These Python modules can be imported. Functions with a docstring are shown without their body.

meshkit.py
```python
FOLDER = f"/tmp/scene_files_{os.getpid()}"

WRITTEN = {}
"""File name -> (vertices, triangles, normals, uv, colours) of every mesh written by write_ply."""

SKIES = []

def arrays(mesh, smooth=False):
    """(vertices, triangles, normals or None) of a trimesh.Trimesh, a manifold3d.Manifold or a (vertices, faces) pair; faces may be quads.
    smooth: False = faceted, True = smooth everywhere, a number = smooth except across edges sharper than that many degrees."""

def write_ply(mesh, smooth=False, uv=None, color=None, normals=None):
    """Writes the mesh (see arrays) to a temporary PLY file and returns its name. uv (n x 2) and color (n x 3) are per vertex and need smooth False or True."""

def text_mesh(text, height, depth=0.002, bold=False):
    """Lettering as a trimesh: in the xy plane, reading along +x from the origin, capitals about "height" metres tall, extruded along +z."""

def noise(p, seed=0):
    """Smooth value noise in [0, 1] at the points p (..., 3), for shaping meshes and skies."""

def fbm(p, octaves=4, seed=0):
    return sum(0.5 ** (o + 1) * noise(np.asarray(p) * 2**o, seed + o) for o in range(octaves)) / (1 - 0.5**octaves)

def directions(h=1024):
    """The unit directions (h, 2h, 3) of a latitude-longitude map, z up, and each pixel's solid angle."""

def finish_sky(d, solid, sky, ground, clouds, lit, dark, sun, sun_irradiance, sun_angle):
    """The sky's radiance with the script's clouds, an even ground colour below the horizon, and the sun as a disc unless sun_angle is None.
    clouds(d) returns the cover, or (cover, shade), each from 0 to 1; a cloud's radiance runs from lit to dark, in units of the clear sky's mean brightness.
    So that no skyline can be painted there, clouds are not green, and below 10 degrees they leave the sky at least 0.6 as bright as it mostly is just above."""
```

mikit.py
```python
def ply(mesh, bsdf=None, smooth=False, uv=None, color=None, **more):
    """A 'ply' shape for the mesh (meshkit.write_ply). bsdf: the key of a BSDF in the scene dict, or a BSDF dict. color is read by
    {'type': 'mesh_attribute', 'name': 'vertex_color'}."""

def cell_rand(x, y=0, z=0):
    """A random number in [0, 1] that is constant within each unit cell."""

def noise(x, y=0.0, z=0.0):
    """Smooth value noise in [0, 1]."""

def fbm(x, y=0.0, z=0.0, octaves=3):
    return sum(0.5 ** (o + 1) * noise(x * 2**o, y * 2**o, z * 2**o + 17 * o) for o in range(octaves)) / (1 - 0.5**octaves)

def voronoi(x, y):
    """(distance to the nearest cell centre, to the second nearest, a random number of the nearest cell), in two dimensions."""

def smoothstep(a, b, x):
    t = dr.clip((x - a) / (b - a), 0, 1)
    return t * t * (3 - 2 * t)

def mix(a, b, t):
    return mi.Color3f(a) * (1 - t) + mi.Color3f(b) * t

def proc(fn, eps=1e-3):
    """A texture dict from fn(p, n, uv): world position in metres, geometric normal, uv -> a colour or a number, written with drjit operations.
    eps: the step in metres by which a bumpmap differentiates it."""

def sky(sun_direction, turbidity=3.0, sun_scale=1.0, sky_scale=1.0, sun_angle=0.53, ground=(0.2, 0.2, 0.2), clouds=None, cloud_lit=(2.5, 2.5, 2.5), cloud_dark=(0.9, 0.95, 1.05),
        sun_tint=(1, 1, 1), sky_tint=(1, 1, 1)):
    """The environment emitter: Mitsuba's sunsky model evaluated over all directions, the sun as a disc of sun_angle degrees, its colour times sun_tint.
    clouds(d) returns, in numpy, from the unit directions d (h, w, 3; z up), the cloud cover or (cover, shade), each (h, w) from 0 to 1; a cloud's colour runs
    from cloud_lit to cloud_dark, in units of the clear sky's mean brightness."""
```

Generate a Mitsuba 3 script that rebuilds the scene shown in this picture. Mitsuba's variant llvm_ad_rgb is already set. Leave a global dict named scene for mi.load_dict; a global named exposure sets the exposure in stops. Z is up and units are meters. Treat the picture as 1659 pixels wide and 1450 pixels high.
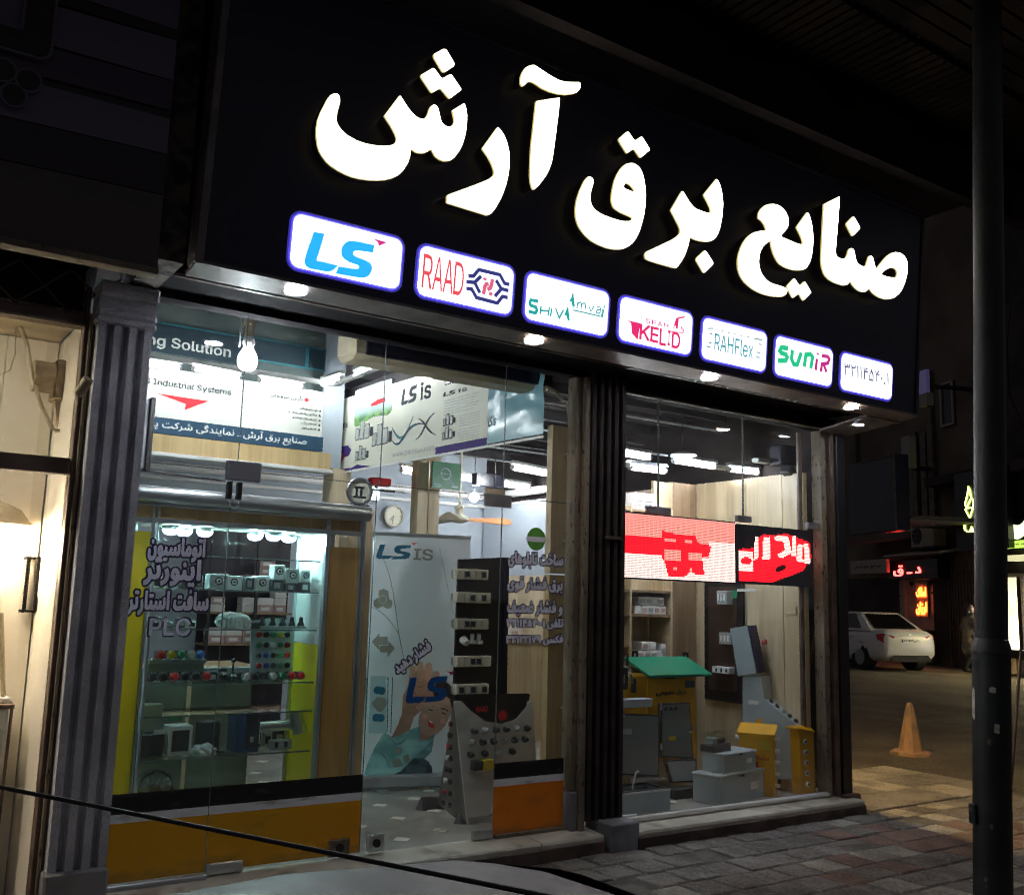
import math, random
import numpy as np
import trimesh, manifold3d, shapely
from shapely.geometry import Polygon, MultiPolygon, LineString, Point
from shapely.geometry import box as rect2
import mitsuba as mi
import drjit as dr
import mikit, meshkit
from mikit import proc, noise, fbm, mix, smoothstep, cell_rand

T = mi.ScalarTransform4f
random.seed(7)
rng = np.random.default_rng(7)
scene, labels = {'type': 'scene'}, {}

# ---------------------------------------------------------------- camera, sky, exposure
scene['camera'] = {'type': 'perspective', 'fov': 55.042, 'fov_axis': 'x', 'near_clip': 0.05, 'far_clip': 400.0,
                   'to_world': T().look_at(origin=[0.00000, -5.25000, 1.60000], target=[0.55430, -4.43202, 1.75382], up=[-0.10962, -0.11146, 0.98770])}
exposure = 3.1
# night: low cloud lit evenly by the city, no sun
scene['sky'] = mikit.sky([-0.3, -0.4, 0.85], turbidity=4, sun_scale=0.0, sky_scale=0.07, ground=(0.05, 0.05, 0.05), clouds=lambda d: np.ones(d.shape[:2]), cloud_lit=(1.0, 0.98, 1.08), cloud_dark=(1.0, 0.98, 1.08))
OUTLINES = {
    'sign': '1819,977 1830,981 1843,980 1849,975 1855,963 1858,941 1848,886 1847,848 1855,826 1877,804 1911,786 1964,774 2015,772 2073,779 2118,789 2153,802 2172,813 2181,823 2186,832 2187,848 2175,871 2148,904 2108,943 2106,948 2183,1082 2188,1083 2192,1081 2242,1032 2270,1012 2294,1001 2317,997 2334,1001 2347,1012 2358,1032 2364,1064 2372,1081 2388,1098 2396,1100 2402,1099 2415,1092 2423,1082 2442,1030 2449,1017 2465,1007 2484,1004 2496,1006 2506,1012 2518,1025 2523,1037 2521,1057 2507,1096 2507,1103 2573,1163 2581,1163 2587,1153 2595,1136 2603,1105 2606,1067 2605,1017 2601,983 2594,950 2585,919 2572,889 2547,848 2532,830 2516,818 2493,809 2477,806 2454,807 2436,812 2422,819 2403,844 2397,847 2392,845 2381,833 2365,820 2344,810 2314,806 2301,808 2286,814 2280,814 2276,808 2277,778 2269,741 2245,691 2219,657 2186,632 2148,612 2103,596 2055,585 2006,578 1958,576 1926,579 1880,588 1839,602 1814,615 1786,640 1769,661 1758,685 1747,727 1743,772 1746,817 1758,861 1785,933 1801,963;2418,1421 2430,1426 2443,1423 2492,1372 2498,1362 2497,1352 2494,1345 2448,1300 2437,1294 2427,1294 2419,1300 2368,1352 2364,1363 2365,1372 2369,1378;2364,1294 2370,1297 2378,1296 2420,1261 2427,1259 2434,1262 2473,1296 2484,1298 2550,1241 2553,1234 2552,1228 2487,1160 2477,1161 2431,1193 2423,1196 2416,1193 2378,1159 2367,1158 2301,1219 2297,1227 2301,1237;2517,589 2515,618 2518,626 2523,632 2679,726 2747,769 2783,795 2800,814 2803,827 2801,841 2784,873 2755,908 2716,941 2714,947 2801,1093 2806,1097 2812,1096 2833,1082 2850,1067 2866,1045 2880,1021 2895,980 2901,949 2904,915 2904,877 2901,838 2890,777 2872,717 2855,677 2832,630 2807,595 2796,586 2781,577 2534,582 2520,584;3007,1531 3019,1535 3035,1533 3127,1513 3194,1504 3220,1505 3260,1512 3351,1540 3362,1535 3365,1529 3366,1520 3360,1496 3338,1468 3305,1448 3257,1429 3209,1417 3146,1410 3084,1413 3029,1426 3003,1427 2983,1416 2970,1398 2955,1382 2945,1380 2935,1390 2932,1401 2931,1428 2938,1455 2948,1477 2961,1498 2979,1514;3050,1322 3055,1329 3209,1399 3215,1400 3220,1396 3218,1306 3205,1107 3200,1042 3193,993 3178,947 3163,915 3145,884 3117,842 3085,806 3079,803 3073,805 3062,819 3053,842 3046,877 3042,939 3039,1048;3741,1349 3747,1352 3755,1352 3801,1317 3809,1315 3816,1317 3858,1352 3868,1353 3934,1296 3937,1290 3937,1284 3868,1216 3857,1217 3815,1251 3808,1254 3800,1251 3759,1215 3748,1214 3684,1271 3680,1280 3683,1289;3784,1162 3806,1167 3829,1166 3855,1158 3870,1148 3884,1132 3902,1102 3914,1066 3924,1025 3929,994 3930,959 3930,920 3924,865 3914,816 3901,769 3890,740 3870,699 3844,663 3823,644 3800,627 3777,614 3755,605 3709,593 3644,588 3573,594 3518,606 3470,629 3432,658 3417,674 3406,692 3397,711 3391,731 3387,775 3392,826 3410,888 3439,955 3453,975 3465,987 3479,992 3491,991 3501,986 3508,977 3510,969 3509,952 3496,898 3495,868 3497,851 3504,830 3513,818 3525,808 3541,800 3570,791 3606,786 3664,783 3722,783 3758,786 3796,794 3819,804 3827,813 3829,820 3822,823 3732,832 3688,843 3675,851 3665,863 3654,889 3654,924 3658,965 3669,1018 3683,1055 3708,1101 3730,1127 3753,1147|3753,1018 3745,1001 3747,997 3762,991 3806,988 3823,988 3832,991 3829,999 3815,1012 3787,1024 3769,1026 3760,1024;4227,1097 4232,1100 4239,1099 4300,1045 4330,1026 4348,1019 4371,1015 4437,1013 4475,1015 4486,1018 4492,1023 4493,1028 4486,1051 4468,1073 4424,1119 4422,1126 4526,1258 4532,1261 4541,1257 4564,1233 4582,1198 4595,1162 4604,1111 4605,1063 4600,996 4589,940 4572,895 4555,867 4535,846 4516,834 4485,821 4450,813 4413,809 4365,808 4329,813 4323,812 4320,807 4317,778 4310,748 4290,692 4270,655 4249,623 4229,597 4217,586 4182,584 4063,583 3991,585 3960,590 3952,599 3949,614 3952,628 3963,640 4168,764 4210,796 4227,815 4231,825 4232,837 4231,845 4227,854 4210,876 4145,946 4143,952;4453,755 4462,760 4472,757 4539,702 4545,691 4540,679 4475,614 4466,609 4454,614 4392,673 4387,683 4391,694;4968,1087 4950,1090 4945,1094 4942,1104 4944,1123 4952,1145 4962,1161 4997,1195 5030,1214 5077,1230 5114,1236 5153,1235 5188,1224 5222,1204 5243,1178 5255,1150 5255,1125 5245,1099 5225,1071 5184,1029 5185,1022 5330,1013 5372,1013 5399,1016 5409,1025 5403,1048 5382,1077 5337,1123 5336,1127 5439,1259 5443,1260 5452,1259 5460,1254 5468,1245 5486,1215 5505,1168 5514,1129 5520,1085 5522,1037 5519,991 5511,949 5498,910 5486,886 5463,858 5443,842 5421,832 5367,818 5322,812 5276,811 5246,812 5204,818 5179,825 5158,837 5131,862 5108,892 5091,924 5081,961 5075,963 5059,953 5028,929 5006,905 4988,874 4980,853 4975,830 4974,796 4981,764 4995,737 5009,720 5036,700 5058,689 5082,680 5126,675 5223,675 5256,670 5265,665 5271,657 5272,648 5269,639 5263,628 5253,618 5232,604 5197,594 5150,586 5093,581 5034,580 4976,585 4922,596 4889,607 4847,625 4823,641 4803,659 4788,680 4776,704 4768,746 4769,776 4775,808 4792,856 4817,902 4850,942 4874,963 4911,988 4962,1009 5028,1030 5028,1035 5005,1066 4987,1079;5332,753 5337,756 5344,755 5393,720 5399,718 5405,721 5445,756 5454,757 5522,698 5524,688 5448,618 5439,619 5401,653 5395,655 5389,653 5340,616 5331,615 5269,676 5266,683 5269,690;5783,1465 5788,1465 5791,1462 5792,1436 5783,1230 5773,1060 5774,1043 5778,1029 5782,1023 5790,1016 5807,1012 5827,1011 5864,1014 5881,1019 5895,1035 5906,1057 5916,1088 5924,1101 5939,1111 5958,1115 5971,1112 5983,1101 5990,1088 6000,1057 6012,1034 6023,1022 6039,1014 6064,1009 6087,1007 6104,1009 6117,1013 6127,1023 6131,1031 6153,1091 6169,1104 6181,1109 6197,1106 6208,1098 6246,1023 6252,1021 6349,1125 6375,1148 6404,1169 6433,1186 6477,1203 6521,1210 6550,1210 6587,1201 6616,1184 6624,1175 6635,1158 6642,1135 6644,1093 6635,1044 6616,990 6589,939 6567,909 6543,883 6501,851 6470,835 6437,823 6401,814 6365,809 6311,809 6263,815 6221,828 6178,854 6175,853 6155,832 6134,819 6117,813 6086,809 6051,812 6015,822 5984,838 5952,862 5948,861 5930,837 5917,827 5893,818 5859,813 5800,813 5749,817 5707,826 5673,842 5654,858 5634,887 5624,908 5616,946 5614,995 5616,1362 5619,1366|6322,1001 6320,996 6324,992 6371,991 6431,995 6480,1003 6497,1010 6507,1020 6511,1032 6511,1048 6501,1063 6488,1070 6463,1074 6444,1071 6411,1059 6376,1041 6345,1021;5948,1352 5957,1356 5967,1354 6034,1299 6040,1289 6038,1281 6035,1276 5965,1210 5956,1205 5944,1210 5884,1269 5879,1279 5883,1290',
    'ls': '1806,267 1863,271 1861,260 1859,249 1857,238 1855,227 1853,216 1850,204 1848,192 1845,180 1843,169 1841,159 1839,152 1837,146 1836,141 1835,137 1835,133 1835,130 1835,128 1836,126 1838,125 1840,124 1843,123 1847,124 1851,125 1855,125 1862,126 1869,126 1879,126 1889,126 1899,125 1908,125 1917,125 1926,125 1934,125 1943,125 1951,125 1946,119 1942,113 1937,107 1932,101 1927,96 1922,92 1916,89 1910,86 1904,83 1897,82 1889,80 1882,80 1874,80 1866,80 1857,80 1847,80 1836,79 1825,78 1815,78 1806,78 1799,79 1794,80 1790,82 1786,84 1782,86 1779,89 1777,93 1775,97 1773,101 1772,106 1772,111 1772,115 1773,121 1774,127 1775,134 1777,143 1779,154 1781,165 1784,177 1786,187 1788,196 1791,205 1793,213 1795,221 1797,229 1799,237 1801,245 1803,252 1804,260;2144,275 2139,235 2128,234 2117,233 2106,232 2096,231 2086,230 2077,229 2068,228 2060,227 2053,227 2047,226 2043,224 2039,223 2037,221 2034,220 2033,218 2031,215 2029,213 2028,211 2028,208 2028,206 2028,203 2029,201 2031,199 2033,197 2036,196 2039,194 2043,193 2048,192 2054,191 2060,190 2068,189 2078,188 2088,187 2097,185 2105,184 2112,182 2117,180 2123,179 2127,176 2131,174 2134,170 2137,167 2139,162 2141,158 2142,153 2142,148 2141,142 2140,136 2138,130 2135,124 2133,119 2130,114 2126,110 2122,106 2118,102 2113,99 2108,96 2103,94 2097,92 2089,90 2082,89 2074,88 2065,87 2054,87 2041,86 2025,85 2005,84 1984,83 1963,82 1943,82 1956,121 1967,122 1977,122 1988,123 1998,124 2009,124 2019,125 2030,126 2040,127 2049,129 2056,130 2061,132 2064,133 2066,135 2067,137 2068,139 2069,141 2069,144 2068,146 2066,148 2064,150 2062,151 2058,152 2055,152 2050,152 2044,153 2038,154 2030,154 2021,155 2013,156 2005,158 1999,160 1993,163 1987,165 1982,168 1977,172 1973,175 1970,179 1967,183 1965,187 1964,191 1963,196 1962,202 1962,207 1963,213 1964,218 1965,224 1967,229 1970,234 1973,239 1976,244 1980,248 1984,253 1989,257 1994,261 2000,264 2007,266 2016,268 2024,270 2034,271 2043,272 2052,273 2062,273 2072,274 2082,274 2092,274 2102,274 2112,275 2123,275 2133,275',
    'ls_arrow': '2133,309 2214,307 2171,278 2161,297',
    'raad_mark': '2755,250 2787,294 2939,295 2975,253 3004,252 3003,231 2965,232 2930,274 2797,273 2768,231 2729,223 2725,243;2766,216 2803,258 2819,244 2776,196 2719,188 2716,209;2819,161 2803,148 2763,200 2780,213;2760,176 2796,134 2926,130 2957,175 2999,175 2999,154 2968,154 2937,109 2786,113 2751,154 2722,152 2720,172;2956,217 3001,216 3000,195 2947,196 2904,240 2919,255;2920,148 2903,161 2943,213 2960,200',
    'raad_core': '2828,198 2840,221 2860,229 2869,207 2857,202 2851,191 2847,150 2823,153;2896,217 2888,190 2867,173 2852,192 2867,204 2872,221 2874,250 2898,249;2848,231 2824,233 2826,248 2849,246;2893,152 2870,155 2872,175 2896,172',
    'kelid': '3893,199 4005,199 3997,156 3989,90 3939,124 3926,188;4281,218 4302,286 4326,298 4377,315 4378,305 4326,287 4322,220 4307,221 4305,240 4296,238 4292,218;4375,206 4375,200 4260,189 4260,195',
    'dash': '4640,285 4641,277 4593,268 4592,276;4636,245 4635,237 4608,238 4608,246;4632,184 4632,176 4604,176 4604,184;4626,154 4626,146 4585,149 4586,157;4735,285 4734,277 4717,279 4718,287;4795,282 4795,274 4781,274 4781,282;4852,284 4852,276 4840,276 4840,284;4913,283 4913,275 4900,275 4900,283;4986,286 4985,278 4968,280 4969,287;5117,289 5117,281 5034,279 5034,287;5114,254 5114,246 5084,248 5084,256;5106,196 5106,188 5071,188 5071,196;5103,164 5103,156 5065,153 5064,161',
    'suni_green': '5326,250 5323,245 5324,244 5372,241 5401,212 5379,166 5289,151 5284,185 5356,197 5360,205 5357,208 5313,210 5277,233 5306,283 5384,289 5387,255;5443,208 5460,187 5478,188 5510,270 5542,258 5501,155 5444,152 5408,198 5415,269 5449,266;5562,271 5628,288 5670,260 5652,164 5619,170 5632,244 5622,252 5593,244 5582,166 5548,171',
    'suni_red': '5703,161 5677,164 5687,249 5712,246;5718,275 5693,281 5696,293 5721,287;5744,228 5812,246 5820,265 5814,270 5751,265 5749,291 5823,297 5851,273 5832,224 5768,207 5761,159 5735,163;5821,176 5800,161 5763,213 5784,228',
    'shiva': '3167,173 3164,165 3166,161 3206,157 3218,130 3204,102 3148,104 3148,124 3192,122 3196,130 3193,138 3154,142 3142,164 3153,192 3211,195 3212,175;3238,112 3227,113 3229,162 3240,162;3295,113 3284,114 3289,166 3300,165;3291,146 3292,136 3235,130 3234,141;3313,113 3302,114 3306,162 3317,161;3371,127 3394,173 3404,168 3372,104 3336,164 3345,170;3430,203 3451,113 3432,114 3426,137 3407,141 3416,166;3460,298 3482,202 3463,200 3456,228 3435,227 3451,258',
    'amvaj': '3497,237 3505,236 3501,197 3493,197;3520,245 3535,232 3532,199 3524,199 3526,229 3519,235 3504,225 3499,232;3549,245 3567,235 3563,201 3555,201 3558,231 3549,236 3532,227 3529,234;3604,208 3624,240 3631,236 3604,193 3580,231 3587,235;3674,243 3682,228 3678,199 3670,200 3674,227 3670,234 3649,230 3647,238;3655,215 3651,204 3660,201 3671,209 3675,202 3661,192 3640,199 3649,222 3673,225 3674,217;3693,188 3702,257 3710,256 3700,180 3470,178 3470,186;3693,186 3685,187 3689,231 3697,230',
    't_automation': '572,29 569,120 590,120 592,29;540,108 541,116 546,120 554,119 558,114 557,106 552,102 544,103;456,1 454,20 470,21 482,26 480,29 471,30 465,33 460,38 457,45 459,62 468,75 478,80 491,79 498,75 503,69 508,57 509,48 528,49 532,51 534,56 534,64 528,86 547,91 553,71 554,51 550,40 544,34 531,29 506,28 502,20 494,12 483,6 469,2|477,50 480,47 490,47 489,55 484,62 480,62 477,59;519,108 520,116 525,120 533,119 537,114 536,106 531,102 523,103;342,120 363,120 365,60 366,53 369,49 380,48 385,50 404,78 414,83 423,83 432,79 439,72 444,62 445,47 440,35 428,28 416,28 398,35 391,30 384,28 366,28 351,33 345,44|408,52 413,49 423,48 426,51 426,56 422,62 416,63 410,58;96,1 94,20 110,21 122,26 120,29 111,30 105,33 100,38 97,45 97,55 102,68 108,75 118,80 131,79 141,72 146,63 149,48 161,48 169,52 173,63 174,74 193,71 193,52 203,48 214,48 220,51 226,73 245,70 245,50 249,48 257,48 262,50 264,53 267,72 269,74 288,71 286,61 287,50 292,48 300,48 304,49 307,54 307,62 301,85 321,90 324,82 328,63 327,46 320,35 308,29 286,29 282,31 277,38 272,32 262,28 243,29 234,36 222,29 199,28 188,31 181,37 176,32 169,29 146,28 142,20 131,10 114,3 103,1|117,50 120,47 130,47 129,55 124,62 120,62 117,59;181,6 182,14 187,18 195,17 199,12 198,4 193,0 185,1;160,6 161,14 166,18 174,17 178,12 177,4 172,0 164,1;0,27 2,49 6,60 9,60 25,54 21,42 21,34 26,25 37,21 47,21 56,24 61,29 63,36 62,52 56,69 74,77 76,76 83,55 84,34 79,18 70,8 50,1 32,1 22,3 13,7 6,13;32,93 33,101 39,106 49,104 52,99 52,93 46,86 36,87',
    't_inverter': '329,29 326,120 347,120 349,29;295,6 296,14 301,18 309,17 313,12 312,4 307,0 299,1;164,1 162,20 178,21 190,26 188,29 179,30 173,33 168,38 165,45 167,62 173,72 179,77 186,80 196,80 206,75 214,63 217,48 227,48 233,50 237,57 239,73 245,73 259,70 258,55 261,50 268,48 278,48 288,51 290,56 290,64 284,86 301,91 304,90 310,66 310,51 306,40 297,32 281,28 263,28 252,32 247,37 242,32 235,29 214,28 210,20 199,10 182,3 171,1|185,50 188,47 198,47 197,55 192,62 188,62 185,59;274,6 275,14 280,18 288,17 292,12 291,4 286,0 278,1;237,93 239,103 244,106 251,106 257,99 255,89 250,86 240,88;102,19 121,27 129,35 132,42 132,49 123,70 141,79 147,68 152,52 152,40 148,27 136,13 113,2 108,2;85,108 86,116 91,120 99,119 103,114 102,106 97,102 89,103;5,2 0,20 17,26 26,34 28,38 29,49 20,68 21,71 38,78 51,50 57,48 73,49 77,51 79,56 79,64 73,86 92,91 98,71 99,51 95,40 89,34 69,28 54,28 46,32 41,21 33,13 22,6 8,1;64,108 65,116 70,120 78,119 82,114 81,106 76,102 68,103',
    't_starter': '669,43 666,119 687,119 689,59 691,50 697,47 706,47 712,50 718,72 737,69 737,49 742,47 752,48 756,52 760,73 780,70 778,60 779,49 785,47 796,48 799,52 799,60 793,84 813,89 820,62 820,49 818,42 808,31 796,27 778,28 771,33 769,37 761,29 754,27 735,28 726,35 717,29 708,27 690,27 681,29 673,34;457,49 458,67 461,78 463,79 479,75 477,64 478,54 482,50 493,46 521,45 546,50 558,58 565,70 582,63 580,53 585,48 625,48 628,52 615,51 609,53 603,58 600,65 600,76 605,88 613,96 621,99 631,99 640,95 647,87 652,71 652,55 647,40 640,33 634,30 619,27 580,28 573,31 566,39 550,30 532,26 487,26 475,29 466,34 461,39|619,76 623,68 632,69 630,79 627,82 621,81;615,117 616,125 622,130 632,128 635,123 635,117 629,110 619,111;520,89 521,97 526,101 534,100 538,95 537,87 532,83 524,84;498,89 499,97 504,101 512,100 516,95 515,87 510,83 502,84;391,28 388,119 409,119 411,28;169,43 166,119 187,119 189,59 191,50 196,47 211,48 216,52 220,72 222,73 239,70 239,52 240,50 249,47 260,47 266,50 272,72 291,69 291,49 295,47 303,47 308,49 310,52 313,71 315,73 334,70 332,60 333,49 338,47 347,47 350,48 353,53 353,61 347,84 367,89 374,62 373,45 366,34 360,30 350,27 332,28 325,33 323,37 315,29 308,27 289,28 280,35 268,28 245,27 235,30 228,37 225,33 215,28 184,28 175,32;231,92 232,100 237,104 245,103 249,98 248,90 243,86 235,87;210,92 211,100 216,104 224,103 228,98 227,90 222,86 214,87;102,18 121,26 129,34 132,41 132,48 123,69 141,78 147,67 152,51 152,39 148,26 136,12 113,1 108,1;85,107 86,115 91,119 99,118 103,113 102,105 97,101 89,102;5,1 0,19 17,25 26,33 28,37 29,48 20,67 21,70 38,77 51,49 57,47 73,48 77,50 79,55 79,63 73,85 92,90 98,70 99,50 95,39 89,33 69,27 54,27 46,31 41,20 33,12 22,5 8,0;64,107 65,115 70,119 78,118 82,113 81,105 76,101 68,102',
    't_maker': '723,46 720,122 741,122 743,62 745,53 751,50 760,50 766,53 772,75 791,72 791,52 796,50 806,51 810,55 814,76 834,73 832,63 833,52 839,50 850,51 853,55 853,63 847,87 867,92 874,65 874,52 872,45 862,34 850,30 832,31 825,36 823,40 815,32 808,30 789,31 780,38 771,32 762,30 744,30 735,32 727,37;495,52 496,70 500,82 517,78 515,61 520,53 540,48 568,49 584,53 596,61 603,73 619,67 619,54 628,50 662,53 674,57 682,62 682,64 665,67 640,66 637,87 645,89 668,88 699,75 708,75 710,62 709,56 698,53 673,37 643,30 618,31 611,34 604,42 588,33 570,29 525,29 513,32 504,37 499,42;644,106 646,116 651,119 658,119 664,112 662,102 657,99 647,101;558,92 559,100 564,104 572,103 576,98 575,90 570,86 562,87;536,92 537,100 542,104 550,103 554,98 553,90 548,86 540,87;435,110 436,118 441,122 449,121 453,116 452,108 447,104 439,105;378,46 375,122 396,122 398,62 400,53 405,50 418,50 427,53 429,57 429,65 423,88 442,93 448,73 449,53 445,42 439,36 426,31 399,30 390,32 382,37;414,110 415,118 420,122 428,121 432,116 431,108 426,104 418,105;226,3 224,22 240,23 252,28 250,31 241,32 235,35 230,40 227,47 227,57 232,70 238,77 245,81 258,82 268,77 276,65 279,50 289,50 294,53 295,78 293,122 314,122 316,60 320,51 333,50 340,54 341,64 335,88 352,93 355,92 360,74 361,52 358,43 349,34 335,30 320,30 313,32 305,38 296,31 276,30 272,22 261,12 244,5 233,3|247,52 250,49 260,49 259,57 254,64 250,64 247,61;331,7 333,17 338,20 347,19 351,13 349,3 344,0 334,2;108,46 105,122 126,122 128,62 129,55 132,51 149,50 146,59 146,70 149,77 156,83 150,87 150,89 158,101 161,102 194,79 208,66 214,55 214,45 211,38 206,33 198,30 179,31 169,35 148,30 129,30 114,35|188,59 185,48 193,48 196,50 196,55 191,61|163,70 165,57 170,55 173,62 173,69 170,74 166,74;0,29 2,51 6,62 10,62 25,56 21,44 21,36 24,29 28,26 38,23 48,23 65,28 68,31 69,36 52,44 45,53 45,62 50,75 58,84 73,91 84,91 98,85 91,69 75,72 66,64 68,58 87,49 93,41 93,34 89,24 75,11 61,5 50,3 26,4 9,12 4,18',
    't_high': '689,4 684,22 701,28 710,36 712,40 713,51 704,70 705,73 722,80 727,72 733,54 740,50 750,50 755,52 758,57 757,71 752,88 769,93 772,92 777,74 778,52 775,43 769,36 752,30 738,30 730,34 725,23 717,15 706,8 692,3;748,7 750,17 755,20 764,19 768,13 766,3 761,0 751,2;585,34 585,47 591,67 610,61 606,49 606,41 610,33 623,28 638,28 656,33 659,38 644,38 635,42 631,47 629,63 636,78 646,85 660,86 669,82 678,70 681,59 681,44 678,33 673,24 666,17 657,12 638,8 617,8 607,10 598,14 591,20|649,58 653,55 661,56 659,66 656,69 649,67;658,103 659,111 664,115 672,114 676,109 675,101 670,97 662,98;636,103 637,111 642,115 650,114 654,109 653,101 648,97 640,98;320,46 317,122 338,122 340,62 342,53 347,50 360,51 363,54 368,75 388,72 386,63 387,53 393,50 403,51 408,60 410,76 430,73 428,54 431,51 443,50 449,54 450,58 448,83 462,85 468,85 471,61 476,52 483,50 517,51 520,55 507,54 501,56 495,61 492,68 492,79 497,91 505,99 513,102 529,100 539,90 544,74 543,53 539,43 532,36 523,32 511,30 479,30 467,35 461,42 455,34 445,30 433,30 426,32 419,39 412,32 405,30 386,31 377,38 369,33 358,30 335,31 326,35|511,79 515,71 524,72 522,82 519,85 513,84;507,120 508,128 514,133 524,131 527,126 527,120 521,113 511,114;420,99 421,107 426,111 433,110 437,105 436,97 431,93 424,94;408,117 409,125 414,129 422,128 426,123 425,115 420,111 412,112;398,99 399,107 404,111 412,110 416,105 415,97 410,93 402,94;253,21 272,29 280,37 283,44 283,51 274,72 292,81 298,70 303,54 303,42 299,29 287,15 264,4 259,4;103,3 101,22 117,23 129,28 127,31 118,32 112,35 107,40 104,47 106,64 112,74 118,79 125,82 135,82 145,77 153,65 156,50 188,50 195,52 196,55 179,55 174,58 169,65 168,79 173,91 177,96 185,101 199,102 208,98 215,90 220,74 220,58 215,43 208,36 199,32 187,30 153,30 149,22 138,12 121,5 110,3|187,79 191,71 200,72 198,82 195,85 189,84|124,52 127,49 137,49 136,57 131,64 127,64 124,61;196,119 197,127 202,131 210,130 214,125 213,117 208,113 200,114;174,119 175,127 180,131 188,130 192,125 191,117 186,113 178,114;0,29 2,51 6,62 10,62 25,56 21,44 21,36 24,29 28,26 38,23 48,23 65,28 68,31 69,36 52,44 45,53 45,62 50,75 58,84 73,91 84,91 98,85 91,69 75,72 66,64 68,58 87,49 93,41 93,34 89,24 75,11 61,5 50,3 26,4 9,12 4,18',
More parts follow.
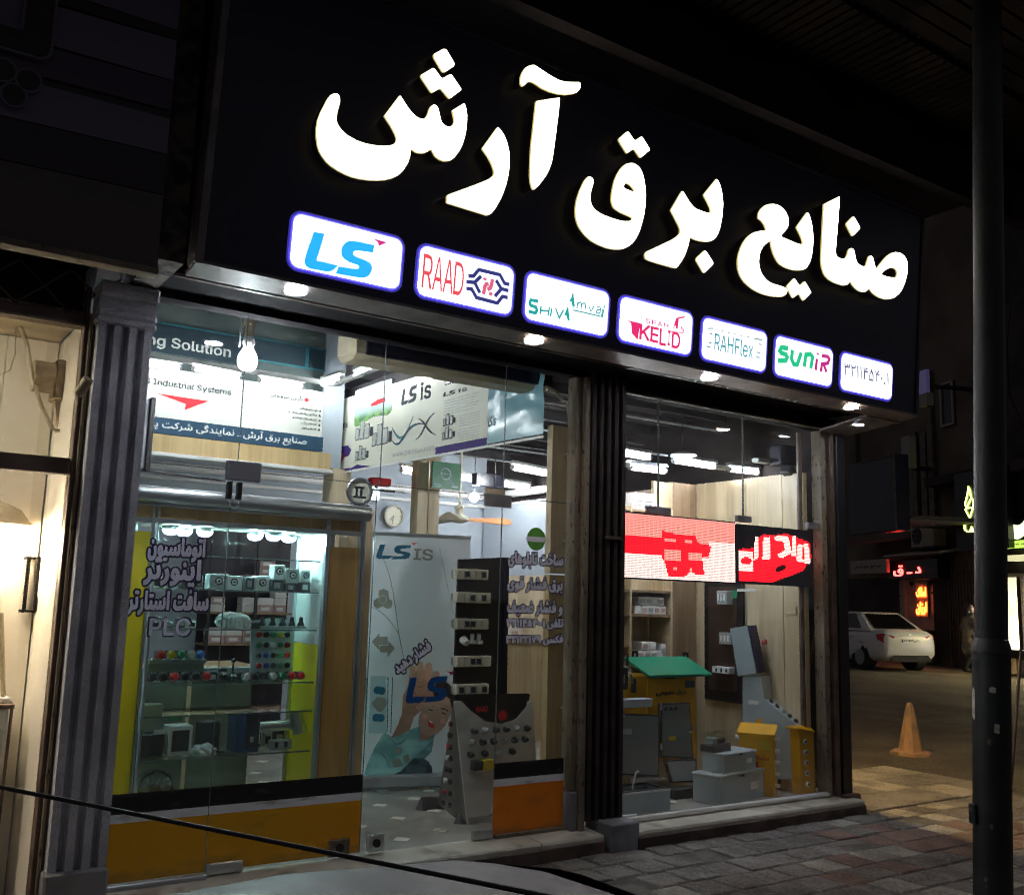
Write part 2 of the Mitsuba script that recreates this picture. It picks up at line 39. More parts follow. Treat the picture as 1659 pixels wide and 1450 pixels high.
    't_low': '740,2 737,20 752,21 761,24 770,31 770,33 752,33 743,40 741,56 748,72 756,79 762,81 775,80 783,75 791,62 793,53 792,34 786,21 774,10 763,5 750,2|760,52 763,48 774,49 772,59 768,63 764,63 761,60;472,44 469,120 490,120 492,60 494,51 499,48 512,49 515,52 520,73 540,70 538,61 539,51 545,48 555,49 560,58 562,74 582,71 580,52 583,49 595,48 601,52 602,56 600,81 614,83 620,83 623,59 628,50 635,48 669,49 672,53 659,52 653,54 647,59 644,66 644,77 649,89 657,97 665,100 681,98 691,88 696,72 695,51 691,41 684,34 675,30 663,28 631,28 619,33 613,40 607,32 597,28 585,28 578,30 571,37 564,30 557,28 538,29 529,36 521,31 510,28 487,29 478,33|663,73 666,69 676,70 674,80 671,83 665,82;659,118 660,126 666,131 676,129 679,124 679,118 673,111 663,112;572,97 573,105 578,109 585,108 589,103 588,95 583,91 576,92;560,115 561,123 566,127 574,126 578,121 577,113 572,109 564,110;550,97 551,105 556,109 564,108 568,103 567,95 562,91 554,92;405,19 424,27 432,35 435,42 435,49 426,70 444,79 450,68 455,52 455,40 451,27 439,13 416,2 411,2;0,50 1,68 4,79 7,80 22,76 20,58 21,55 29,49 45,46 77,48 72,59 73,72 81,83 94,89 110,87 121,77 124,69 124,60 120,48 137,48 144,50 149,59 151,74 170,71 169,56 172,50 180,48 201,49 201,51 191,60 190,73 199,83 216,89 235,88 240,86 246,80 248,75 248,65 239,48 261,49 265,56 269,73 288,68 286,51 288,49 292,49 301,62 313,73 328,82 339,85 350,85 361,81 369,73 372,64 370,46 361,35 348,29 331,26 306,26 293,28 281,33 277,37 270,31 260,28 237,29 220,35 194,28 176,28 165,31 159,37 153,32 140,28 111,29 97,33 72,27 38,26 21,29 12,33 5,39|314,47 325,46 345,49 351,54 351,60 345,65 333,63 320,54|210,68 220,56 224,57 228,63 227,70 224,72 212,71|93,68 93,57 96,54 103,58 104,66 100,71 96,71;331,103 332,111 338,116 348,114 351,109 351,103 345,96 335,97;158,12 162,17 170,18 175,14 176,6 172,1 164,0 159,4;137,12 141,17 149,18 154,14 155,6 151,1 143,0 138,4;89,107 90,115 96,120 106,118 109,113 109,107 103,100 93,101',
    't_tel': '839,107 840,115 845,119 853,118 857,113 856,105 851,101 843,102;609,26 611,48 615,59 618,59 634,53 630,41 630,33 635,24 646,20 657,20 665,23 670,28 673,38 673,49 668,68 685,73 688,73 692,54 696,49 702,47 717,47 712,58 713,71 721,82 734,88 750,86 761,76 764,68 764,58 759,47 779,48 782,53 780,119 801,119 803,57 807,48 821,47 831,50 833,54 833,62 827,85 846,90 852,70 853,50 849,39 843,33 830,28 807,27 800,29 793,35 789,31 778,27 759,27 735,31 719,27 700,27 693,30 689,19 682,10 671,3 659,0 634,1 620,7 614,13|733,59 736,53 741,54 744,60 742,69 736,70 733,67;818,107 819,115 824,119 832,118 836,113 835,105 830,101 822,102;729,106 730,114 736,119 746,117 749,112 749,106 743,99 733,100;641,92 642,100 648,105 658,103 661,98 661,92 655,85 645,86;546,61 538,105 543,107 555,110 559,110 560,108 568,64 569,27 548,27;498,69 531,69 531,51 498,51;458,64 471,79 474,79 488,66 489,63 476,49 473,49;385,105 406,110 411,85 414,82 418,82 415,90 417,103 428,110 444,109 444,93 433,93 433,87 436,84 445,87 447,86 450,70 433,65 414,65 416,27 395,27 393,63;307,43 309,63 315,75 328,90 324,97 339,110 354,95 368,75 375,56 374,41 370,34 363,29 350,28 340,34 334,29 322,28 314,31 310,35|328,59 329,46 332,46 334,49 334,55 347,55 347,48 349,46 353,46 355,49 354,58 342,77 335,71;242,63 234,105 255,110 260,85 263,82 267,82 264,90 266,103 277,110 293,109 293,93 282,93 282,87 285,84 294,87 296,86 299,70 282,65 263,65 265,27 244,27;201,61 193,105 198,107 210,110 214,110 215,108 223,64 224,27 203,27;159,61 151,105 156,107 168,110 172,110 173,108 181,64 182,27 161,27;89,61 81,105 102,110 105,96 117,95 123,98 126,108 144,106 140,88 134,81 126,77 109,76 112,52 112,27 91,27;8,61 0,105 20,110 24,97 27,94 32,95 34,106 36,106 49,104 48,95 54,94 57,97 56,105 69,109 72,107 74,90 72,84 66,78 51,76 47,77 42,82 35,76 28,76 31,52 31,27 10,27',
    't_fax': '550,26 550,39 556,59 575,53 571,41 571,32 577,23 585,20 598,20 609,24 614,31 614,46 608,68 629,73 635,51 640,47 647,47 651,48 655,53 658,72 678,70 676,55 677,50 683,47 690,47 696,49 698,54 696,80 702,81 716,82 719,58 724,49 730,47 756,47 759,49 759,55 756,60 736,79 737,91 747,100 782,117 785,117 792,99 771,91 760,83 771,72 783,51 787,48 824,47 832,50 832,52 819,51 813,53 807,58 804,65 804,76 809,88 813,93 821,98 835,99 844,95 851,87 856,71 856,55 851,40 844,33 830,28 789,27 781,29 773,35 767,30 756,27 727,27 715,32 709,39 703,31 697,28 681,27 672,30 667,36 662,30 654,27 642,27 636,29 633,19 625,10 615,4 600,0 582,0 565,5 556,12|823,76 827,68 836,69 834,79 831,82 825,81;819,117 820,125 826,130 836,128 839,123 839,117 833,110 823,111;448,74 450,92 459,104 472,110 485,110 493,107 500,100 505,87 507,55 511,32 491,28 488,37 486,57 469,56 461,58 451,66|471,80 475,76 485,77 483,87 479,90 471,88;383,75 371,105 375,107 390,112 408,58 426,112 445,104 429,65 418,29 398,27;341,61 333,105 338,107 350,110 354,110 355,108 363,64 364,27 343,27;271,61 263,105 284,110 287,96 299,95 305,98 308,108 326,106 322,88 316,81 308,77 291,76 294,52 294,27 273,27;201,61 193,105 214,110 217,96 229,95 235,98 238,108 256,106 252,88 246,81 238,77 221,76 224,52 224,27 203,27;151,105 168,110 172,110 173,108 181,64 182,27 161,27 159,61;89,61 81,105 102,110 105,96 117,95 123,98 126,108 144,106 140,88 134,81 126,77 109,76 112,52 112,27 91,27;0,105 20,110 24,97 27,94 32,95 34,106 36,106 49,104 48,95 54,94 57,97 56,105 69,109 72,107 74,90 72,84 66,78 51,76 47,77 42,82 35,76 28,76 31,52 31,27 10,27 8,61',
    't_push': '364,44 361,120 382,120 384,60 386,51 391,48 404,49 407,52 412,73 432,70 430,61 431,51 437,48 447,49 452,58 454,74 474,71 472,52 475,49 487,48 493,52 494,56 492,81 506,83 512,83 515,59 520,50 527,48 561,49 564,53 551,52 545,54 539,59 536,66 536,77 541,89 549,97 557,100 573,98 583,88 588,72 587,51 583,41 576,34 567,30 555,28 523,28 511,33 505,40 499,32 489,28 477,28 470,30 463,37 456,30 449,28 430,29 421,36 413,31 402,28 379,29 370,33|555,73 558,69 568,70 566,80 563,83 557,82;551,118 552,126 558,131 568,129 571,124 571,118 565,111 555,112;464,97 465,105 470,109 477,108 481,103 480,95 475,91 468,92;452,115 453,123 458,127 466,126 470,121 469,113 464,109 456,110;442,97 443,105 448,109 456,108 460,103 459,95 454,91 446,92;297,19 316,27 324,35 327,42 327,49 318,70 336,79 342,68 347,52 347,40 343,27 331,13 308,2 303,2;208,34 208,38 215,54 227,50 236,50 239,52 239,64 227,85 244,96 247,96 255,83 263,64 264,48 260,38 255,33 241,28 220,29;0,34 0,38 7,54 19,50 28,50 31,52 31,64 19,85 36,96 39,96 44,88 53,69 58,52 65,48 75,48 83,52 87,63 88,74 107,71 106,56 109,50 117,48 132,48 129,57 129,68 132,75 139,80 133,85 133,87 142,100 158,91 183,72 194,60 197,53 197,43 194,36 189,31 181,28 162,29 152,33 131,28 113,28 102,31 96,37 86,30 77,28 58,29 48,36 40,30 32,28 17,28|168,47 176,46 179,48 179,53 174,59 171,57|146,68 148,55 153,53 156,60 156,67 153,72 149,72;95,6 96,14 101,18 109,17 113,12 112,4 107,0 99,1;74,12 78,17 86,18 91,14 92,6 88,1 80,0 75,4',
    't_agency': '1216,39 1214,89 1223,89 1225,45 1226,42 1230,40 1242,41 1245,47 1246,57 1252,57 1255,56 1254,44 1256,41 1270,41 1273,46 1275,55 1279,55 1283,54 1282,42 1288,39 1291,45 1303,57 1315,63 1326,63 1333,59 1336,54 1336,42 1328,33 1314,29 1287,30 1278,35 1270,31 1257,31 1249,36 1241,31 1226,31 1219,34|1299,39 1311,38 1322,40 1326,43 1327,50 1323,54 1313,53 1307,49;1244,69 1244,73 1247,76 1251,76 1254,73 1254,69 1251,66 1247,66;1196,22 1198,24 1204,23 1204,15 1198,14 1196,16;1138,14 1138,23 1140,29 1153,41 1144,51 1143,54 1144,59 1148,63 1158,67 1171,66 1176,60 1176,51 1171,44 1171,41 1189,40 1195,42 1196,46 1191,64 1201,67 1205,53 1205,42 1200,34 1191,31 1173,31 1160,35 1153,30 1148,24 1148,15 1152,11 1159,9 1167,9 1180,13 1183,5 1168,0 1151,1 1145,4 1140,9|1153,56 1161,47 1167,52 1167,57 1164,59 1157,59;1183,21 1186,24 1190,24 1192,22 1192,16 1190,14 1184,15;1057,22 1070,28 1075,34 1076,45 1071,57 1080,60 1086,43 1090,40 1099,40 1103,44 1103,51 1099,64 1108,67 1112,55 1112,41 1106,33 1099,31 1089,31 1084,33 1081,26 1075,20 1062,13 1059,13;1097,17 1098,23 1104,24 1106,22 1106,16 1104,14 1100,14;996,31 997,45 999,51 1003,52 1008,50 1005,37 1006,32 1011,27 1019,25 1028,25 1037,27 1043,31 1045,37 1033,36 1026,41 1025,52 1028,59 1034,65 1044,66 1047,65 1054,56 1054,33 1051,27 1041,19 1029,16 1010,17 1002,21|1035,49 1038,45 1046,46 1045,53 1042,57 1038,57 1035,54;1042,76 1042,82 1044,84 1050,83 1050,75 1044,74;1029,81 1032,84 1036,84 1038,82 1038,76 1036,74 1030,75;948,94 950,98 954,100 959,100 965,97 973,98 974,96 974,94 970,91 964,91 957,94 950,92;958,33 957,83 967,83 968,31 959,31;921,13 919,22 931,27 937,34 938,45 933,56 942,60 947,48 947,34 945,29 936,19 927,14;819,38 822,48 831,46 828,34 830,27 839,22 849,22 855,24 861,32 861,42 857,55 867,57 869,46 871,42 875,40 882,41 885,48 886,57 895,55 894,43 895,41 898,40 906,41 908,43 908,50 904,65 913,67 917,55 917,41 914,35 911,33 906,31 896,31 889,35 882,31 874,31 870,33 869,26 863,18 850,13 837,13 825,18 819,28;887,71 888,77 894,78 896,76 896,71 894,69 889,69;881,85 884,88 888,88 890,86 890,81 888,79 883,79 881,81;875,75 878,78 882,78 884,76 884,71 882,69 877,69 875,71;773,31 774,40 799,40 801,38 801,34 798,31;661,39 659,89 668,89 670,46 672,41 684,41 692,56 701,62 708,62 712,60 718,52 720,45 724,41 737,41 739,47 735,65 740,67 744,67 746,62 748,42 743,34 735,31 723,31 717,34 711,29 704,29 697,32 693,36 684,31 668,32 664,34|697,45 702,39 705,38 709,38 711,40 708,50 705,53 699,51;734,82 737,85 741,85 744,82 743,76 735,76;641,22 643,24 649,23 649,15 643,14 641,16;555,34 558,43 567,40 574,40 578,42 578,51 569,65 576,71 582,64 590,43 596,40 602,40 606,42 609,57 618,56 617,44 619,41 638,41 640,42 641,46 636,64 646,67 648,62 650,42 648,37 640,32 620,31 612,36 604,31 592,31 586,35 576,31 565,31;628,21 631,24 635,24 637,22 637,16 635,14 629,15;607,69 607,73 610,76 614,76 617,73 617,69 614,66 610,66;458,28 458,38 461,48 470,46 467,34 468,29 472,25 481,22 497,23 505,27 504,33 495,36 497,46 515,40 536,41 538,43 537,49 520,65 520,70 524,75 532,80 548,88 550,87 553,79 531,69 543,56 547,49 547,39 541,33 534,31 515,31 515,26 510,19 502,15 493,13 477,13 467,16 461,21;515,83 543,99 547,94 546,92 519,77 516,79;330,13 328,22 341,28 346,34 347,45 342,57 351,60 357,43 362,40 369,40 373,43 376,56 385,55 384,42 388,40 394,40 397,42 400,57 409,56 408,42 411,40 417,40 422,45 422,51 418,65 424,67 428,66 431,55 431,41 429,37 423,32 410,31 403,36 401,33 396,31 385,31 379,35 371,31 360,31 356,33 352,26 343,18 333,13;405,76 407,78 413,77 414,71 412,69 407,69 405,71;399,85 402,88 406,88 408,86 408,81 406,79 401,79 399,81;393,71 394,77 400,78 402,76 402,71 400,69 395,69;208,42 209,57 212,61 219,59 217,49 218,45 221,41 226,39 247,38 260,40 271,45 279,54 287,51 286,44 288,41 312,40 316,43 316,47 313,52 298,65 298,70 305,77 326,88 331,81 331,79 309,69 321,56 325,49 324,37 316,32 290,31 283,33 278,39 270,34 261,31 248,29 229,29 215,33;248,68 249,74 255,75 257,73 257,67 255,65 251,65;235,72 238,75 242,75 244,73 244,67 242,65 236,66;171,21 174,24 178,24 180,22 180,17 178,15 173,15 171,17;140,39 138,89 147,89 149,45 151,41 154,40 166,40 171,43 171,51 167,64 175,67 177,66 180,55 180,41 175,34 166,31 150,31 142,35;165,12 167,14 173,13 174,7 172,5 167,5 165,7;159,21 162,24 166,24 168,22 168,17 166,15 161,15 159,17;102,13 100,22 112,27 118,34 119,45 114,56 123,60 128,48 128,34 126,29 117,19 108,14;0,28 0,38 3,48 12,46 9,34 13,25 20,22 30,22 36,24 42,32 42,41 38,53 39,55 48,57 52,42 55,40 60,40 65,44 67,56 73,56 76,55 75,42 78,40 84,40 89,44 89,50 85,64 94,67 96,63 98,55 98,40 95,35 90,32 77,31 70,35 63,31 55,31 51,33 50,26 44,18 31,13 18,13 11,15 4,20',
    't_firm': '372,50 372,72 379,72 379,52 380,51 380,34 381,31 384,29 396,29 399,30 400,38 396,50 403,52 407,40 406,28 402,24 396,22 378,23 374,27 373,31 373,49;399,10 399,13 401,15 404,15 406,13 406,10 404,8 401,8;394,2 394,5 396,7 399,7 401,5 401,2 399,0 396,0;389,13 391,15 394,15 396,13 396,10 394,8 391,8 389,10;339,13 348,16 354,22 356,26 356,33 352,41 352,44 355,46 358,46 363,35 363,26 361,20 353,11 343,6 340,7;255,19 255,27 257,34 259,36 264,34 262,28 262,21 266,15 272,13 280,13 287,15 290,18 292,23 289,42 292,43 296,43 298,32 301,29 308,29 310,31 312,37 312,43 319,42 318,30 328,29 331,31 331,37 327,50 333,52 335,51 338,40 338,31 332,23 320,22 315,25 309,22 298,23 296,15 290,9 281,6 271,6 262,9 257,14;159,6 157,13 167,17 173,24 174,34 169,44 176,47 181,32 184,29 196,30 199,35 200,43 206,43 205,33 206,30 220,29 224,33 224,39 221,50 228,52 231,40 231,31 230,28 226,24 221,22 208,22 202,26 195,22 184,22 179,24 179,21 175,15 167,9;220,65 222,67 226,67 228,65 228,61 226,59 222,59 220,61;202,14 204,16 208,16 210,14 210,10 208,8 204,8 202,10;192,14 194,16 198,16 200,14 200,10 198,8 194,8 192,10;129,13 139,15 146,20 146,22 134,23 130,28 130,35 133,42 137,46 140,47 148,46 152,42 155,34 155,25 152,17 149,13 137,7 130,6|137,36 139,29 148,29 147,37 144,40 140,40;52,72 59,72 60,34 63,29 73,29 76,33 77,40 79,43 84,41 83,31 85,29 93,29 96,33 98,43 102,43 104,42 103,31 105,29 113,29 116,32 116,37 112,50 119,52 123,40 123,31 121,27 117,23 114,22 105,22 100,25 94,22 85,22 80,25 73,22 58,23 54,27 53,31;0,18 0,27 2,34 6,35 9,34 7,27 7,20 11,15 17,13 26,13 32,15 35,18 37,24 37,31 33,40 33,43 37,45 40,44 44,32 44,23 41,15 35,9 27,6 11,7 5,10;18,56 20,58 24,58 26,56 26,52 24,50 20,50 18,52',
    't_item0': '243,10 244,15 250,14 254,15 254,19 249,26 252,29 256,27 261,15 268,15 270,18 270,23 276,22 275,17 276,15 281,14 284,15 284,38 290,38 290,15 301,14 303,15 303,18 295,25 295,30 307,37 310,37 311,35 311,32 302,28 308,20 309,16 308,12 303,9 290,9 287,11 284,9 276,9 273,11 268,9 261,9 258,11 255,9;265,4 270,5 271,3 273,5 277,5 278,2 276,0 273,0 271,2 269,0 266,0;195,13 195,38 201,38 201,15 209,14 208,23 213,31 216,31 224,23 226,23 230,16 229,12 225,9 200,9 197,10|222,17 221,14 223,14 224,17|214,19 217,18 216,23 214,23;161,7 161,14 163,19 168,17 167,9 168,7 174,5 183,7 184,11 181,11 175,15 175,20 177,24 182,28 191,27 190,22 184,23 181,21 182,16 187,15 190,12 190,8 186,3 179,0 170,0 165,2;142,38 148,38 148,9 142,9;126,33 127,37 130,37 132,35 134,37 137,37 139,35 138,32 134,32 132,34 131,32;105,5 113,7 113,9 110,9 106,12 106,18 110,24 117,25 121,21 122,14 125,14 131,15 130,27 135,28 137,22 137,14 135,11 130,9 121,9 116,2 111,0 106,0|112,15 116,14 116,19 112,19;70,13 70,38 76,38 76,15 79,14 83,15 87,23 90,25 97,25 101,21 102,17 101,12 97,9 91,9 87,11 84,9 75,9 72,10|91,18 90,15 94,14 96,15 96,18 94,20;54,36 58,37 60,35 62,37 65,37 67,34 66,32 62,32 60,34 59,32 55,32;0,14 1,24 6,24 6,16 9,14 23,13 26,14 26,17 18,24 18,29 31,37 34,36 35,32 25,28 25,26 34,15 41,15 43,18 43,23 49,22 48,17 49,15 52,14 59,15 58,27 60,28 63,28 65,22 64,12 58,9 49,9 45,11 41,9 30,10 25,8 9,8 2,11;38,4 43,5 44,3 46,5 50,5 51,2 49,0 46,0 44,2 42,0 39,0',
    't_item1': '413,38 419,38 419,16 422,14 428,16 430,23 435,22 434,18 435,15 443,15 444,22 449,23 450,15 461,14 463,15 463,18 455,25 455,30 467,37 470,37 471,32 462,27 468,20 469,16 468,12 463,9 450,9 447,11 443,9 435,9 432,11 427,9 415,10 413,13;444,32 448,33 450,31 449,28 445,28;426,31 430,32 432,30 434,32 437,32 439,29 438,27 434,27 432,29 431,27 427,27;358,0 358,6 365,7 365,9 362,9 358,12 358,18 360,22 364,25 369,25 373,21 374,14 381,15 384,23 389,22 388,18 389,15 399,14 402,15 402,18 394,25 394,29 392,29 392,27 388,27 386,29 385,27 381,27 380,31 384,32 386,30 388,32 391,32 394,30 406,37 409,37 410,32 401,27 407,20 408,15 406,11 402,9 389,9 386,11 381,9 373,9 368,2 363,0|365,19 364,14 368,14 368,19;338,4 347,10 348,16 346,22 351,24 354,16 352,7 342,0 340,0;312,0 312,6 317,6 319,8 312,12 312,18 314,22 318,25 325,24 328,19 328,9 326,5 317,0|318,19 320,14 323,15 322,19;282,5 288,7 291,10 292,16 290,22 295,24 298,16 296,7 286,0 284,0;251,16 251,22 254,26 262,29 262,32 268,32 268,16 271,14 276,15 276,38 282,38 282,16 279,10 268,9 264,12 256,12|257,18 262,17 262,23 257,22;204,13 204,38 210,38 210,15 218,14 217,23 222,31 225,31 233,23 235,23 239,16 238,12 234,9 209,9 206,10|231,17 230,14 232,14 233,17|224,23 223,18 225,18 226,18 226,22;170,7 170,14 172,19 177,17 176,9 177,7 183,5 192,7 193,11 190,11 184,15 184,20 186,24 191,28 200,27 199,22 193,23 190,21 191,16 196,15 199,12 199,8 195,3 188,0 179,0 174,2;151,38 157,38 157,9 151,9;99,13 99,38 105,38 105,16 107,14 113,15 115,22 120,21 119,15 122,14 129,23 135,26 141,26 145,24 147,19 145,12 137,8 123,8 119,9 117,11 113,9 104,9 101,10|129,14 132,13 139,14 141,16 141,19 139,21 134,20 129,16;134,34 139,35 140,32 138,30 135,30;55,22 61,28 66,29 66,32 72,32 72,16 77,14 85,14 88,15 88,17 79,18 78,26 82,31 89,32 94,27 94,15 90,10 87,9 72,9 68,12 58,13 55,16|88,26 84,26 84,22 89,22|61,18 66,17 66,23 61,22;83,38 84,41 89,40 88,36 85,36;21,13 21,38 27,38 27,15 32,14 36,16 34,27 38,28 40,28 42,16 41,13 36,9 26,9 23,10;33,1 34,5 38,5 39,2 37,0;0,4 9,10 10,16 8,22 13,24 16,16 14,7 4,0 2,0',
    't_item2': '333,14 344,15 344,19 339,26 342,29 346,27 351,15 358,15 360,18 360,23 366,22 365,17 366,15 369,14 374,15 374,38 380,38 380,15 391,14 393,15 393,18 385,25 385,30 397,37 400,37 401,35 401,32 392,28 398,20 399,16 398,12 393,9 380,9 377,11 374,9 366,9 363,11 358,9 351,9 348,11 345,9 336,9 333,10;355,1 356,5 360,5 361,3 363,5 367,5 368,3 366,0 363,0 361,2 359,0;266,0 266,6 273,7 273,9 270,9 266,12 266,18 268,22 272,25 277,25 281,21 282,14 289,15 291,18 291,23 293,23 297,22 296,17 297,15 309,14 313,15 313,17 304,18 303,20 304,28 309,32 314,32 319,27 319,15 315,10 297,9 293,11 289,9 281,9 276,2 271,0|313,26 309,26 309,22 314,22|273,19 272,14 276,14 276,19;308,38 309,41 314,40 313,36 310,36;286,1 287,5 291,5 292,3 294,5 298,5 299,3 297,0 294,0 292,2 290,0;248,0 246,5 251,6 256,11 254,22 259,23 262,15 260,7 251,0;254,29 255,33 259,33 260,30 258,28;211,13 211,38 217,38 217,15 225,14 224,23 229,31 232,31 240,23 242,23 246,16 245,12 241,9 216,9 213,10|237,15 239,14 240,17 237,17|231,18 233,18 233,21 231,23;177,7 177,14 179,19 184,17 183,9 184,7 190,5 199,7 200,11 197,11 191,15 191,20 193,24 198,28 207,27 206,22 200,23 197,21 198,16 203,15 206,12 206,8 202,3 195,0 186,0 181,2;85,13 85,38 91,38 91,16 93,14 100,16 101,23 107,22 106,16 110,14 115,15 117,23 122,22 121,16 124,14 131,16 132,23 138,22 137,16 143,14 146,16 149,23 152,25 159,25 163,21 164,17 163,12 159,9 153,9 149,11 146,9 138,9 135,11 130,9 122,9 119,11 115,9 107,9 104,11 99,9 90,9 87,10|153,18 152,15 156,14 158,15 158,18 156,20;127,4 132,5 133,3 135,5 139,5 140,2 138,0 135,0 133,2 131,0 128,0;116,29 117,33 120,33 122,31 121,28;96,1 97,5 101,5 102,3 104,5 108,5 109,3 107,0 104,0 102,2 100,0;69,36 73,37 75,35 77,37 80,37 82,34 81,32 77,32 75,34 74,32 70,32;49,0 49,6 56,7 56,9 53,9 49,12 49,18 53,24 60,25 64,21 65,14 68,14 74,15 73,27 78,28 80,22 80,14 78,11 73,9 64,9 59,2 54,0|55,15 59,14 59,19 55,19;29,4 38,10 39,16 37,22 42,24 45,16 43,7 33,0 31,0;0,7 0,14 2,19 7,17 6,9 7,7 13,5 22,7 23,11 20,11 14,15 14,20 16,24 21,28 30,27 29,22 23,23 20,21 21,16 26,15 29,12 29,8 25,3 18,0 9,0 4,2',
    't_item3': '199,17 200,22 206,21 210,22 210,26 205,33 208,36 212,34 217,22 224,22 226,25 226,30 232,29 231,24 232,22 237,21 240,22 240,45 246,45 246,22 257,21 259,22 259,25 251,32 251,37 263,44 266,44 267,42 267,39 258,35 264,27 265,23 264,19 259,16 246,16 243,18 240,16 232,16 229,18 224,16 217,16 214,18 211,16;221,11 226,12 227,10 229,12 233,12 234,9 232,7 229,7 227,9 225,7 222,7;161,20 161,45 167,45 167,22 175,21 174,30 179,38 182,38 190,30 192,30 196,23 195,19 191,16 166,16 163,17|188,24 187,21 189,21 190,24|181,25 183,26 181,30 180,29;127,14 127,21 129,26 134,24 133,16 134,14 140,12 149,14 150,18 147,18 141,22 141,27 143,31 148,35 157,34 156,29 150,30 147,28 148,23 153,22 156,19 156,15 152,10 145,7 136,7 131,9;89,8 89,16 91,20 97,26 102,28 99,30 90,30 90,35 101,35 104,33 113,32 113,26 106,25 96,18 95,10 98,6 103,5 113,7 114,2 108,0 99,0 94,2;70,11 79,17 80,23 78,29 83,31 86,23 84,14 74,7 72,7;64,45 70,45 70,16 64,16;43,11 52,17 53,23 51,29 56,31 59,23 57,14 47,7 45,7;32,40 33,44 36,44 38,42 40,44 43,44 45,42 44,39 40,39 38,41 37,39;0,14 1,24 5,25 7,24 6,16 7,14 13,12 22,13 23,17 19,18 20,24 30,21 37,22 36,34 41,35 42,33 43,29 42,19 36,16 29,16 28,11 23,8 9,7 5,8 2,10',
    't_item4': '187,10 188,15 194,14 198,15 198,19 193,26 196,29 200,27 205,15 212,15 214,18 214,23 220,22 219,17 220,15 225,14 228,15 228,38 234,38 234,15 245,14 247,15 247,18 239,25 239,30 251,37 254,37 255,35 255,32 246,28 252,20 253,16 252,12 247,9 234,9 231,11 228,9 220,9 217,11 212,9 205,9 202,11 199,9;209,4 214,5 215,3 217,5 221,5 222,2 220,0 217,0 215,2 213,0 210,0;149,13 149,38 155,38 155,15 163,14 162,23 167,31 170,31 178,23 180,23 184,16 183,12 179,9 154,9 151,10|176,17 175,14 177,14 178,17|168,19 171,18 170,23 168,23;115,7 115,14 117,19 122,17 121,9 122,7 128,5 137,7 138,11 135,11 129,15 129,20 131,24 136,28 145,27 144,22 138,23 135,21 136,16 141,15 144,12 144,8 140,3 133,0 124,0 119,2;58,5 66,7 66,9 63,9 59,12 59,18 63,24 70,25 74,21 75,14 82,14 81,23 86,31 89,31 97,23 99,23 103,16 102,12 98,9 84,10 74,9 69,2 64,0 59,0|95,17 94,14 96,14 97,17|88,18 90,18 90,21 88,23|65,15 69,14 69,19 65,19;49,9 49,38 55,38 55,9;32,1 33,5 37,5 38,3 40,5 44,5 45,3 43,0 40,0 38,2 36,0;0,7 1,17 5,18 7,17 6,9 7,7 13,5 22,6 23,10 19,11 20,17 30,14 38,15 37,27 42,28 43,26 44,22 43,12 38,9 29,9 28,4 23,1 9,0 5,1 2,3',
    't_phone': '339,40 335,61 342,62 348,32 349,1 342,1 342,14;313,10 316,12 322,11 324,7 323,2 321,0 315,0 313,2;285,27 290,34 293,34 299,28 299,25 294,20 292,20;245,33 240,61 247,62 250,46 251,45 257,45 255,49 256,58 261,62 272,62 272,55 264,55 262,50 265,46 270,46 272,48 276,47 276,42 274,41 266,39 252,39 254,23 254,1 247,1;192,11 192,23 195,33 202,47 207,52 204,59 210,62 219,51 225,39 229,23 228,9 226,5 220,1 214,1 210,4 206,1 200,1 195,4|198,21 199,10 204,8 207,9 208,15 213,15 213,10 214,9 220,9 221,11 222,19 220,31 212,47 208,45 199,27;152,33 147,61 154,62 157,46 158,45 164,45 162,49 163,58 168,62 179,62 179,55 171,55 169,50 172,46 177,46 179,48 183,47 183,42 181,41 173,39 159,39 161,23 161,1 154,1;126,40 122,61 129,62 135,32 136,1 129,1 129,14;101,40 97,61 104,62 110,32 111,1 104,1 104,14;53,57 54,61 60,62 62,52 73,50 78,51 82,55 83,62 89,61 88,52 84,46 77,43 64,44 67,23 67,1 60,0 58,33 55,53;3,47 0,60 6,62 8,59 10,48 15,46 20,49 22,59 28,59 27,48 33,46 38,51 35,60 42,62 44,58 45,47 41,41 37,39 29,39 24,42 19,39 12,39 14,23 14,1 7,0 6,24',
    't_public': '206,4 207,7 212,8 218,15 218,20 215,25 216,28 222,30 224,22 227,18 236,18 237,19 237,24 234,33 242,34 244,26 244,18 241,13 236,11 224,12 218,4 211,0 208,0;233,5 235,7 238,7 240,5 240,2 238,0 235,0 233,2;168,11 169,23 170,25 174,25 177,23 175,19 175,14 178,10 181,9 195,10 197,14 189,15 186,19 186,25 188,30 193,34 199,34 205,28 206,25 205,12 201,6 195,3 179,2 172,5|193,24 195,21 199,21 197,27 194,27;189,44 191,46 194,46 196,44 199,46 202,46 204,44 204,41 202,39 199,39 197,41 194,39 191,39 189,41;71,0 70,7 80,9 80,11 74,12 71,15 72,25 78,31 86,30 90,25 91,18 97,18 105,30 109,32 113,32 118,29 121,21 124,18 132,18 132,20 130,22 131,31 138,36 146,36 147,29 139,29 137,27 137,23 141,20 150,23 152,18 152,16 149,14 136,11 122,11 119,13 116,10 110,10 103,14 99,11 90,11 87,5 77,0|107,23 110,17 114,17 115,18 112,25 109,25|78,19 80,17 84,17 84,21 82,24 78,22;0,9 0,17 2,23 9,21 7,17 7,12 10,8 13,7 25,7 29,8 30,11 24,14 25,21 33,18 42,18 48,29 53,32 61,31 66,24 66,17 62,12 53,11 47,13 43,11 37,11 37,7 29,1 24,0 8,1 2,5|54,25 51,19 53,18 59,18 59,22 57,25',
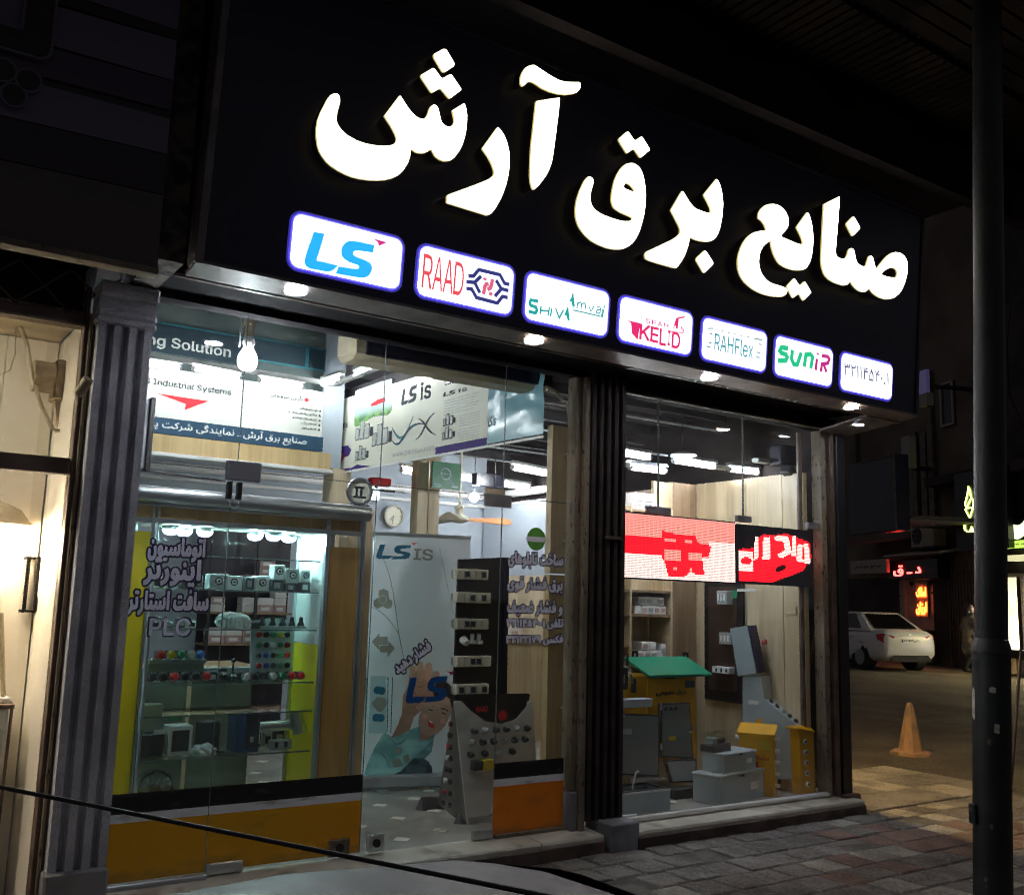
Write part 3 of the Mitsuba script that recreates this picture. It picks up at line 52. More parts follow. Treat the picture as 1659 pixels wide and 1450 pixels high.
    't_yellow': '185,36 185,48 192,48 193,21 196,18 202,18 204,20 205,27 211,27 212,26 211,19 212,18 218,18 220,20 221,28 228,27 227,20 228,18 235,18 236,19 236,24 233,32 237,34 241,34 243,26 243,18 241,14 236,11 228,11 224,14 220,11 211,11 208,13 203,11 192,11 188,13 186,17 186,35;139,36 139,48 146,48 147,20 149,18 155,18 162,30 166,32 171,32 174,31 179,24 178,15 173,11 166,11 161,13 156,11 146,11 142,13 140,17 140,35|167,25 164,19 166,18 172,18 172,22 170,25;93,21 93,27 95,31 98,34 107,37 107,41 115,41 115,20 116,18 124,18 126,19 126,25 123,32 125,34 130,35 133,26 133,18 131,14 125,11 115,11 112,12 110,15 100,15 97,16|103,29 100,23 101,22 108,22 107,30;123,44 125,46 128,46 130,44 130,41 128,39 125,39 123,41;38,4 39,7 44,8 50,15 50,20 47,25 48,28 54,30 56,22 59,18 68,18 69,19 69,24 66,33 74,34 76,26 76,18 73,13 68,11 56,12 50,4 43,0 40,0;65,5 67,7 70,7 72,5 72,2 70,0 67,0 65,2;0,11 1,23 2,25 6,25 9,23 7,19 7,14 10,10 13,9 27,10 29,14 21,15 18,19 18,25 20,30 25,34 31,34 37,28 38,16 37,12 33,6 27,3 11,2 4,5|25,24 27,21 31,21 29,27 26,27;21,44 23,46 26,46 28,44 31,46 34,46 36,44 36,41 34,39 31,39 29,41 26,39 23,39 21,41',
    't_plate': '222,17 219,35 221,36 225,35 228,9 222,9;196,24 196,30 199,35 209,36 213,30 214,10 209,9 208,20 201,20|202,27 205,25 207,26 206,31 202,30;141,7 142,17 146,18 148,17 147,9 149,6 153,5 159,6 162,10 162,16 160,21 165,23 167,20 167,16 170,14 174,15 175,22 180,22 180,15 185,14 187,16 185,26 189,28 191,27 193,16 191,11 187,9 180,9 178,11 176,11 175,9 167,10 167,6 163,2 158,0 146,1;119,24 119,30 122,35 132,36 136,30 137,10 132,9 131,20 124,20|126,30 125,26 129,25 130,27 129,31;97,24 97,30 100,35 110,36 114,30 115,10 110,9 109,20 102,20|104,30 103,26 107,25 108,27 107,31;73,13 74,22 77,28 80,30 79,33 83,36 92,25 93,12 90,9 84,10 77,9|79,16 81,15 81,18 85,18 85,15 88,15 88,19 85,25 82,25 80,23;50,24 50,30 53,35 63,36 67,30 68,10 63,9 62,20 55,20|56,27 59,25 61,26 60,31 56,30;24,10 33,36 39,36 48,10 45,9 41,10 37,25 36,25 30,9;3,17 0,35 2,36 6,36 6,32 8,31 10,32 10,35 13,35 14,31 15,31 17,36 21,36 22,30 20,26 8,25 9,9 3,9',
    't_neon': '100,13 102,21 107,19 113,19 117,21 117,25 113,33 111,34 110,38 117,42 125,26 125,17 123,14 116,11 106,11;64,19 84,19 86,17 86,13 84,11 64,11;0,11 0,20 3,28 10,26 8,17 11,10 17,8 26,8 35,11 36,14 28,15 22,19 22,29 24,33 31,38 37,38 40,37 45,30 46,17 45,13 42,7 35,2 27,0 10,1 4,4|30,28 31,23 37,23 37,28 35,30 32,30;35,50 37,52 41,52 43,50 43,46 41,44 37,44 35,46;25,50 27,52 31,52 33,50 33,46 31,44 27,44 25,46',
    't_neon2': '132,45 140,45 141,1 133,1;57,23 57,45 65,45 66,13 67,10 69,9 76,9 78,13 77,45 85,45 86,15 88,10 96,9 99,12 103,21 107,25 116,26 123,21 125,17 125,8 123,4 118,1 111,1 104,4 98,1 88,1 83,4 77,1 66,1 59,5 58,22|108,11 111,9 116,9 117,10 117,14 114,18 111,18 108,14;0,10 1,22 2,24 5,24 9,23 8,15 11,10 19,8 36,8 39,9 40,11 39,15 30,24 28,24 27,31 35,37 47,43 51,42 53,36 38,28 46,20 49,14 49,8 45,3 34,0 15,0 4,4',
    't_neon3': '113,24 113,58 121,58 122,14 114,14 114,23;83,5 84,9 92,12 95,15 97,19 97,24 93,33 101,37 105,28 105,16 103,12 99,7 89,1 85,0;57,7 68,13 71,17 72,23 68,33 76,37 80,27 80,18 77,11 71,5 61,0;69,50 71,52 75,52 77,50 77,45 75,43 71,43 69,45;47,24 47,58 55,58 56,14 48,14 48,23;0,11 0,20 4,28 10,26 8,16 12,9 23,8 28,10 30,12 32,19 28,33 31,33 33,35 37,34 40,24 40,15 38,9 31,2 25,0 10,1 4,4;16,40 16,45 18,47 22,47 24,45 24,40 22,38 18,38',
    't_small': '199,20 199,45 204,45 204,23 205,21 212,21 214,29 218,28 218,22 220,21 227,21 229,28 232,28 233,21 235,20 244,30 249,32 257,31 260,26 259,20 256,17 250,15 236,15 230,18 227,16 218,16 216,18 212,16 203,16|242,21 252,20 255,22 255,26 254,27 248,27;213,34 214,38 217,38 218,36 217,33;183,11 193,12 194,8 191,7 188,9 185,7 183,8;160,6 160,13 167,21 163,26 163,30 166,33 169,34 177,33 179,31 179,26 177,21 187,21 189,22 189,27 187,33 192,34 194,28 194,21 191,17 176,16 171,18 165,13 165,8 169,5 176,5 181,7 182,5 181,2 171,0 162,3|168,29 173,24 174,29;118,10 119,12 125,14 128,18 128,24 126,26 127,30 131,29 134,21 141,21 142,22 142,26 140,33 145,34 147,22 144,17 132,17 126,9 121,7;139,8 140,12 143,12 144,9 142,7;88,15 89,25 92,26 94,25 93,16 96,13 108,13 112,18 106,18 103,20 102,26 104,30 108,33 113,33 117,28 118,25 117,16 110,9 96,8 91,10|108,27 107,23 113,23 112,28;111,38 111,41 113,42 116,40 115,37;104,38 106,42 109,41 108,37;65,48 68,51 71,51 74,49 78,50 78,47 76,46;70,16 70,42 75,42 75,16;50,11 59,16 60,23 58,26 58,29 62,30 65,23 63,14 54,7 52,7;0,14 0,21 2,25 6,23 5,16 6,13 17,12 21,16 19,28 24,29 26,21 30,21 33,24 33,29 36,29 38,28 37,22 43,21 44,27 42,33 47,34 48,32 49,21 44,16 38,16 35,18 32,16 25,16 23,10 17,7 5,8 2,10;28,36 28,39 31,40 31,44 33,45 39,38 38,35|32,40 34,38 34,40',
}

# ---------------------------------------------------------------- helpers
def rings(code):
    return [[tuple(map(float, q.split(','))) for q in r.split(' ')] for r in code.split('|')]

def outline(name, scale=0.001):
    """The shapely polygons of one traced outline (x to the right, y up)."""
    out = []
    for code in OUTLINES[name].split(';'):
        r = rings(code)
        g = Polygon(r[0], r[1:]).buffer(0)
        out.append(shapely.affinity.scale(g, scale, scale, origin=(0, 0)))
    return out

import shapely.affinity

def polys(g):
    return [p for p in getattr(g, 'geoms', [g]) if p.geom_type == 'Polygon' and p.area > 1e-9]

def fit(gs, x0, y0, x1, y1):
    """Stretches the polygons into the box."""
    u = shapely.union_all(gs)
    a, b, c, d = u.bounds
    sx, sy = (x1 - x0) / (c - a), (y1 - y0) / (d - b)
    return polys(shapely.affinity.affine_transform(u, [sx, 0, 0, sy, x0 - a * sx, y0 - b * sy]))

def extrude(gs, depth):
    ms = [trimesh.creation.extrude_polygon(p, depth, engine='earcut') for g in (gs if isinstance(gs, list) else [gs]) for p in polys(g)]
    return trimesh.util.concatenate(ms)

def latin(text, x0, y0, x1, y1, depth=0.002, bold=False):
    m = meshkit.text_mesh(text, 0.1, depth, bold)
    lo, hi = m.bounds
    m.apply_translation(-lo)
    m.apply_scale([(x1 - x0) / (hi - lo)[0], (y1 - y0) / (hi - lo)[1], 1])
    m.apply_translation([x0, y0, 0])
    return m

def frame(o, x, y):
    """4 x 4 whose columns are x, y, x cross y and the origin."""
    x = np.asarray(x, float) / np.linalg.norm(x)
    y = np.asarray(y, float)
    n = np.cross(x, y)
    n /= np.linalg.norm(n)
    y = np.cross(n, x)
    m = np.eye(4)
    m[:3, 0], m[:3, 1], m[:3, 2], m[:3, 3] = x, y, n, o
    return m

def put(m, f):
    m = m.copy()
    m.apply_transform(f)
    return m

def wallframe(o):
    """Facing the street: x along the front, y up, z towards the viewer."""
    return frame(o, [1, 0, 0], [0, 0, 1])

def bx(x0, x1, y0, y1, z0, z1, b=0.0):
    """A box, its edges chamfered by b."""
    if b <= 0:
        m = trimesh.creation.box((x1 - x0, y1 - y0, z1 - z0))
        m.apply_translation([(x0 + x1) / 2, (y0 + y1) / 2, (z0 + z1) / 2])
        return m
    pts = []
    for sx, sy, sz in np.ndindex(2, 2, 2):
        p = np.array([(x0, x1)[sx], (y0, y1)[sy], (z0, z1)[sz]])
        s = np.array([1 - 2 * sx, 1 - 2 * sy, 1 - 2 * sz]) * b
        for k in range(3):
            q = p + s
            q[k] = p[k]
            pts.append(q)
    return hull(pts)

def hull(pts):
    m = manifold3d.Manifold.hull_points(np.asarray(pts, np.float32)).to_mesh()
    return trimesh.Trimesh(m.vert_properties[:, :3], m.tri_verts, process=False)

def join(*ms):
    return trimesh.util.concatenate([m for m in ms])

def rotz(m, deg, at=(0, 0, 0)):
    m = m.copy()
    m.apply_transform(trimesh.transformations.rotation_matrix(math.radians(deg), [0, 0, 1], at))
    return m

def rot(m, deg, axis, at=(0, 0, 0)):
    m = m.copy()
    m.apply_transform(trimesh.transformations.rotation_matrix(math.radians(deg), axis, at))
    return m

def tube(pts, r, n=8, cap=True):
    """A round bar along the points; r is one radius or one per point."""
    P = np.asarray(pts, float)
    r = np.broadcast_to(r, (len(P),))
    t = np.gradient(P, axis=0)
    t /= np.linalg.norm(t, axis=1, keepdims=True)
    a = np.cross(t[0], [0.31, 0.2, 0.93])
    a /= np.linalg.norm(a)
    V = []
    for p, d, q in zip(P, t, r):
        a = a - d * (a @ d)
        a /= np.linalg.norm(a)
        b = np.cross(d, a)
        k = np.arange(n) * 2 * np.pi / n
        V.append(p + q * (np.cos(k)[:, None] * a + np.sin(k)[:, None] * b))
    V = np.vstack(V)
    F = []
    for i in range(len(P) - 1):
        for k in range(n):
            a0, a1, b0, b1 = i * n + k, i * n + (k + 1) % n, (i + 1) * n + k, (i + 1) * n + (k + 1) % n
            F += [[a0, a1, b1], [a0, b1, b0]]
    if cap:
        V = np.vstack([V, P[0], P[-1]])
        m = len(V)
        for k in range(n):
            F += [[m - 2, (k + 1) % n, k], [m - 1, (len(P) - 1) * n + k, (len(P) - 1) * n + (k + 1) % n]]
    return trimesh.Trimesh(V, F, process=False)

def lathe(profile, n=24, at=(0, 0, 0)):
    m = trimesh.creation.revolve(np.asarray(profile, float), sections=n)
    m.apply_translation(at)
    return m

def numbered(name):
    k, n = name, 0
    while k in USED:
        n += 1
        k = f'{name}_{n:03d}'
    USED.add(k)
    return k
USED = set()

def thing(name, label, category, group=None):
    k = numbered(name)
    labels[k] = {'label': label, 'category': category}
    if group:
        labels[k]['group'] = group
    return k

def part(parent, name, mesh, mat, smooth=False, glow=None, label=None, stuff=False, **more):
    k = numbered(f'{parent}__{name}')
    shape = mikit.ply(mesh, mat, smooth=smooth, **more) if not isinstance(mesh, dict) else {**mesh, 'bsdf': {'type': 'ref', 'id': mat}}
    if glow is not None:
        shape['emitter'] = {'type': 'area', 'radiance': {'type': 'rgb', 'value': list(map(float, glow))}}
    scene[k] = shape
    if label or stuff:
        labels[k] = {}
        if label:
            labels[k]['label'] = label
        if stuff:
            labels[k]['kind'] = 'stuff'
    return k

def single(name, label, category, mesh, mat, smooth=False, group=None, glow=None):
    k = thing(name, label, category, group)
    scene[k] = mikit.ply(mesh, mat, smooth=smooth)
    if glow is not None:
        scene[k]['emitter'] = {'type': 'area', 'radiance': {'type': 'rgb', 'value': list(map(float, glow))}}
    return k

def structure(name, mesh, mat, smooth=False):
    k = numbered(name)
    scene[k] = mikit.ply(mesh, mat, smooth=smooth)
    labels[k] = {'kind': 'structure'}
    return k

# ---------------------------------------------------------------- materials
def rgb(c):
    return {'type': 'rgb', 'value': list(map(float, c))}

def mat(name, color, rough=0.6, metal=0.0, spec=0.5, **more):
    d = {'type': 'principled', 'base_color': color if isinstance(color, dict) else rgb(color), 'roughness': rough, 'metallic': metal, 'specular': spec, **more}
    scene[name] = {'type': 'twosided', 'bsdf': d}
    return name

def bumped(name, color, height_fn, scale, rough=0.8, eps=2e-3, **more):
    scene[name] = {'type': 'twosided', 'bsdf': {'type': 'bumpmap', 'arbitrary': proc(height_fn, eps), 'scale': scale,
                   'bsdf': {'type': 'principled', 'base_color': color if isinstance(color, dict) else rgb(color), 'roughness': rough, **more}}}
    return name

def spotted(p, a, b, f, lo=0.35, hi=0.65):
    return mix(a, b, smoothstep(lo, hi, fbm(p.x * f, p.y * f, p.z * f, 4)))

def grain(p, s=1.0):
    return fbm(p.x * 9 * s, p.y * 9 * s, p.z * 0.8 * s, 4)

mat('asphalt_mat', proc(lambda p, n, uv: mix((0.055, 0.048, 0.039), (0.115, 0.10, 0.08), smoothstep(0.3, 0.7, 0.6 * fbm(p.x * 1.3, p.y * 1.3, 0, 4) + 0.4 * noise(p.x * 60, p.y * 60)))), rough=0.75)
def paver_mat(name, a, b):
    bumped(name, proc(lambda p, n, uv: mix(a, b, smoothstep(0.25, 0.75, 0.7 * fbm(p.x * 5, p.y * 5, 1.0, 4) + 0.3 * noise(p.x * 70, p.y * 70)))),
           lambda p, n, uv: fbm(p.x * 30, p.y * 30, 0, 3), 0.004, rough=0.7)
paver_mat('paver_grey', (0.095, 0.086, 0.08), (0.20, 0.182, 0.17))
paver_mat('paver_dark', (0.085, 0.075, 0.069), (0.18, 0.16, 0.148))
paver_mat('paver_red', (0.11, 0.070, 0.057), (0.195, 0.125, 0.103))
paver_mat('paver_pale', (0.15, 0.14, 0.12), (0.31, 0.285, 0.25))
mat('joint_dirt', proc(lambda p, n, uv: spotted(p, (0.07, 0.062, 0.055), (0.13, 0.115, 0.10), 8)), rough=0.95)
bumped('pilaster_stone', proc(lambda p, n, uv: mix(spotted(p, (0.40, 0.41, 0.47), (0.56, 0.57, 0.63), 3), (0.12, 0.12, 0.14), smoothstep(0.62, 0.76, noise(p.x * 260, p.y * 260, p.z * 200)) * 0.7)),
       lambda p, n, uv: noise(p.x * 160, p.y * 160, p.z * 160), 0.003, rough=0.85)
bumped('pilaster_dark', proc(lambda p, n, uv: spotted(p, (0.012, 0.009, 0.009), (0.028, 0.019, 0.018), 6)), lambda p, n, uv: noise(p.x * 120, p.y * 120, p.z * 120), 0.003, rough=0.75)
bumped('plinth_stone', proc(lambda p, n, uv: spotted(p, (0.16, 0.16, 0.18), (0.26, 0.26, 0.28), 4)), lambda p, n, uv: fbm(p.x * 40, p.y * 40, p.z * 40), 0.004, rough=0.8)
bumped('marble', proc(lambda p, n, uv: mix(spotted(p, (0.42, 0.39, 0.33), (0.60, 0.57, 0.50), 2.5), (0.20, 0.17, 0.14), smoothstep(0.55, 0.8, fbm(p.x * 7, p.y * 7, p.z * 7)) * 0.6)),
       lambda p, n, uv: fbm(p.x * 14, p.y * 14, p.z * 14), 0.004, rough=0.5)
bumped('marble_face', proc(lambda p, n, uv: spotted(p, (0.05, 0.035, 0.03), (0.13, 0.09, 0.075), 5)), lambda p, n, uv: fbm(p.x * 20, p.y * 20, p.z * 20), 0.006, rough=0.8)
mat('beige_steel', proc(lambda p, n, uv: mix(spotted(p, (0.14, 0.115, 0.085), (0.23, 0.19, 0.14), 2), (0.07, 0.045, 0.03), smoothstep(0.62, 0.8, fbm(p.x * 60, p.y * 60, p.z * 18)))), rough=0.55)
mat('brown_steel', proc(lambda p, n, uv: spotted(p, (0.07, 0.045, 0.035), (0.12, 0.08, 0.065), 6)), rough=0.5)
mat('black_steel', (0.012, 0.010, 0.012), rough=0.45)
mat('black_matt', (0.010, 0.009, 0.010), rough=0.95, spec=0.08)
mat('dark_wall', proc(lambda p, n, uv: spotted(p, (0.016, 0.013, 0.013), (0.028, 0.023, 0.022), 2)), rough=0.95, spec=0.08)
mat('floor_grey', proc(lambda p, n, uv: spotted(p, (0.20, 0.185, 0.165), (0.30, 0.28, 0.25), 3)), rough=0.35)
mat('floor_white', proc(lambda p, n, uv: spotted(p, (0.52, 0.48, 0.42), (0.66, 0.62, 0.55), 6)), rough=0.3)
mat('wall_blue', proc(lambda p, n, uv: spotted(p, (0.33, 0.37, 0.42), (0.40, 0.44, 0.49), 1.2)), rough=0.7)
mat('wall_green', proc(lambda p, n, uv: spotted(p, (0.045, 0.062, 0.06), (0.075, 0.095, 0.09), 2)), rough=0.8)
mat('ceiling_dark', proc(lambda p, n, uv: spotted(p, (0.006, 0.005, 0.006), (0.014, 0.012, 0.014), 3)), rough=0.8)
def wood(name, a, b, s=1.0):
    mat(name, proc(lambda p, n, uv: mix(a, b, smoothstep(0.25, 0.75, 0.75 * grain(p, s) + 0.25 * noise(p.x * 90, p.y * 90, p.z * 4)))), rough=0.45)
wood('wood_pale', (0.44, 0.34, 0.21), (0.60, 0.49, 0.33))
wood('wood_golden', (0.42, 0.29, 0.13), (0.58, 0.43, 0.22))
wood('wood_brown', (0.20, 0.13, 0.075), (0.30, 0.20, 0.12))
mat('white_paint', (0.72, 0.72, 0.70), rough=0.4)
mat('aluminium', proc(lambda p, n, uv: spotted(p, (0.42, 0.45, 0.47), (0.56, 0.58, 0.60), 4)), rough=0.32, metal=0.85)
mat('steel', (0.55, 0.56, 0.57), rough=0.25, metal=1.0)
mat('sticker_black', proc(lambda p, n, uv: mix((0.007, 0.007, 0.008), (0.05, 0.045, 0.04), smoothstep(0.60, 0.85, fbm(p.x * 9, p.z * 30, 2.0, 4)) * 0.6)), rough=0.45)
mat('sticker_white', proc(lambda p, n, uv: mix((0.80, 0.82, 0.88), (0.45, 0.43, 0.40), smoothstep(0.58, 0.85, fbm(p.x * 8, p.z * 26, 5.0, 4)))), rough=0.45)
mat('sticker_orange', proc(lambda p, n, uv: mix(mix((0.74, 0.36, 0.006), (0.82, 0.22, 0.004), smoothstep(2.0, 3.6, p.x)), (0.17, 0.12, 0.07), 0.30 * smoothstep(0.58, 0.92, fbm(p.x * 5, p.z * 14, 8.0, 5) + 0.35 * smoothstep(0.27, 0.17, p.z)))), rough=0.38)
mat('decal_lilac', (0.82, 0.83, 0.99), rough=0.6)
mat('decal_navy', (0.018, 0.014, 0.07), rough=0.5)
scene['pane_glass'] = {'type': 'thindielectric', 'int_ior': 1.5, 'specular_transmittance': rgb((0.93, 0.965, 0.955))}
mat('glass_edge', (0.10, 0.13, 0.125), rough=0.3, spec=0.5)

# ---------------------------------------------------------------- ground
G = 0.05
def sheet(x0, x1, y0, y1, z, n=1):
    return trimesh.Trimesh([[x0, y0, z], [x1, y0, z], [x1, y1, z], [x0, y1, z]], [[0, 1, 2], [0, 2, 3]], process=False)
structure('road', trimesh.Trimesh([[x, y, z] for x in (-160, 200) for y, z in ((-160, G - 0.022), (2, G - 0.022), (12, G + 0.08), (60, G + 0.08), (220, G + 0.08))],
          [[0, 5, 6], [0, 6, 1], [1, 6, 7], [1, 7, 2], [2, 7, 8], [2, 8, 3], [3, 8, 9], [3, 9, 4]], process=False), 'asphalt_mat')   # rises a little into the side street
structure('pavement', bx(-6, 8.85, -3.3, -0.21, -0.3, G - 0.012), 'joint_dirt')
ptypes = ['paver_grey', 'paver_dark', 'paver_red', 'paver_pale']
pshape = {}
def paver(k, rows=0):
    w, d = 0.25, 0.25
    ms = []
    for v in range(4):
        b = 0.006 + 0.003 * v
        ms.append(bx(-w / 2 + 0.005 + 0.001 * v, w / 2 - 0.005, -d / 2 + 0.005, d / 2 - 0.006, -0.05, 0, b))
    return ms
pforms = [mikit.ply(m, 'paver_grey') for m in paver(0)]
for r in range(12):
    for c in range(25):
        x = 2.675 + 0.25 * c + (0.125 if r % 2 else 0) - 0.06
        y = -0.34 - 0.25 * r
        red = (r in (3, 4, 7, 8, 9) and x > 5.2 + 0.3 * math.sin(r)) or (r in (1, 2) and 5.7 < x < 7.3)
        u = rng.random()
        k = 2 if red and u < 0.75 else (0 if u < 0.55 else 1 if u < 0.85 else 3)
        sink = 0.010 * rng.random() + (0.02 if rng.random() < 0.05 else 0)
        key = numbered('pavement__paver')
        scene[key] = {**pforms[rng.integers(4)], 'bsdf': {'type': 'ref', 'id': ptypes[k]},
                      'to_world': T().translate([float(x), float(y), float(G - sink)]).rotate([0, 0, 1], float(rng.normal(0, 1.2))).rotate([1, 0, 0], float(rng.normal(0, 0.8)))}
far = []
for r in range(12):
    for c in range(14):
        far.append(bx(-0.95 + 0.25 * c, -0.706 + 0.25 * c, -0.46 - 0.25 * r, -0.216 - 0.25 * r, G - 0.05, G - 0.004, 0.006))
part('pavement', 'paver_field', join(*far), 'paver_dark', stuff=True)
# worn concrete slabs beside the corner of the shop
scene_slabs = 0
for i in range(5):
    for j in range(3):
        x, y = 6.98 + 0.42 * i, -0.18 + 0.46 * j
        part('pavement', 'concrete_slab', rotz(bx(x, x + 0.41, y, y + 0.45, G - 0.07, G - 0.004 - 0.010 * rng.random(), 0.007), rng.normal(0, 1.5), (x, y, 0)), ['paver_pale', 'paver_grey'][rng.integers(2)])

# ---------------------------------------------------------------- the shop building
BLD = thing('shop_building', 'electrical shop with wide glass front under a lit black sign', 'shop')
ZF = 0.155
part(BLD, 'floor', bx(0.96, 6.83, 0.03, 5.4, -0.05, ZF), 'floor_grey')
for i in range(10):
    for j in range(8):
        x, y = 3.0 + 0.33 * i - 0.08 * (j % 2), 0.25 + 0.42 * j + 0.10 * (i % 3)
        if x > 6.7 or (x > 5.0 and y > 1.3): continue
        d = trimesh.creation.box((0.085, 0.085, 0.004))
        part(BLD + '__floor', 'tile', put(rotz(d, 45), frame((x, y, ZF + 0.0025), [1, 0, 0], [0, 1, 0])), 'floor_white')
part(BLD, 'wall', bx(0.93, 0.955, 0.07, 5.4, ZF, 4.2), 'wall_blue')
part(BLD, 'wall', bx(0.80, 6.99, 5.4, 5.6, 0, 4.2), 'wall_blue')
part(BLD, 'wall', bx(6.83, 6.99, 0.10, 5.4, 0, 5.2), 'dark_wall')
part(BLD, 'moulding', join(bx(0.96, 6.83, 5.30, 5.4, 2.86, 2.95, 0.02), bx(0.96, 6.83, 5.345, 5.4, 2.76, 2.80, 0.01)), 'white_paint')
part(BLD, 'moulding', join(bx(6.74, 6.83, 3.2, 5.3, 2.86, 2.95, 0.02), bx(6.785, 6.83, 3.2, 5.345, 2.765, 2.80, 0.01)), 'white_paint')
part(BLD, 'wall_lining', bx(6.775, 6.83, 3.2, 5.345, 1.9, 2.76), 'wall_blue')
part(BLD, 'wall_lining', bx(6.775, 6.83, 1.5, 3.19, 1.9, 2.76), 'wood_brown')
part(BLD, 'wall_lining', bx(6.775, 6.83, 1.5, 5.4, ZF, 1.9), 'wood_pale')
part(BLD, 'ceiling', bx(3.80, 6.83, 0.10, 5.4, 3.42, 3.52), 'ceiling_dark')
part(BLD, 'ceiling', bx(0.96, 3.80, 3.12, 5.4, 3.42, 3.52), 'ceiling_dark')
part(BLD, 'ceiling', bx(0.96, 3.80, 0.10, 3.12, 4.10, 4.20), 'wall_green')
for i in range(9):
    y = 0.7 + 0.52 * i
    part(BLD, 'ceiling_beam', bx(3.82, 6.83, y, y + 0.06, 3.33, 3.42, 0.005), 'ceiling_dark')
for i, y in enumerate((1.25, 2.35, 3.6, 4.4)):
    part(BLD, 'ceiling_pipe', tube([[3.85, y, 3.24], [6.8, y, 3.24]], 0.012), 'aluminium')
# bulkhead over the left half, its wood strip and the column at its end
part(BLD, 'bulkhead', bx(0.96, 3.495, 3.02, 3.12, 2.72, 4.10), 'wall_green')
part(BLD, 'bulkhead_strip', bx(0.96, 3.60, 2.985, 3.017, 2.725, 2.872), 'wood_golden')
part(BLD, 'bulkhead_strip', bx(0.96, 3.62, 2.96, 3.11, 2.69, 2.722, 0.004), 'white_paint')
part(BLD, 'column', bx(3.63, 3.80, 2.98, 3.20, ZF, 2.74), 'wood_pale')
part(BLD, 'column', bx(3.50, 3.70, 2.99, 3.12, 2.742, 4.10), 'wall_blue')
part(BLD, 'column', bx(4.53, 4.64, 3.02, 3.16, ZF, 3.42), 'wood_pale')
part(BLD, 'column', bx(4.665, 4.78, 3.04, 3.18, ZF, 3.42), 'wood_pale')
# wood lining right of the entrance and of the right window
part(BLD, 'wood_panel', bx(3.96, 4.11, 0.10, 0.16, ZF, 1.78), 'wood_golden')
part(BLD, 'wood_panel', bx(3.96, 4.11, 0.10, 0.16, 1.79, 2.80), 'wood_pale')
part(BLD, 'pipe', tube([[4.085, 0.075, 0.5], [4.085, 0.075, 2.86], [4.07, 0.09, 2.98]], 0.014), 'beige_steel', smooth=True)
for z in (0.9, 1.35, 2.0, 2.6):
    part(BLD, 'pipe_clip', bx(4.063, 4.107, 0.055, 0.098, z, z + 0.02), 'beige_steel')
part(BLD, 'wood_panel', bx(6.55, 6.60, 0.10, 0.315, ZF, 2.72), 'wood_pale')
part(BLD, 'wood_panel', bx(6.55, 6.60, 0.322, 0.72, ZF, 2.722), 'wood_pale')
part(BLD, 'wood_panel', bx(6.55, 6.60, 0.727, 1.33, ZF, 2.72), 'wood_pale')
part(BLD, 'wood_panel', bx(6.22, 6.60, 1.335, 1.39, ZF, 2.715), 'wood_brown')
for q, r in ((6.511, 0.022), (6.651, 0.014)):
    part(BLD, 'pipe', tube([[min(q, 6.52), 0.10, ZF], [min(q, 6.52), 0.10, 3.05]], r, 10), 'brown_steel' if r > 0.02 else 'aluminium', smooth=True)
# upper front wall, the balcony over the sign and its slatted underside
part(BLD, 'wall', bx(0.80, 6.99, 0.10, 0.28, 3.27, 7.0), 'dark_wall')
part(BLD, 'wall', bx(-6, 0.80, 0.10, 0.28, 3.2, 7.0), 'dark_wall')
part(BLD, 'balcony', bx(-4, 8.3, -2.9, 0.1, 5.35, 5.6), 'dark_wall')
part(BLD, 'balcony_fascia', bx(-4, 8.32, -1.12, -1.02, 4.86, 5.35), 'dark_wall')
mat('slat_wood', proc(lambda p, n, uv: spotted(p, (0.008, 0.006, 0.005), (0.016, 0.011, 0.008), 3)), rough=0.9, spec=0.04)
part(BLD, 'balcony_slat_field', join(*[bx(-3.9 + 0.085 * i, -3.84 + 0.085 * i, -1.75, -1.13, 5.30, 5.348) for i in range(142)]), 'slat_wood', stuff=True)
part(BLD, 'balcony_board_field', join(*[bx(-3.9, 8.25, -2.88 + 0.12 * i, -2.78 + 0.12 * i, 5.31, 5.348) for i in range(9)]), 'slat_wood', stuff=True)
# shutter housing and rails between the sign and the glass
part(BLD, 'shutter_box', bx(1.22, 6.72, -0.34, -0.03, 3.175, 3.26, 0.01), 'black_matt')
part(BLD, 'header', bx(1.22, 4.15, -0.06, 0.05, 3.13, 3.172), 'black_matt')
part(BLD, 'header', bx(4.452, 6.75, -0.06, 0.05, 3.07, 3.172), 'black_matt')
part(BLD, 'shutter_rail', bx(1.24, 6.7, -0.375, -0.352, 3.158, 3.176), 'brown_steel')
part(BLD, 'shutter_rail', bx(4.47, 6.58, -0.075, -0.062, 3.066, 3.078), 'beige_steel')
lat = []
for i in range(34):
    x = 4.1 + 0.08 * i
    lat += [tube([[x, -0.62, 3.14], [x + 0.16, -0.40, 3.15]], 0.006, 5), tube([[x + 0.16, -0.62, 3.14], [x, -0.40, 3.15]], 0.006, 5)]
part(BLD, 'shutter_lattice', join(*lat), 'black_steel', stuff=True)
for x in (2.02, 2.32, 2.72, 3.18, 3.62, 4.9, 5.6):
    part(BLD, 'bracket', bx(x, x + 0.14, -0.46, -0.445, 3.150, 3.172), 'brown_steel')
for y in (-0.50, -0.55, -0.60, -0.66):
    part(BLD, 'shutter_rail', bx(1.25, 6.8, y, y + 0.018, 3.155 + 0.02 * (y < -0.52), 3.170 + 0.02 * (y < -0.52)), 'black_matt')
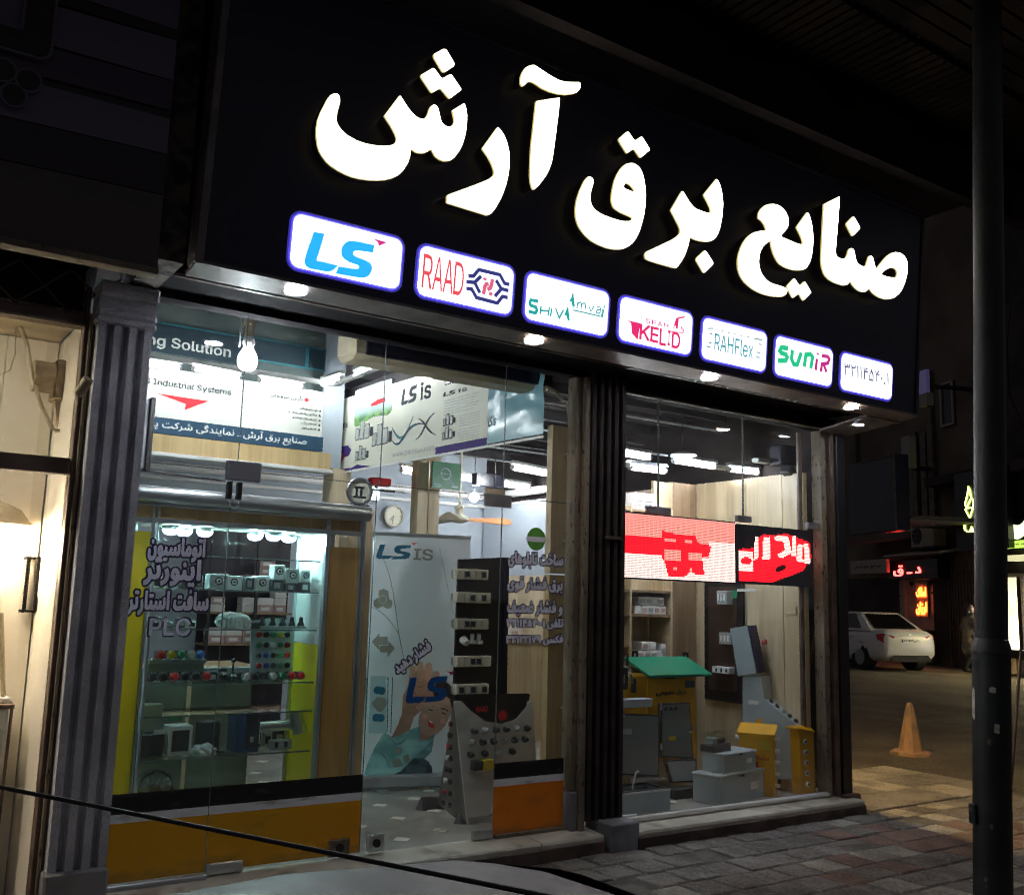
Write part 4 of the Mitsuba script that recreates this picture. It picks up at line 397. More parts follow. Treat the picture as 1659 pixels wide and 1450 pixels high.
# thresholds
part(BLD, 'threshold', hull([(x, y, z) for x in (1.20, 3.02) for y, z in ((-0.20, G - 0.1), (-0.205, 0.135), (-0.195, 0.148), (0.03, 0.164), (0.03, G - 0.1))]), 'marble')
part(BLD, 'threshold', hull([(x, y, z) for x in (3.026, 3.72) for y, z in ((-0.195, G - 0.1), (-0.20, 0.135), (-0.19, 0.147), (0.03, 0.163), (0.03, G - 0.1))]), 'marble')
part(BLD, 'threshold', hull([(x, y, z) for x in (3.726, 4.21) for y, z in ((-0.20, G - 0.1), (-0.207, 0.133), (-0.197, 0.148), (0.03, 0.164), (0.03, G - 0.1))]), 'marble')
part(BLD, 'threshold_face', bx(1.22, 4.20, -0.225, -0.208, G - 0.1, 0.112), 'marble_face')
part(BLD, 'threshold', hull([(x, y, z) for x in (4.45, 6.80) for y, z in ((-0.235, G - 0.1), (-0.24, 0.13), (-0.23, 0.145), (0.03, 0.152), (0.03, G - 0.1))]), 'marble')
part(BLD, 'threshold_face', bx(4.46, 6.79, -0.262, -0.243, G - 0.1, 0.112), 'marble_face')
part(BLD, 'floor_rail', tube([[4.50, -0.035, 0.172], [6.62, -0.035, 0.172]], 0.02, 10), 'white_paint', smooth=True)

# ---------------------------------------------------------------- pilasters and posts
def pilaster(x0, x1, yf, z0, z1, m, flutes):
    """Shaft with sunk flutes, the profile swept up."""
    w = x1 - x0
    pts, fw = [(x0, 0.03), (x0, yf)], w / (2 * flutes + 1)
    for i in range(flutes):
        a = x0 + fw * (2 * i + 1)
        pts += [(a, yf), (a + 0.010, yf + 0.045), (a + fw - 0.010, yf + 0.045), (a + fw, yf)]
    pts += [(x1, yf), (x1, 0.03)]
    s = extrude([Polygon([(a, -b) for a, b in pts])], z1 - z0)
    s.vertices[:, 1] *= -1
    s.invert()
    s.apply_translation([0, 0, z0])
    return s
PIL = thing('pilaster', 'grey speckled fluted stone pilaster left of the shop entrance', 'pilaster')
part(PIL, 'shaft', pilaster(0.955, 1.215, -0.12, 0.30, 2.92, 'pilaster_stone', 3), 'pilaster_stone')
part(PIL, 'plinth', bx(0.94, 1.225, -0.145, 0.03, 0.0, 0.30, 0.012), 'plinth_stone')
part(PIL, 'capital', join(bx(0.94, 1.23, -0.14, 0.03, 2.921, 2.955, 0.008), bx(0.938, 1.232, -0.142, 0.03, 2.956, 3.00, 0.012), bx(0.945, 1.225, -0.13, 0.03, 3.001, 3.06), bx(0.94, 1.235, -0.15, 0.03, 3.061, 3.14, 0.012)), 'pilaster_stone')
PIL2 = thing('pilaster', 'dark brown fluted pilaster between the entrance and the right display window', 'pilaster')
part(PIL2, 'shaft', pilaster(4.150, 4.448, -0.10, 0.215, 3.17, 'pilaster_dark', 4), 'pilaster_dark')
part(PIL2, 'plinth', bx(4.235, 4.478, -0.245, 0.03, 0.0, 0.214, 0.01), 'plinth_stone')
part(PIL2, 'bracket', bx(4.27, 4.40, -0.125, -0.098, 2.03, 2.05), 'brown_steel')
POST = thing('corner_post', 'black steel corner post at the right end of the shop front', 'post')
part(POST, 'post', bx(6.765, 6.875, -0.08, 0.10, 0.06, 3.2, 0.006), 'black_steel')
part(POST, 'channel', bx(6.60, 6.665, -0.05, 0.05, 0.15, 3.066, 0.005), 'beige_steel')
part(POST, 'channel', bx(6.69, 6.745, -0.07, 0.06, 0.15, 3.066, 0.005), 'brown_steel')
part(POST, 'foot_bracket', bx(6.70, 6.90, -0.14, -0.075, 0.06, 0.17, 0.01), 'brown_steel')
part(BLD, 'jamb', bx(4.045, 4.098, -0.05, 0.05, 0.40, 3.128, 0.006), 'beige_steel')
part(BLD, 'jamb', bx(4.098, 4.146, -0.085, 0.05, 0.15, 3.128, 0.005), 'beige_steel')
part(BLD, 'jamb', bx(4.05, 4.096, -0.07, 0.05, 0.15, 0.398, 0.006), 'plinth_stone')
part(BLD, 'jamb', bx(1.216, 1.226, -0.03, 0.05, 0.15, 3.128), 'brown_steel')

# ---------------------------------------------------------------- glass front
def quad(x0, x1, z0, z1, y=0.0):
    return trimesh.Trimesh([[x0, y, z0], [x1, y, z0], [x1, y, z1], [x0, y, z1]], [[0, 1, 2], [0, 2, 3]], process=False)
def pane(x0, x1, z0, z1, holder=BLD, name='glass_pane', label=None):
    k = part(holder, name, quad(x0, x1, z0, z1), 'pane_glass', label=label)
    return k
def flat(gs, y0, y1):
    """Print on glass: the polygons (x, z) as a thin film between y0 and y1 in front of the pane."""
    return put(extrude(gs, y1 - y0), wallframe((0, -y0, 0)))
p_fix = pane(1.228, 1.722, 0.17, 2.255)
p_dl = pane(1.730, 2.596, 0.175, 2.252, name='door', label='left glass door leaf with black, white and orange bands')
p_dr = pane(2.606, 3.490, 0.175, 2.252, name='door', label='right clear glass door leaf with a blue emblem and push lettering')
p_fr = pane(3.498, 4.040, 0.17, 2.995)
for x0, x1 in ((1.228, 1.748), (1.754, 2.612), (2.618, 3.494)):
    pane(x0, x1, 2.262, 3.128)
for x0, x1 in ((4.46, 4.84), (4.848, 5.722), (5.730, 6.598)):
    pane(x0, x1, 2.268, 3.068)
for x0, x1 in ((4.46, 5.722), (5.730, 6.598)):
    pane(x0, x1, 0.165, 2.262)
for k, x in ((p_fix, 1.726), (p_dl, 2.598), (p_dr, 3.494)):
    part(k, 'edge', bx(x - 0.0018, x + 0.0018, -0.004, 0.004, 0.175, 2.255), 'glass_edge')
for x in (1.751, 2.615, 3.497):
    part(BLD, 'glass_edge', bx(x - 0.0018, x + 0.0018, -0.004, 0.004, 2.262, 3.128), 'glass_edge')
for x in (4.844, 5.726):
    part(BLD, 'glass_edge', bx(x - 0.004, x + 0.004, -0.006, 0.006, 2.268, 3.066), 'glass_edge')
part(BLD, 'glass_edge', bx(1.228, 4.04, -0.004, 0.004, 2.2555, 2.2595), 'glass_edge')
for k, x0, x1 in ((p_fix, 1.228, 1.7245), (p_dl, 1.7305, 2.594), (p_fr, 3.490, 4.03)):
    part(k, 'black_band', bx(x0, x1, -0.004, -0.002, 0.508, 0.604), 'sticker_black')
    part(k, 'white_band', bx(x0, x1, -0.004, -0.002, 0.465, 0.5076), 'sticker_white')
    part(k, 'orange_band', bx(x0, x1, -0.004, -0.002, 0.185, 0.4646), 'sticker_orange')
part(p_fix, 'rail', tube([[1.24, -0.03, 0.165], [1.725, -0.03, 0.168]], 0.020, 10), 'aluminium', smooth=True)
part(p_fr, 'rail', bx(3.50, 4.045, -0.025, 0.02, 0.160, 0.184, 0.004), 'beige_steel')
# patch fittings
part(p_dl, 'patch_fitting', bx(1.732, 1.925, -0.018, 0.018, 0.168, 0.225, 0.003), 'steel')
part(p_dl, 'patch_fitting', bx(2.41, 2.53, -0.018, 0.018, 0.178, 0.268, 0.003), 'beige_steel')
part(p_dl, 'lock', lathe([(0, 0), (0.022, 0), (0.022, 0.012), (0, 0.014)], 16).apply_transform(frame((2.47, -0.018, 0.225), [1, 0, 0], [0, 0, 1])), 'black_steel')
part(p_dr, 'patch_fitting', bx(2.645, 2.745, -0.018, 0.018, 0.178, 0.27, 0.003), 'steel')
part(p_dr, 'lock', lathe([(0, 0), (0.022, 0), (0.022, 0.012), (0, 0.014)], 16).apply_transform(frame((2.695, -0.018, 0.225), [1, 0, 0], [0, 0, 1])), 'black_steel')
part(p_dr, 'patch_fitting', bx(3.345, 3.488, -0.018, 0.018, 0.168, 0.225, 0.003), 'steel')
part(p_dl, 'patch_fitting', bx(1.69, 1.88, -0.018, 0.018, 2.205, 2.31, 0.003), 'plinth_stone')
part(p_dr, 'patch_fitting', bx(3.36, 3.56, -0.014, 0.014, 2.19, 2.27, 0.003), 'plinth_stone')
for x in (1.70, 1.755):
    part(p_dl, 'pivot', bx(x, x + 0.025, -0.02, 0.02, 2.10, 2.195, 0.003), 'black_steel')
part(p_dl, 'knob', trimesh.creation.icosphere(2, 0.027).apply_translation([1.735, -0.03, 2.075]), 'steel', smooth=True)
for x, w in ((4.736, 0.22), (5.652, 0.15)):
    part(BLD, 'patch_fitting', bx(x, x + w, -0.02, 0.02, 2.245, 2.295, 0.003), 'plinth_stone')
part(BLD, 'patch_fitting', bx(6.47, 6.60, -0.02, 0.02, 2.245, 2.295, 0.003), 'plinth_stone')
# window lettering
def decal(holder, name, x0, z0, x1, z1, tilt=0.0, w=0.0105, front='decal_lilac', edge='decal_navy'):
    gs = fit(outline('t_' + name, 1.0), x0, z0, x1, z1)
    if tilt:
        gs = [shapely.affinity.rotate(g, tilt, origin=((x0 + x1) / 2, (z0 + z1) / 2)) for g in gs]
    back = shapely.union_all([g.buffer(w, join_style=1, quad_segs=3) for g in gs]).simplify(0.001)
    part(holder, 'lettering_outline', flat(polys(back), 0.002, 0.003), edge)
    bold = shapely.union_all([g.buffer(0.0018, quad_segs=2) for g in gs]).simplify(0.0008)
    part(holder, 'lettering', flat(polys(bold), 0.003, 0.0042), front)
decal(p_fix, 'automation', 1.315, 1.752, 1.607, 1.875)
decal(p_fix, 'inverter', 1.303, 1.625, 1.592, 1.765)
decal(p_fix, 'starter', 1.237, 1.475, 1.645, 1.610)
m = latin('PLC', 1.352, 1.372, 1.560, 1.462, 0.001, True)
part(p_fix, 'lettering', put(m, wallframe((0, -0.003, 0))), 'decal_lilac')
m = latin('PLC', 1.343, 1.364, 1.569, 1.470, 0.0008, True)
part(p_fix, 'lettering_outline', put(m, wallframe((0, -0.002, 0))), 'decal_navy')
decal(p_fr, 'maker', 3.552, 1.812, 3.992, 1.912, w=0.0085)
decal(p_fr, 'high', 3.552, 1.655, 3.992, 1.755, w=0.0085)
decal(p_fr, 'low', 3.552, 1.505, 3.995, 1.610, w=0.0085)
decal(p_fr, 'tel', 3.552, 1.420, 4.005, 1.490, w=0.0075)
decal(p_fr, 'fax', 3.552, 1.320, 4.005, 1.392, w=0.0075)
decal(p_dr, 'push', 2.755, 1.205, 3.02, 1.295, tilt=32, w=0.0105)
mat('decal_blue', (0.012, 0.10, 0.36), rough=0.4)
mat('decal_magenta', (0.55, 0.03, 0.22), rough=0.4)
emblem = outline('ls') + outline('ls_arrow')
u = fit(emblem, 2.852, 0.992, 3.180, 1.165)
def emblem_fit(x0, y0, x1, y1):
    """The two letters and the arrow stretched into a box."""
    both = outline('ls') + outline('ls_arrow')
    b = shapely.union_all(both).bounds
    sx, sy = (x1 - x0) / (b[2] - b[0]), (y1 - y0) / (b[3] - b[1])
    f = lambda gs: [shapely.affinity.affine_transform(g, [sx, 0, 0, sy, x0 - b[0] * sx, y0 - b[1] * sy]) for g in gs]
    return f(outline('ls')), f(outline('ls_arrow'))
a, b = emblem_fit(2.850, 0.985, 3.185, 1.165)
part(p_dr, 'emblem', flat(a, 0.002, 0.003), 'decal_blue')
part(p_dr, 'emblem_arrow', flat(b, 0.002, 0.003), 'decal_magenta')
mat('decal_green', (0.16, 0.48, 0.08), rough=0.4)
disc = Point(3.768, 2.003).buffer(0.075, quad_segs=12)
part(p_fr, 'round_sticker', flat(polys(disc.intersection(rect2(3.6, 1.9, 3.9, 1.985))), 0.002, 0.003), 'decal_green')
part(p_fr, 'round_sticker', flat(polys(disc.intersection(rect2(3.6, 2.018, 3.9, 2.1))), 0.002, 0.003), 'decal_green')
part(p_fr, 'round_sticker', flat(polys(disc.intersection(rect2(3.6, 1.986, 3.9, 2.017))), 0.002, 0.003), 'sticker_white')

# ---------------------------------------------------------------- the neighbouring shop on the left
NB = thing('neighbour_shop', 'neighbouring shop front with cream lining behind brown steel frames', 'shop')
mat('cream_lining', proc(lambda p, n, uv: mix(spotted(p, (0.68, 0.64, 0.55), (0.76, 0.72, 0.63), 1.5), (0.50, 0.45, 0.36), smoothstep(0.62, 0.75, noise(p.x * 14, p.y * 14, p.z * 0.4)) * 0.5)), rough=0.45)
mat('cream_dust', proc(lambda p, n, uv: spotted(p, (0.30, 0.25, 0.17), (0.45, 0.39, 0.28), 5)), rough=0.8)
for i in range(8):
    x0 = -1.18 + 0.26 * i
    part(NB, 'lining_panel', bx(x0, x0 + 0.256, 0.62, 0.66, 0.0, 2.95), 'cream_lining')
part(NB, 'lining_panel', bx(0.905, 0.925, 0.065, 0.66, 0.0, 2.95), 'cream_lining')
part(NB, 'ceiling', bx(-1.2, 0.90, 0.03, 0.66, 2.96, 3.0), 'cream_dust')
part(NB, 'frame', bx(0.905, 0.925, -0.03, 0.06, 0.0, 3.12, 0.003), 'brown_steel')
part(NB, 'frame', bx(0.926, 0.942, -0.05, 0.06, 0.0, 2.98, 0.003), 'beige_steel')
part(NB, 'frame', bx(0.943, 0.953, -0.045, 0.06, 0.0, 3.0, 0.003), 'brown_steel')
part(NB, 'crossbar', bx(-1.2, 0.90, -0.03, 0.04, 2.155, 2.235, 0.004), 'brown_steel')
part(NB, 'header', bx(-1.2, 0.90, -0.05, 0.05, 2.905, 2.965, 0.004), 'brown_steel')
part(NB, 'header', bx(-1.2, 0.90, -0.065, -0.05, 2.90, 2.912), 'beige_steel')
part(NB, 'glass_pane', quad(-1.2, 0.90, 2.236, 2.903), 'pane_glass')
part(NB, 'base_wall', bx(-6, -1.2, 0.0, 0.2, 0.0, 3.2), 'dark_wall')
lat = []
for i in range(9):
    x = -1.1 + 0.24 * i
    lat += [tube([[x, -0.03, 2.97], [x + 0.24, -0.03, 3.19]], 0.006, 5), tube([[x + 0.24, -0.034, 2.97], [x, -0.034, 3.19]], 0.006, 5)]
for q in lat:
    part(NB, 'shutter_bar', q, 'brown_steel')
part(NB, 'shutter_back', bx(-1.2, 0.90, 0.03, 0.09, 2.966, 3.2), 'dark_wall')
NS = thing('neighbour_sign', 'unlit dark violet sign board over the left neighbouring shop', 'sign')
mat('violet_dark', (0.07, 0.05, 0.09), rough=0.5)
mat('violet_mid', (0.15, 0.12, 0.19), rough=0.5)
mat('violet_deep', (0.03, 0.02, 0.032), rough=0.5)
mat('brown_dark', (0.08, 0.065, 0.065), rough=0.5)
def band(z0l, z0r, z1l, z1r, m):
    q = hull([(x, y, z) for y in (-0.715, -0.70) for x, z in ((-2.2, z0l - 0.1), (1.07, z0r), (-2.2, z1l - 0.1), (1.07, z1r))])
    part(NS, 'stripe', q, m)
part(NS, 'backing', bx(-2.2, 1.075, -0.699, -0.60, 3.06, 4.9), 'violet_deep')
band(3.07, 3.07, 3.42, 3.42, 'brown_dark')
band(3.425, 3.425, 3.60, 3.62, 'violet_deep')
band(3.605, 3.625, 3.82, 3.80, 'violet_mid')
band(3.825, 3.845, 3.95, 3.99, 'violet_dark')
band(4.02, 3.995, 4.13, 4.20, 'violet_mid')
band(4.20, 4.205, 4.30, 4.25, 'violet_deep')
band(4.32, 4.255, 4.85, 4.85, 'violet_mid')
part(NS, 'trim', bx(-2.2, 1.075, -0.74, -0.65, 3.03, 3.062, 0.004), 'beige_steel')
def raised(gs, d0, d1, m, name='letter'):
    part(NS, name, put(extrude(gs, d1 - d0), wallframe((0, -0.716 - d0, 0))), m)
def rr(x0, z0, x1, z1, r):
    return rect2(x0 + r, z0 + r, x1 - r, z1 - r).buffer(r, quad_segs=6)
hook = rr(-0.1, 3.895, 0.53, 4.25, 0.05).difference(rr(-0.2, 3.99, 0.42, 4.3, 0.02))
raised([hook.buffer(0.012)], 0, 0.03, 'violet_mid')
raised([hook], 0.031, 0.036, 'sticker_black')
for x, z in ((0.36, 3.79), (0.46, 3.775), (0.41, 3.69)):
    raised([Point(x, z).buffer(0.055)], 0, 0.03, 'violet_mid', 'dot')
    raised([Point(x, z).buffer(0.045)], 0.031, 0.036, 'sticker_black', 'dot')
mat('rubble', proc(lambda p, n, uv: spotted(p, (0.02, 0.018, 0.02), (0.12, 0.10, 0.085), 12)), rough=0.9)
part(BLD, 'gap_filler', bx(1.08, 1.215, -0.62, 0.1, 3.145, 4.8), 'rubble')

# ---------------------------------------------------------------- the big lit sign
SIGN = thing('shop_sign', 'large black sign with glowing white Persian letters and seven lit panels', 'sign')
SF = frame((0, -0.71, 3.145), [1, 0, 0], [0, -0.08, 1])
mat('sign_black', (0.016, 0.012, 0.044), rough=0.4)
mat('acrylic_white', (0.85, 0.85, 0.82), rough=0.4)
mat('letter_side', (0.03, 0.022, 0.02), rough=0.5)
mat('trim_metal', proc(lambda p, n, uv: spotted(p, (0.12, 0.105, 0.10), (0.19, 0.165, 0.155), 5)), rough=0.45, metal=0.3)
part(SIGN, 'panel', put(bx(1.275, 6.915, 0.0, 1.60, -0.10, 0.0), SF), 'sign_black')
part(SIGN, 'frame', put(bx(1.235, 1.274, -0.01, 1.66, -0.12, 0.025, 0.004), SF), 'trim_metal')
part(SIGN, 'frame', put(bx(6.916, 6.95, -0.01, 1.62, -0.30, 0.012, 0.004), SF), 'sign_black')
part(SIGN, 'frame', put(bx(1.275, 6.915, 1.601, 1.63, -0.10, 0.015, 0.004), SF), 'sign_black')
part(SIGN, 'trim', hull([(x, y, z) for x in (1.24, 6.945) for y, z in ((-0.735, 3.143), (-0.735, 3.128), (-0.56, 3.108), (-0.56, 3.130))]), 'trim_metal')
part(SIGN, 'trim', hull([(6.52, -0.559, 3.118), (6.94, -0.559, 3.118), (6.52, -0.559, 3.10), (6.94, -0.559, 3.10), (6.50, -0.12, 3.05), (6.86, -0.12, 3.05), (6.50, -0.12, 3.035), (6.86, -0.12, 3.035)]), 'trim_metal', label='sloping end of the soffit lit blue-white by a downlight')
LETTER = (0.50, 0.48, 0.435)
for g in outline('sign'):
    g = g.buffer(-0.004)
    k = part(SIGN, 'letter', put(extrude([g], 0.002), SF @ trimesh.transformations.translation_matrix([0, 0, 0.081])), 'acrylic_white', glow=LETTER)
    part(k, 'casing', put(extrude([g.buffer(-0.002)], 0.0785), SF @ trimesh.transformations.translation_matrix([0, 0, 0.002])), 'letter_side')
    rim = g.buffer(0.0035, quad_segs=3).difference(g)
    part(k, 'rim', put(extrude([rim], 0.012), SF @ trimesh.transformations.translation_matrix([0, 0, 0.068])), 'acrylic_white', glow=(0.06, 0.048, 0.012))

def printed(k, gs, color, name='lettering', h=0.0145):
    for g in gs:
        m = put(extrude([g], 0.0006), SF @ trimesh.transformations.translation_matrix([0, 0, h]))
        part(k, name, m, 'acrylic_white', glow=color)
def printed_mesh(k, m, color, name='lettering', h=0.0145):
    part(k, name, put(m, SF @ trimesh.transformations.translation_matrix([0, 0, h])), 'acrylic_white', glow=color)
centres = (2.005, 2.726, 3.436, 4.146, 4.860, 5.572, 6.292)
names = ['lit white panel with blue letters and a small magenta arrow', 'lit white panel with tall red letters and a navy circuit emblem', 'lit white panel with two green words set on a step', 'lit white panel with a magenta key emblem and red letters',
         'lit white panel with teal letters between thin dashes', 'lit white panel with green and magenta rounded letters', 'lit white panel with a phone number in Persian digits']
PANELS = []
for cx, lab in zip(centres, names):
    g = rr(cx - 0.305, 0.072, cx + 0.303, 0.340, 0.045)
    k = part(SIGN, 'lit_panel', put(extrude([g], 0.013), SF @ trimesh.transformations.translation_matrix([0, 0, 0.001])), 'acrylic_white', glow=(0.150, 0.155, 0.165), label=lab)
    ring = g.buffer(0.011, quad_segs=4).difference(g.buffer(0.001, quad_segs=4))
    part(k, 'painted_halo', put(extrude([ring], 0.008), SF @ trimesh.transformations.translation_matrix([0, 0, 0.001])), 'acrylic_white', glow=(0.005, 0.003, 0.11))  # glowing ring put in for the blue light spilling past the panel
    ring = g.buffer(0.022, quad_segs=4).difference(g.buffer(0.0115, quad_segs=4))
    part(k, 'painted_halo', put(extrude([ring], 0.004), SF @ trimesh.transformations.translation_matrix([0, 0, 0.001])), 'acrylic_white', glow=(0.001, 0.0006, 0.022))  # dimmer outer ring of the same imitated glow
    PANELS.append(k)
CYAN, MAG, TEAL, NAVY, RED = (0.0000, 0.0535, 0.1163), (0.0791, 0.0000, 0.0233), (0.0000, 0.0419, 0.0395), (0.0014, 0.0019, 0.0209), (0.0977, 0.0070, 0.0093)
printed(PANELS[0], outline('ls'), CYAN)
printed(PANELS[0], outline('ls_arrow'), MAG, 'emblem_arrow')
for i, ch in enumerate('RAAD'):
    x = 2.440 + 0.066 * i
    printed_mesh(PANELS[1], latin(ch, x, 0.112, x + 0.062, 0.298, 0.0006), RED)
printed(PANELS[1], outline('raad_mark'), NAVY, 'emblem')
printed(PANELS[1], outline('raad_core'), (0.0837, 0.0140, 0.0256), 'emblem')
printed(PANELS[2], outline('shiva'), TEAL)
printed(PANELS[2], outline('amvaj'), (0.0023, 0.0372, 0.0372))
printed(PANELS[3], outline('kelid'), (0.0930, 0.0, 0.0163), 'emblem')
for i, ch in enumerate('KELID'):
    x0, x1 = ((4.000, 4.090), (4.092, 4.160), (4.170, 4.228), (4.240, 4.262), (4.276, 4.350))[i]
    printed_mesh(PANELS[3], latin(ch, x0, 0.098 - 0.008 * (i in (2, 4)), x1, 0.198, 0.0006, True), (0.0930, 0.0, 0.0163))
for i, ch in enumerate('ISFAH'):
    x = 3.992 + 0.052 * i
    printed_mesh(PANELS[3], latin(ch, x + (0.014 if ch == 'I' else 0), 0.2095, x + (0.022 if ch == 'I' else 0.040), 0.240, 0.0006, True), (0.0698, 0.0000, 0.0233))
printed_mesh(PANELS[3], latin('N', 4.348, 0.211, 4.378, 0.242, 0.0006, True), (0.0698, 0.0000, 0.0233))
printed_mesh(PANELS[4], latin('RAHFlex', 4.660, 0.138, 5.031, 0.252, 0.0006), (0.0000, 0.0349, 0.0395))
printed(PANELS[4], outline('dash'), (0.0056, 0.0279, 0.0279), 'dash')
printed(PANELS[5], outline('suni_green'), (0.0000, 0.0651, 0.0279))
printed(PANELS[5], outline('suni_red'), (0.0651, 0.0000, 0.0256))
printed(PANELS[6], fit(outline('t_phone', 1.0), 6.008, 0.178, 6.548, 0.270), (0.0023, 0.0023, 0.0116))
# downlights let into the trim
for i, (x, y, c) in enumerate(((1.765, -0.655, (14, 14, 15.5)), (3.249, -0.655, (14, 12, 9.2)), (4.697, -0.655, (14, 14, 15.5)), (6.201, -0.655, (14, 11.6, 8.4)), (6.66, -0.36, (10, 13, 16)))):
    z = 3.116 if i < 4 else 3.080
    r = 0.055
    k = part(SIGN, 'downlight', lathe([(r, 0), (r, -0.004), (r + 0.010, -0.004), (r + 0.010, 0.0), (r, 0)], 20, (x, y, z - 0.002)), 'aluminium')
    part(k, 'lens', lathe([(0, -0.006), (r - 0.002, -0.006), (r - 0.002, -0.001), (0, -0.001)], 20, (x, y, z - 0.004)), 'acrylic_white', glow=c)

# ---------------------------------------------------------------- inside, left: lamps, banners
mat('lamp_white', (0.85, 0.85, 0.85), rough=0.4)
mat('fixture_white', (0.55, 0.55, 0.54), rough=0.5)
mat('banner_white', (0.60, 0.61, 0.56), rough=0.7, spec=0.2)
mat('banner_cream', (0.66, 0.66, 0.56), rough=0.5, spec=0.3)
mat('banner_blue', (0.018, 0.055, 0.10), rough=0.6, spec=0.3)
mat('banner_night', (0.006, 0.020, 0.030), rough=0.5)
mat('print_red', (0.50, 0.03, 0.04), rough=0.7, spec=0.2)
mat('print_grey', (0.025, 0.03, 0.035), rough=0.8, spec=0.2)
mat('print_pale', (0.42, 0.44, 0.41), rough=0.4)
mat('print_white', (0.75, 0.75, 0.72), rough=0.4)
mat('print_violet', (0.045, 0.025, 0.15), rough=0.6, spec=0.2)
mat('print_teal', (0.015, 0.11, 0.13), rough=0.5)
TUBE = (14.0, 14.4, 14.8)
def tube_lamp(a, b, label, r=0.022, drop=(0, 0, 0.035), glow=TUBE, group='tube lamps under the ceiling'):
    a, b = np.array(a, float), np.array(b, float)
    k = thing('tube_lamp', label, 'lamp', group)
    t = np.linspace(0, 1, 3)[:, None]
    part(k, 'tube', tube(a + (b - a) * t, r, 10), 'lamp_white', smooth=True, glow=glow)
    d = (b - a) / np.linalg.norm(b - a)
    s = np.cross(d, [0, 0, 1])
    h = np.array(drop)
    pts = []
    for e in (a - d * 0.03, b + d * 0.03):
        for q in (-1, 1):
            pts += [e + h + s * 0.03 * q, e + h * 1.9 + s * 0.022 * q]
    part(k, 'housing', hull(pts), 'fixture_white')
    for e, o in ((a, -1), (b, 1)):
        part(k, 'end_cap', tube([e, e + d * 0.025 * o], r * 1.05, 8), 'fixture_white')
    return k
WALL_TUBE = (6.5, 6.8, 7.0)
tube_lamp((1.721, 2.620, 3.361), (2.087, 2.620, 3.365), 'tube lamp over the blue and white wall banner, next to the pilaster', glow=WALL_TUBE)
tube_lamp((2.218, 2.620, 3.381), (2.576, 2.620, 3.364), 'tube lamp over the middle of the blue and white wall banner', glow=WALL_TUBE)
tube_lamp((2.772, 2.620, 3.367), (3.123, 2.620, 3.361), 'tube lamp over the list on the wall banner', glow=WALL_TUBE)
tube_lamp((3.450, 2.904, 3.484), (3.450, 2.532, 3.474), 'short tube lamp over the far end of the hanging cream banner', glow=(10, 10.3, 10.6))
tube_lamp((3.450, 2.219, 3.444), (3.450, 1.783, 3.449), 'tube lamp over the green field picture of the cream banner', glow=(17, 17.4, 17.8))
mt = single('lamp_rail', 'white rail carrying the tube lamps above the wall banner', 'rail', join(bx(1.0, 3.42, 2.63, 2.67, 3.42, 3.455), bx(3.43, 3.47, 0.9, 2.67, 3.42, 3.455)), 'fixture_white')
WB = thing('wall_banner', 'blue and white wall banner above the display cabinet', 'banner')
part(WB, 'sheet', bx(1.0, 3.515, 2.994, 3.010, 3.012, 3.43), 'banner_white')
part(WB, 'blue_strip', bx(1.0, 3.515, 2.988, 3.009, 2.878, 3.0115), 'banner_blue')
def onwall(m, y):
    return put(m, wallframe((0, y, 0)))
part(WB, 'lettering', onwall(latin('S Industrial Systems', 1.926, 3.263, 2.648, 3.330, 0.002, True), 2.993), 'print_grey')
part(WB, 'lettering', onwall(latin('Leader in Electrics & Automation', 1.937, 3.205, 2.573, 3.235, 0.0015), 2.993), 'print_pale')
part(WB, 'arrow', onwall(extrude([Polygon([(2.033, 3.207), (2.463, 3.202), (2.262, 3.097), (2.272, 3.149)])], 0.002), 2.993), 'print_red')
part(WB, 'lettering', onwall(extrude(fit(outline('t_agency', 1.0), 1.856, 2.900, 3.358, 2.995), 0.002), 2.987), 'print_white')
part(WB, 'lettering', onwall(extrude(fit(outline('t_firm', 1.0), 2.999, 3.305, 3.297, 3.355), 0.002), 2.993), 'print_grey')
part(WB, 'roundel', onwall(extrude([Point(3.334, 3.335).buffer(0.02)], 0.002), 2.993), 'print_red')
for i, wpx in enumerate((459, 439, 447, 462, 463)):
    zz = 3.235 - 0.043 * i
    part(WB, 'lettering', onwall(extrude(fit(outline('t_item%d' % i, 1.0), 3.445 - (492 - wpx) * 0.0052, zz, 3.445, zz + 0.026), 0.0015), 2.993), 'print_grey')
    part(WB, 'bullet', onwall(extrude([rect2(3.462, zz + 0.004, 3.480, zz + 0.021)], 0.0015), 2.993), 'print_grey')
UB = thing('upper_banner', 'dark teal banner with pale letters above the tube lamps', 'banner')
part(UB, 'sheet', bx(1.0, 2.75, 3.0, 3.015, 3.56, 3.80), 'banner_night')
part(UB, 'lettering', onwall(latin('ding Solution', 1.80, 3.585, 2.62, 3.70, 0.002, True), 2.999), 'print_pale')
part(UB, 'edge', bx(1.0, 2.75, 2.995, 3.016, 3.801, 3.815), 'print_teal')
BP = thing('wall_panel', 'blue panel with a pale border high on the dark wall', 'panel')
part(BP, 'border', bx(2.80, 3.50, 3.0, 3.015, 3.62, 3.83), 'print_teal')
part(BP, 'face', bx(2.815, 3.30, 2.994, 2.999, 3.635, 3.815), 'banner_night')
part(BP, 'face', bx(3.335, 3.485, 2.994, 2.999, 3.635, 3.815), 'banner_night')

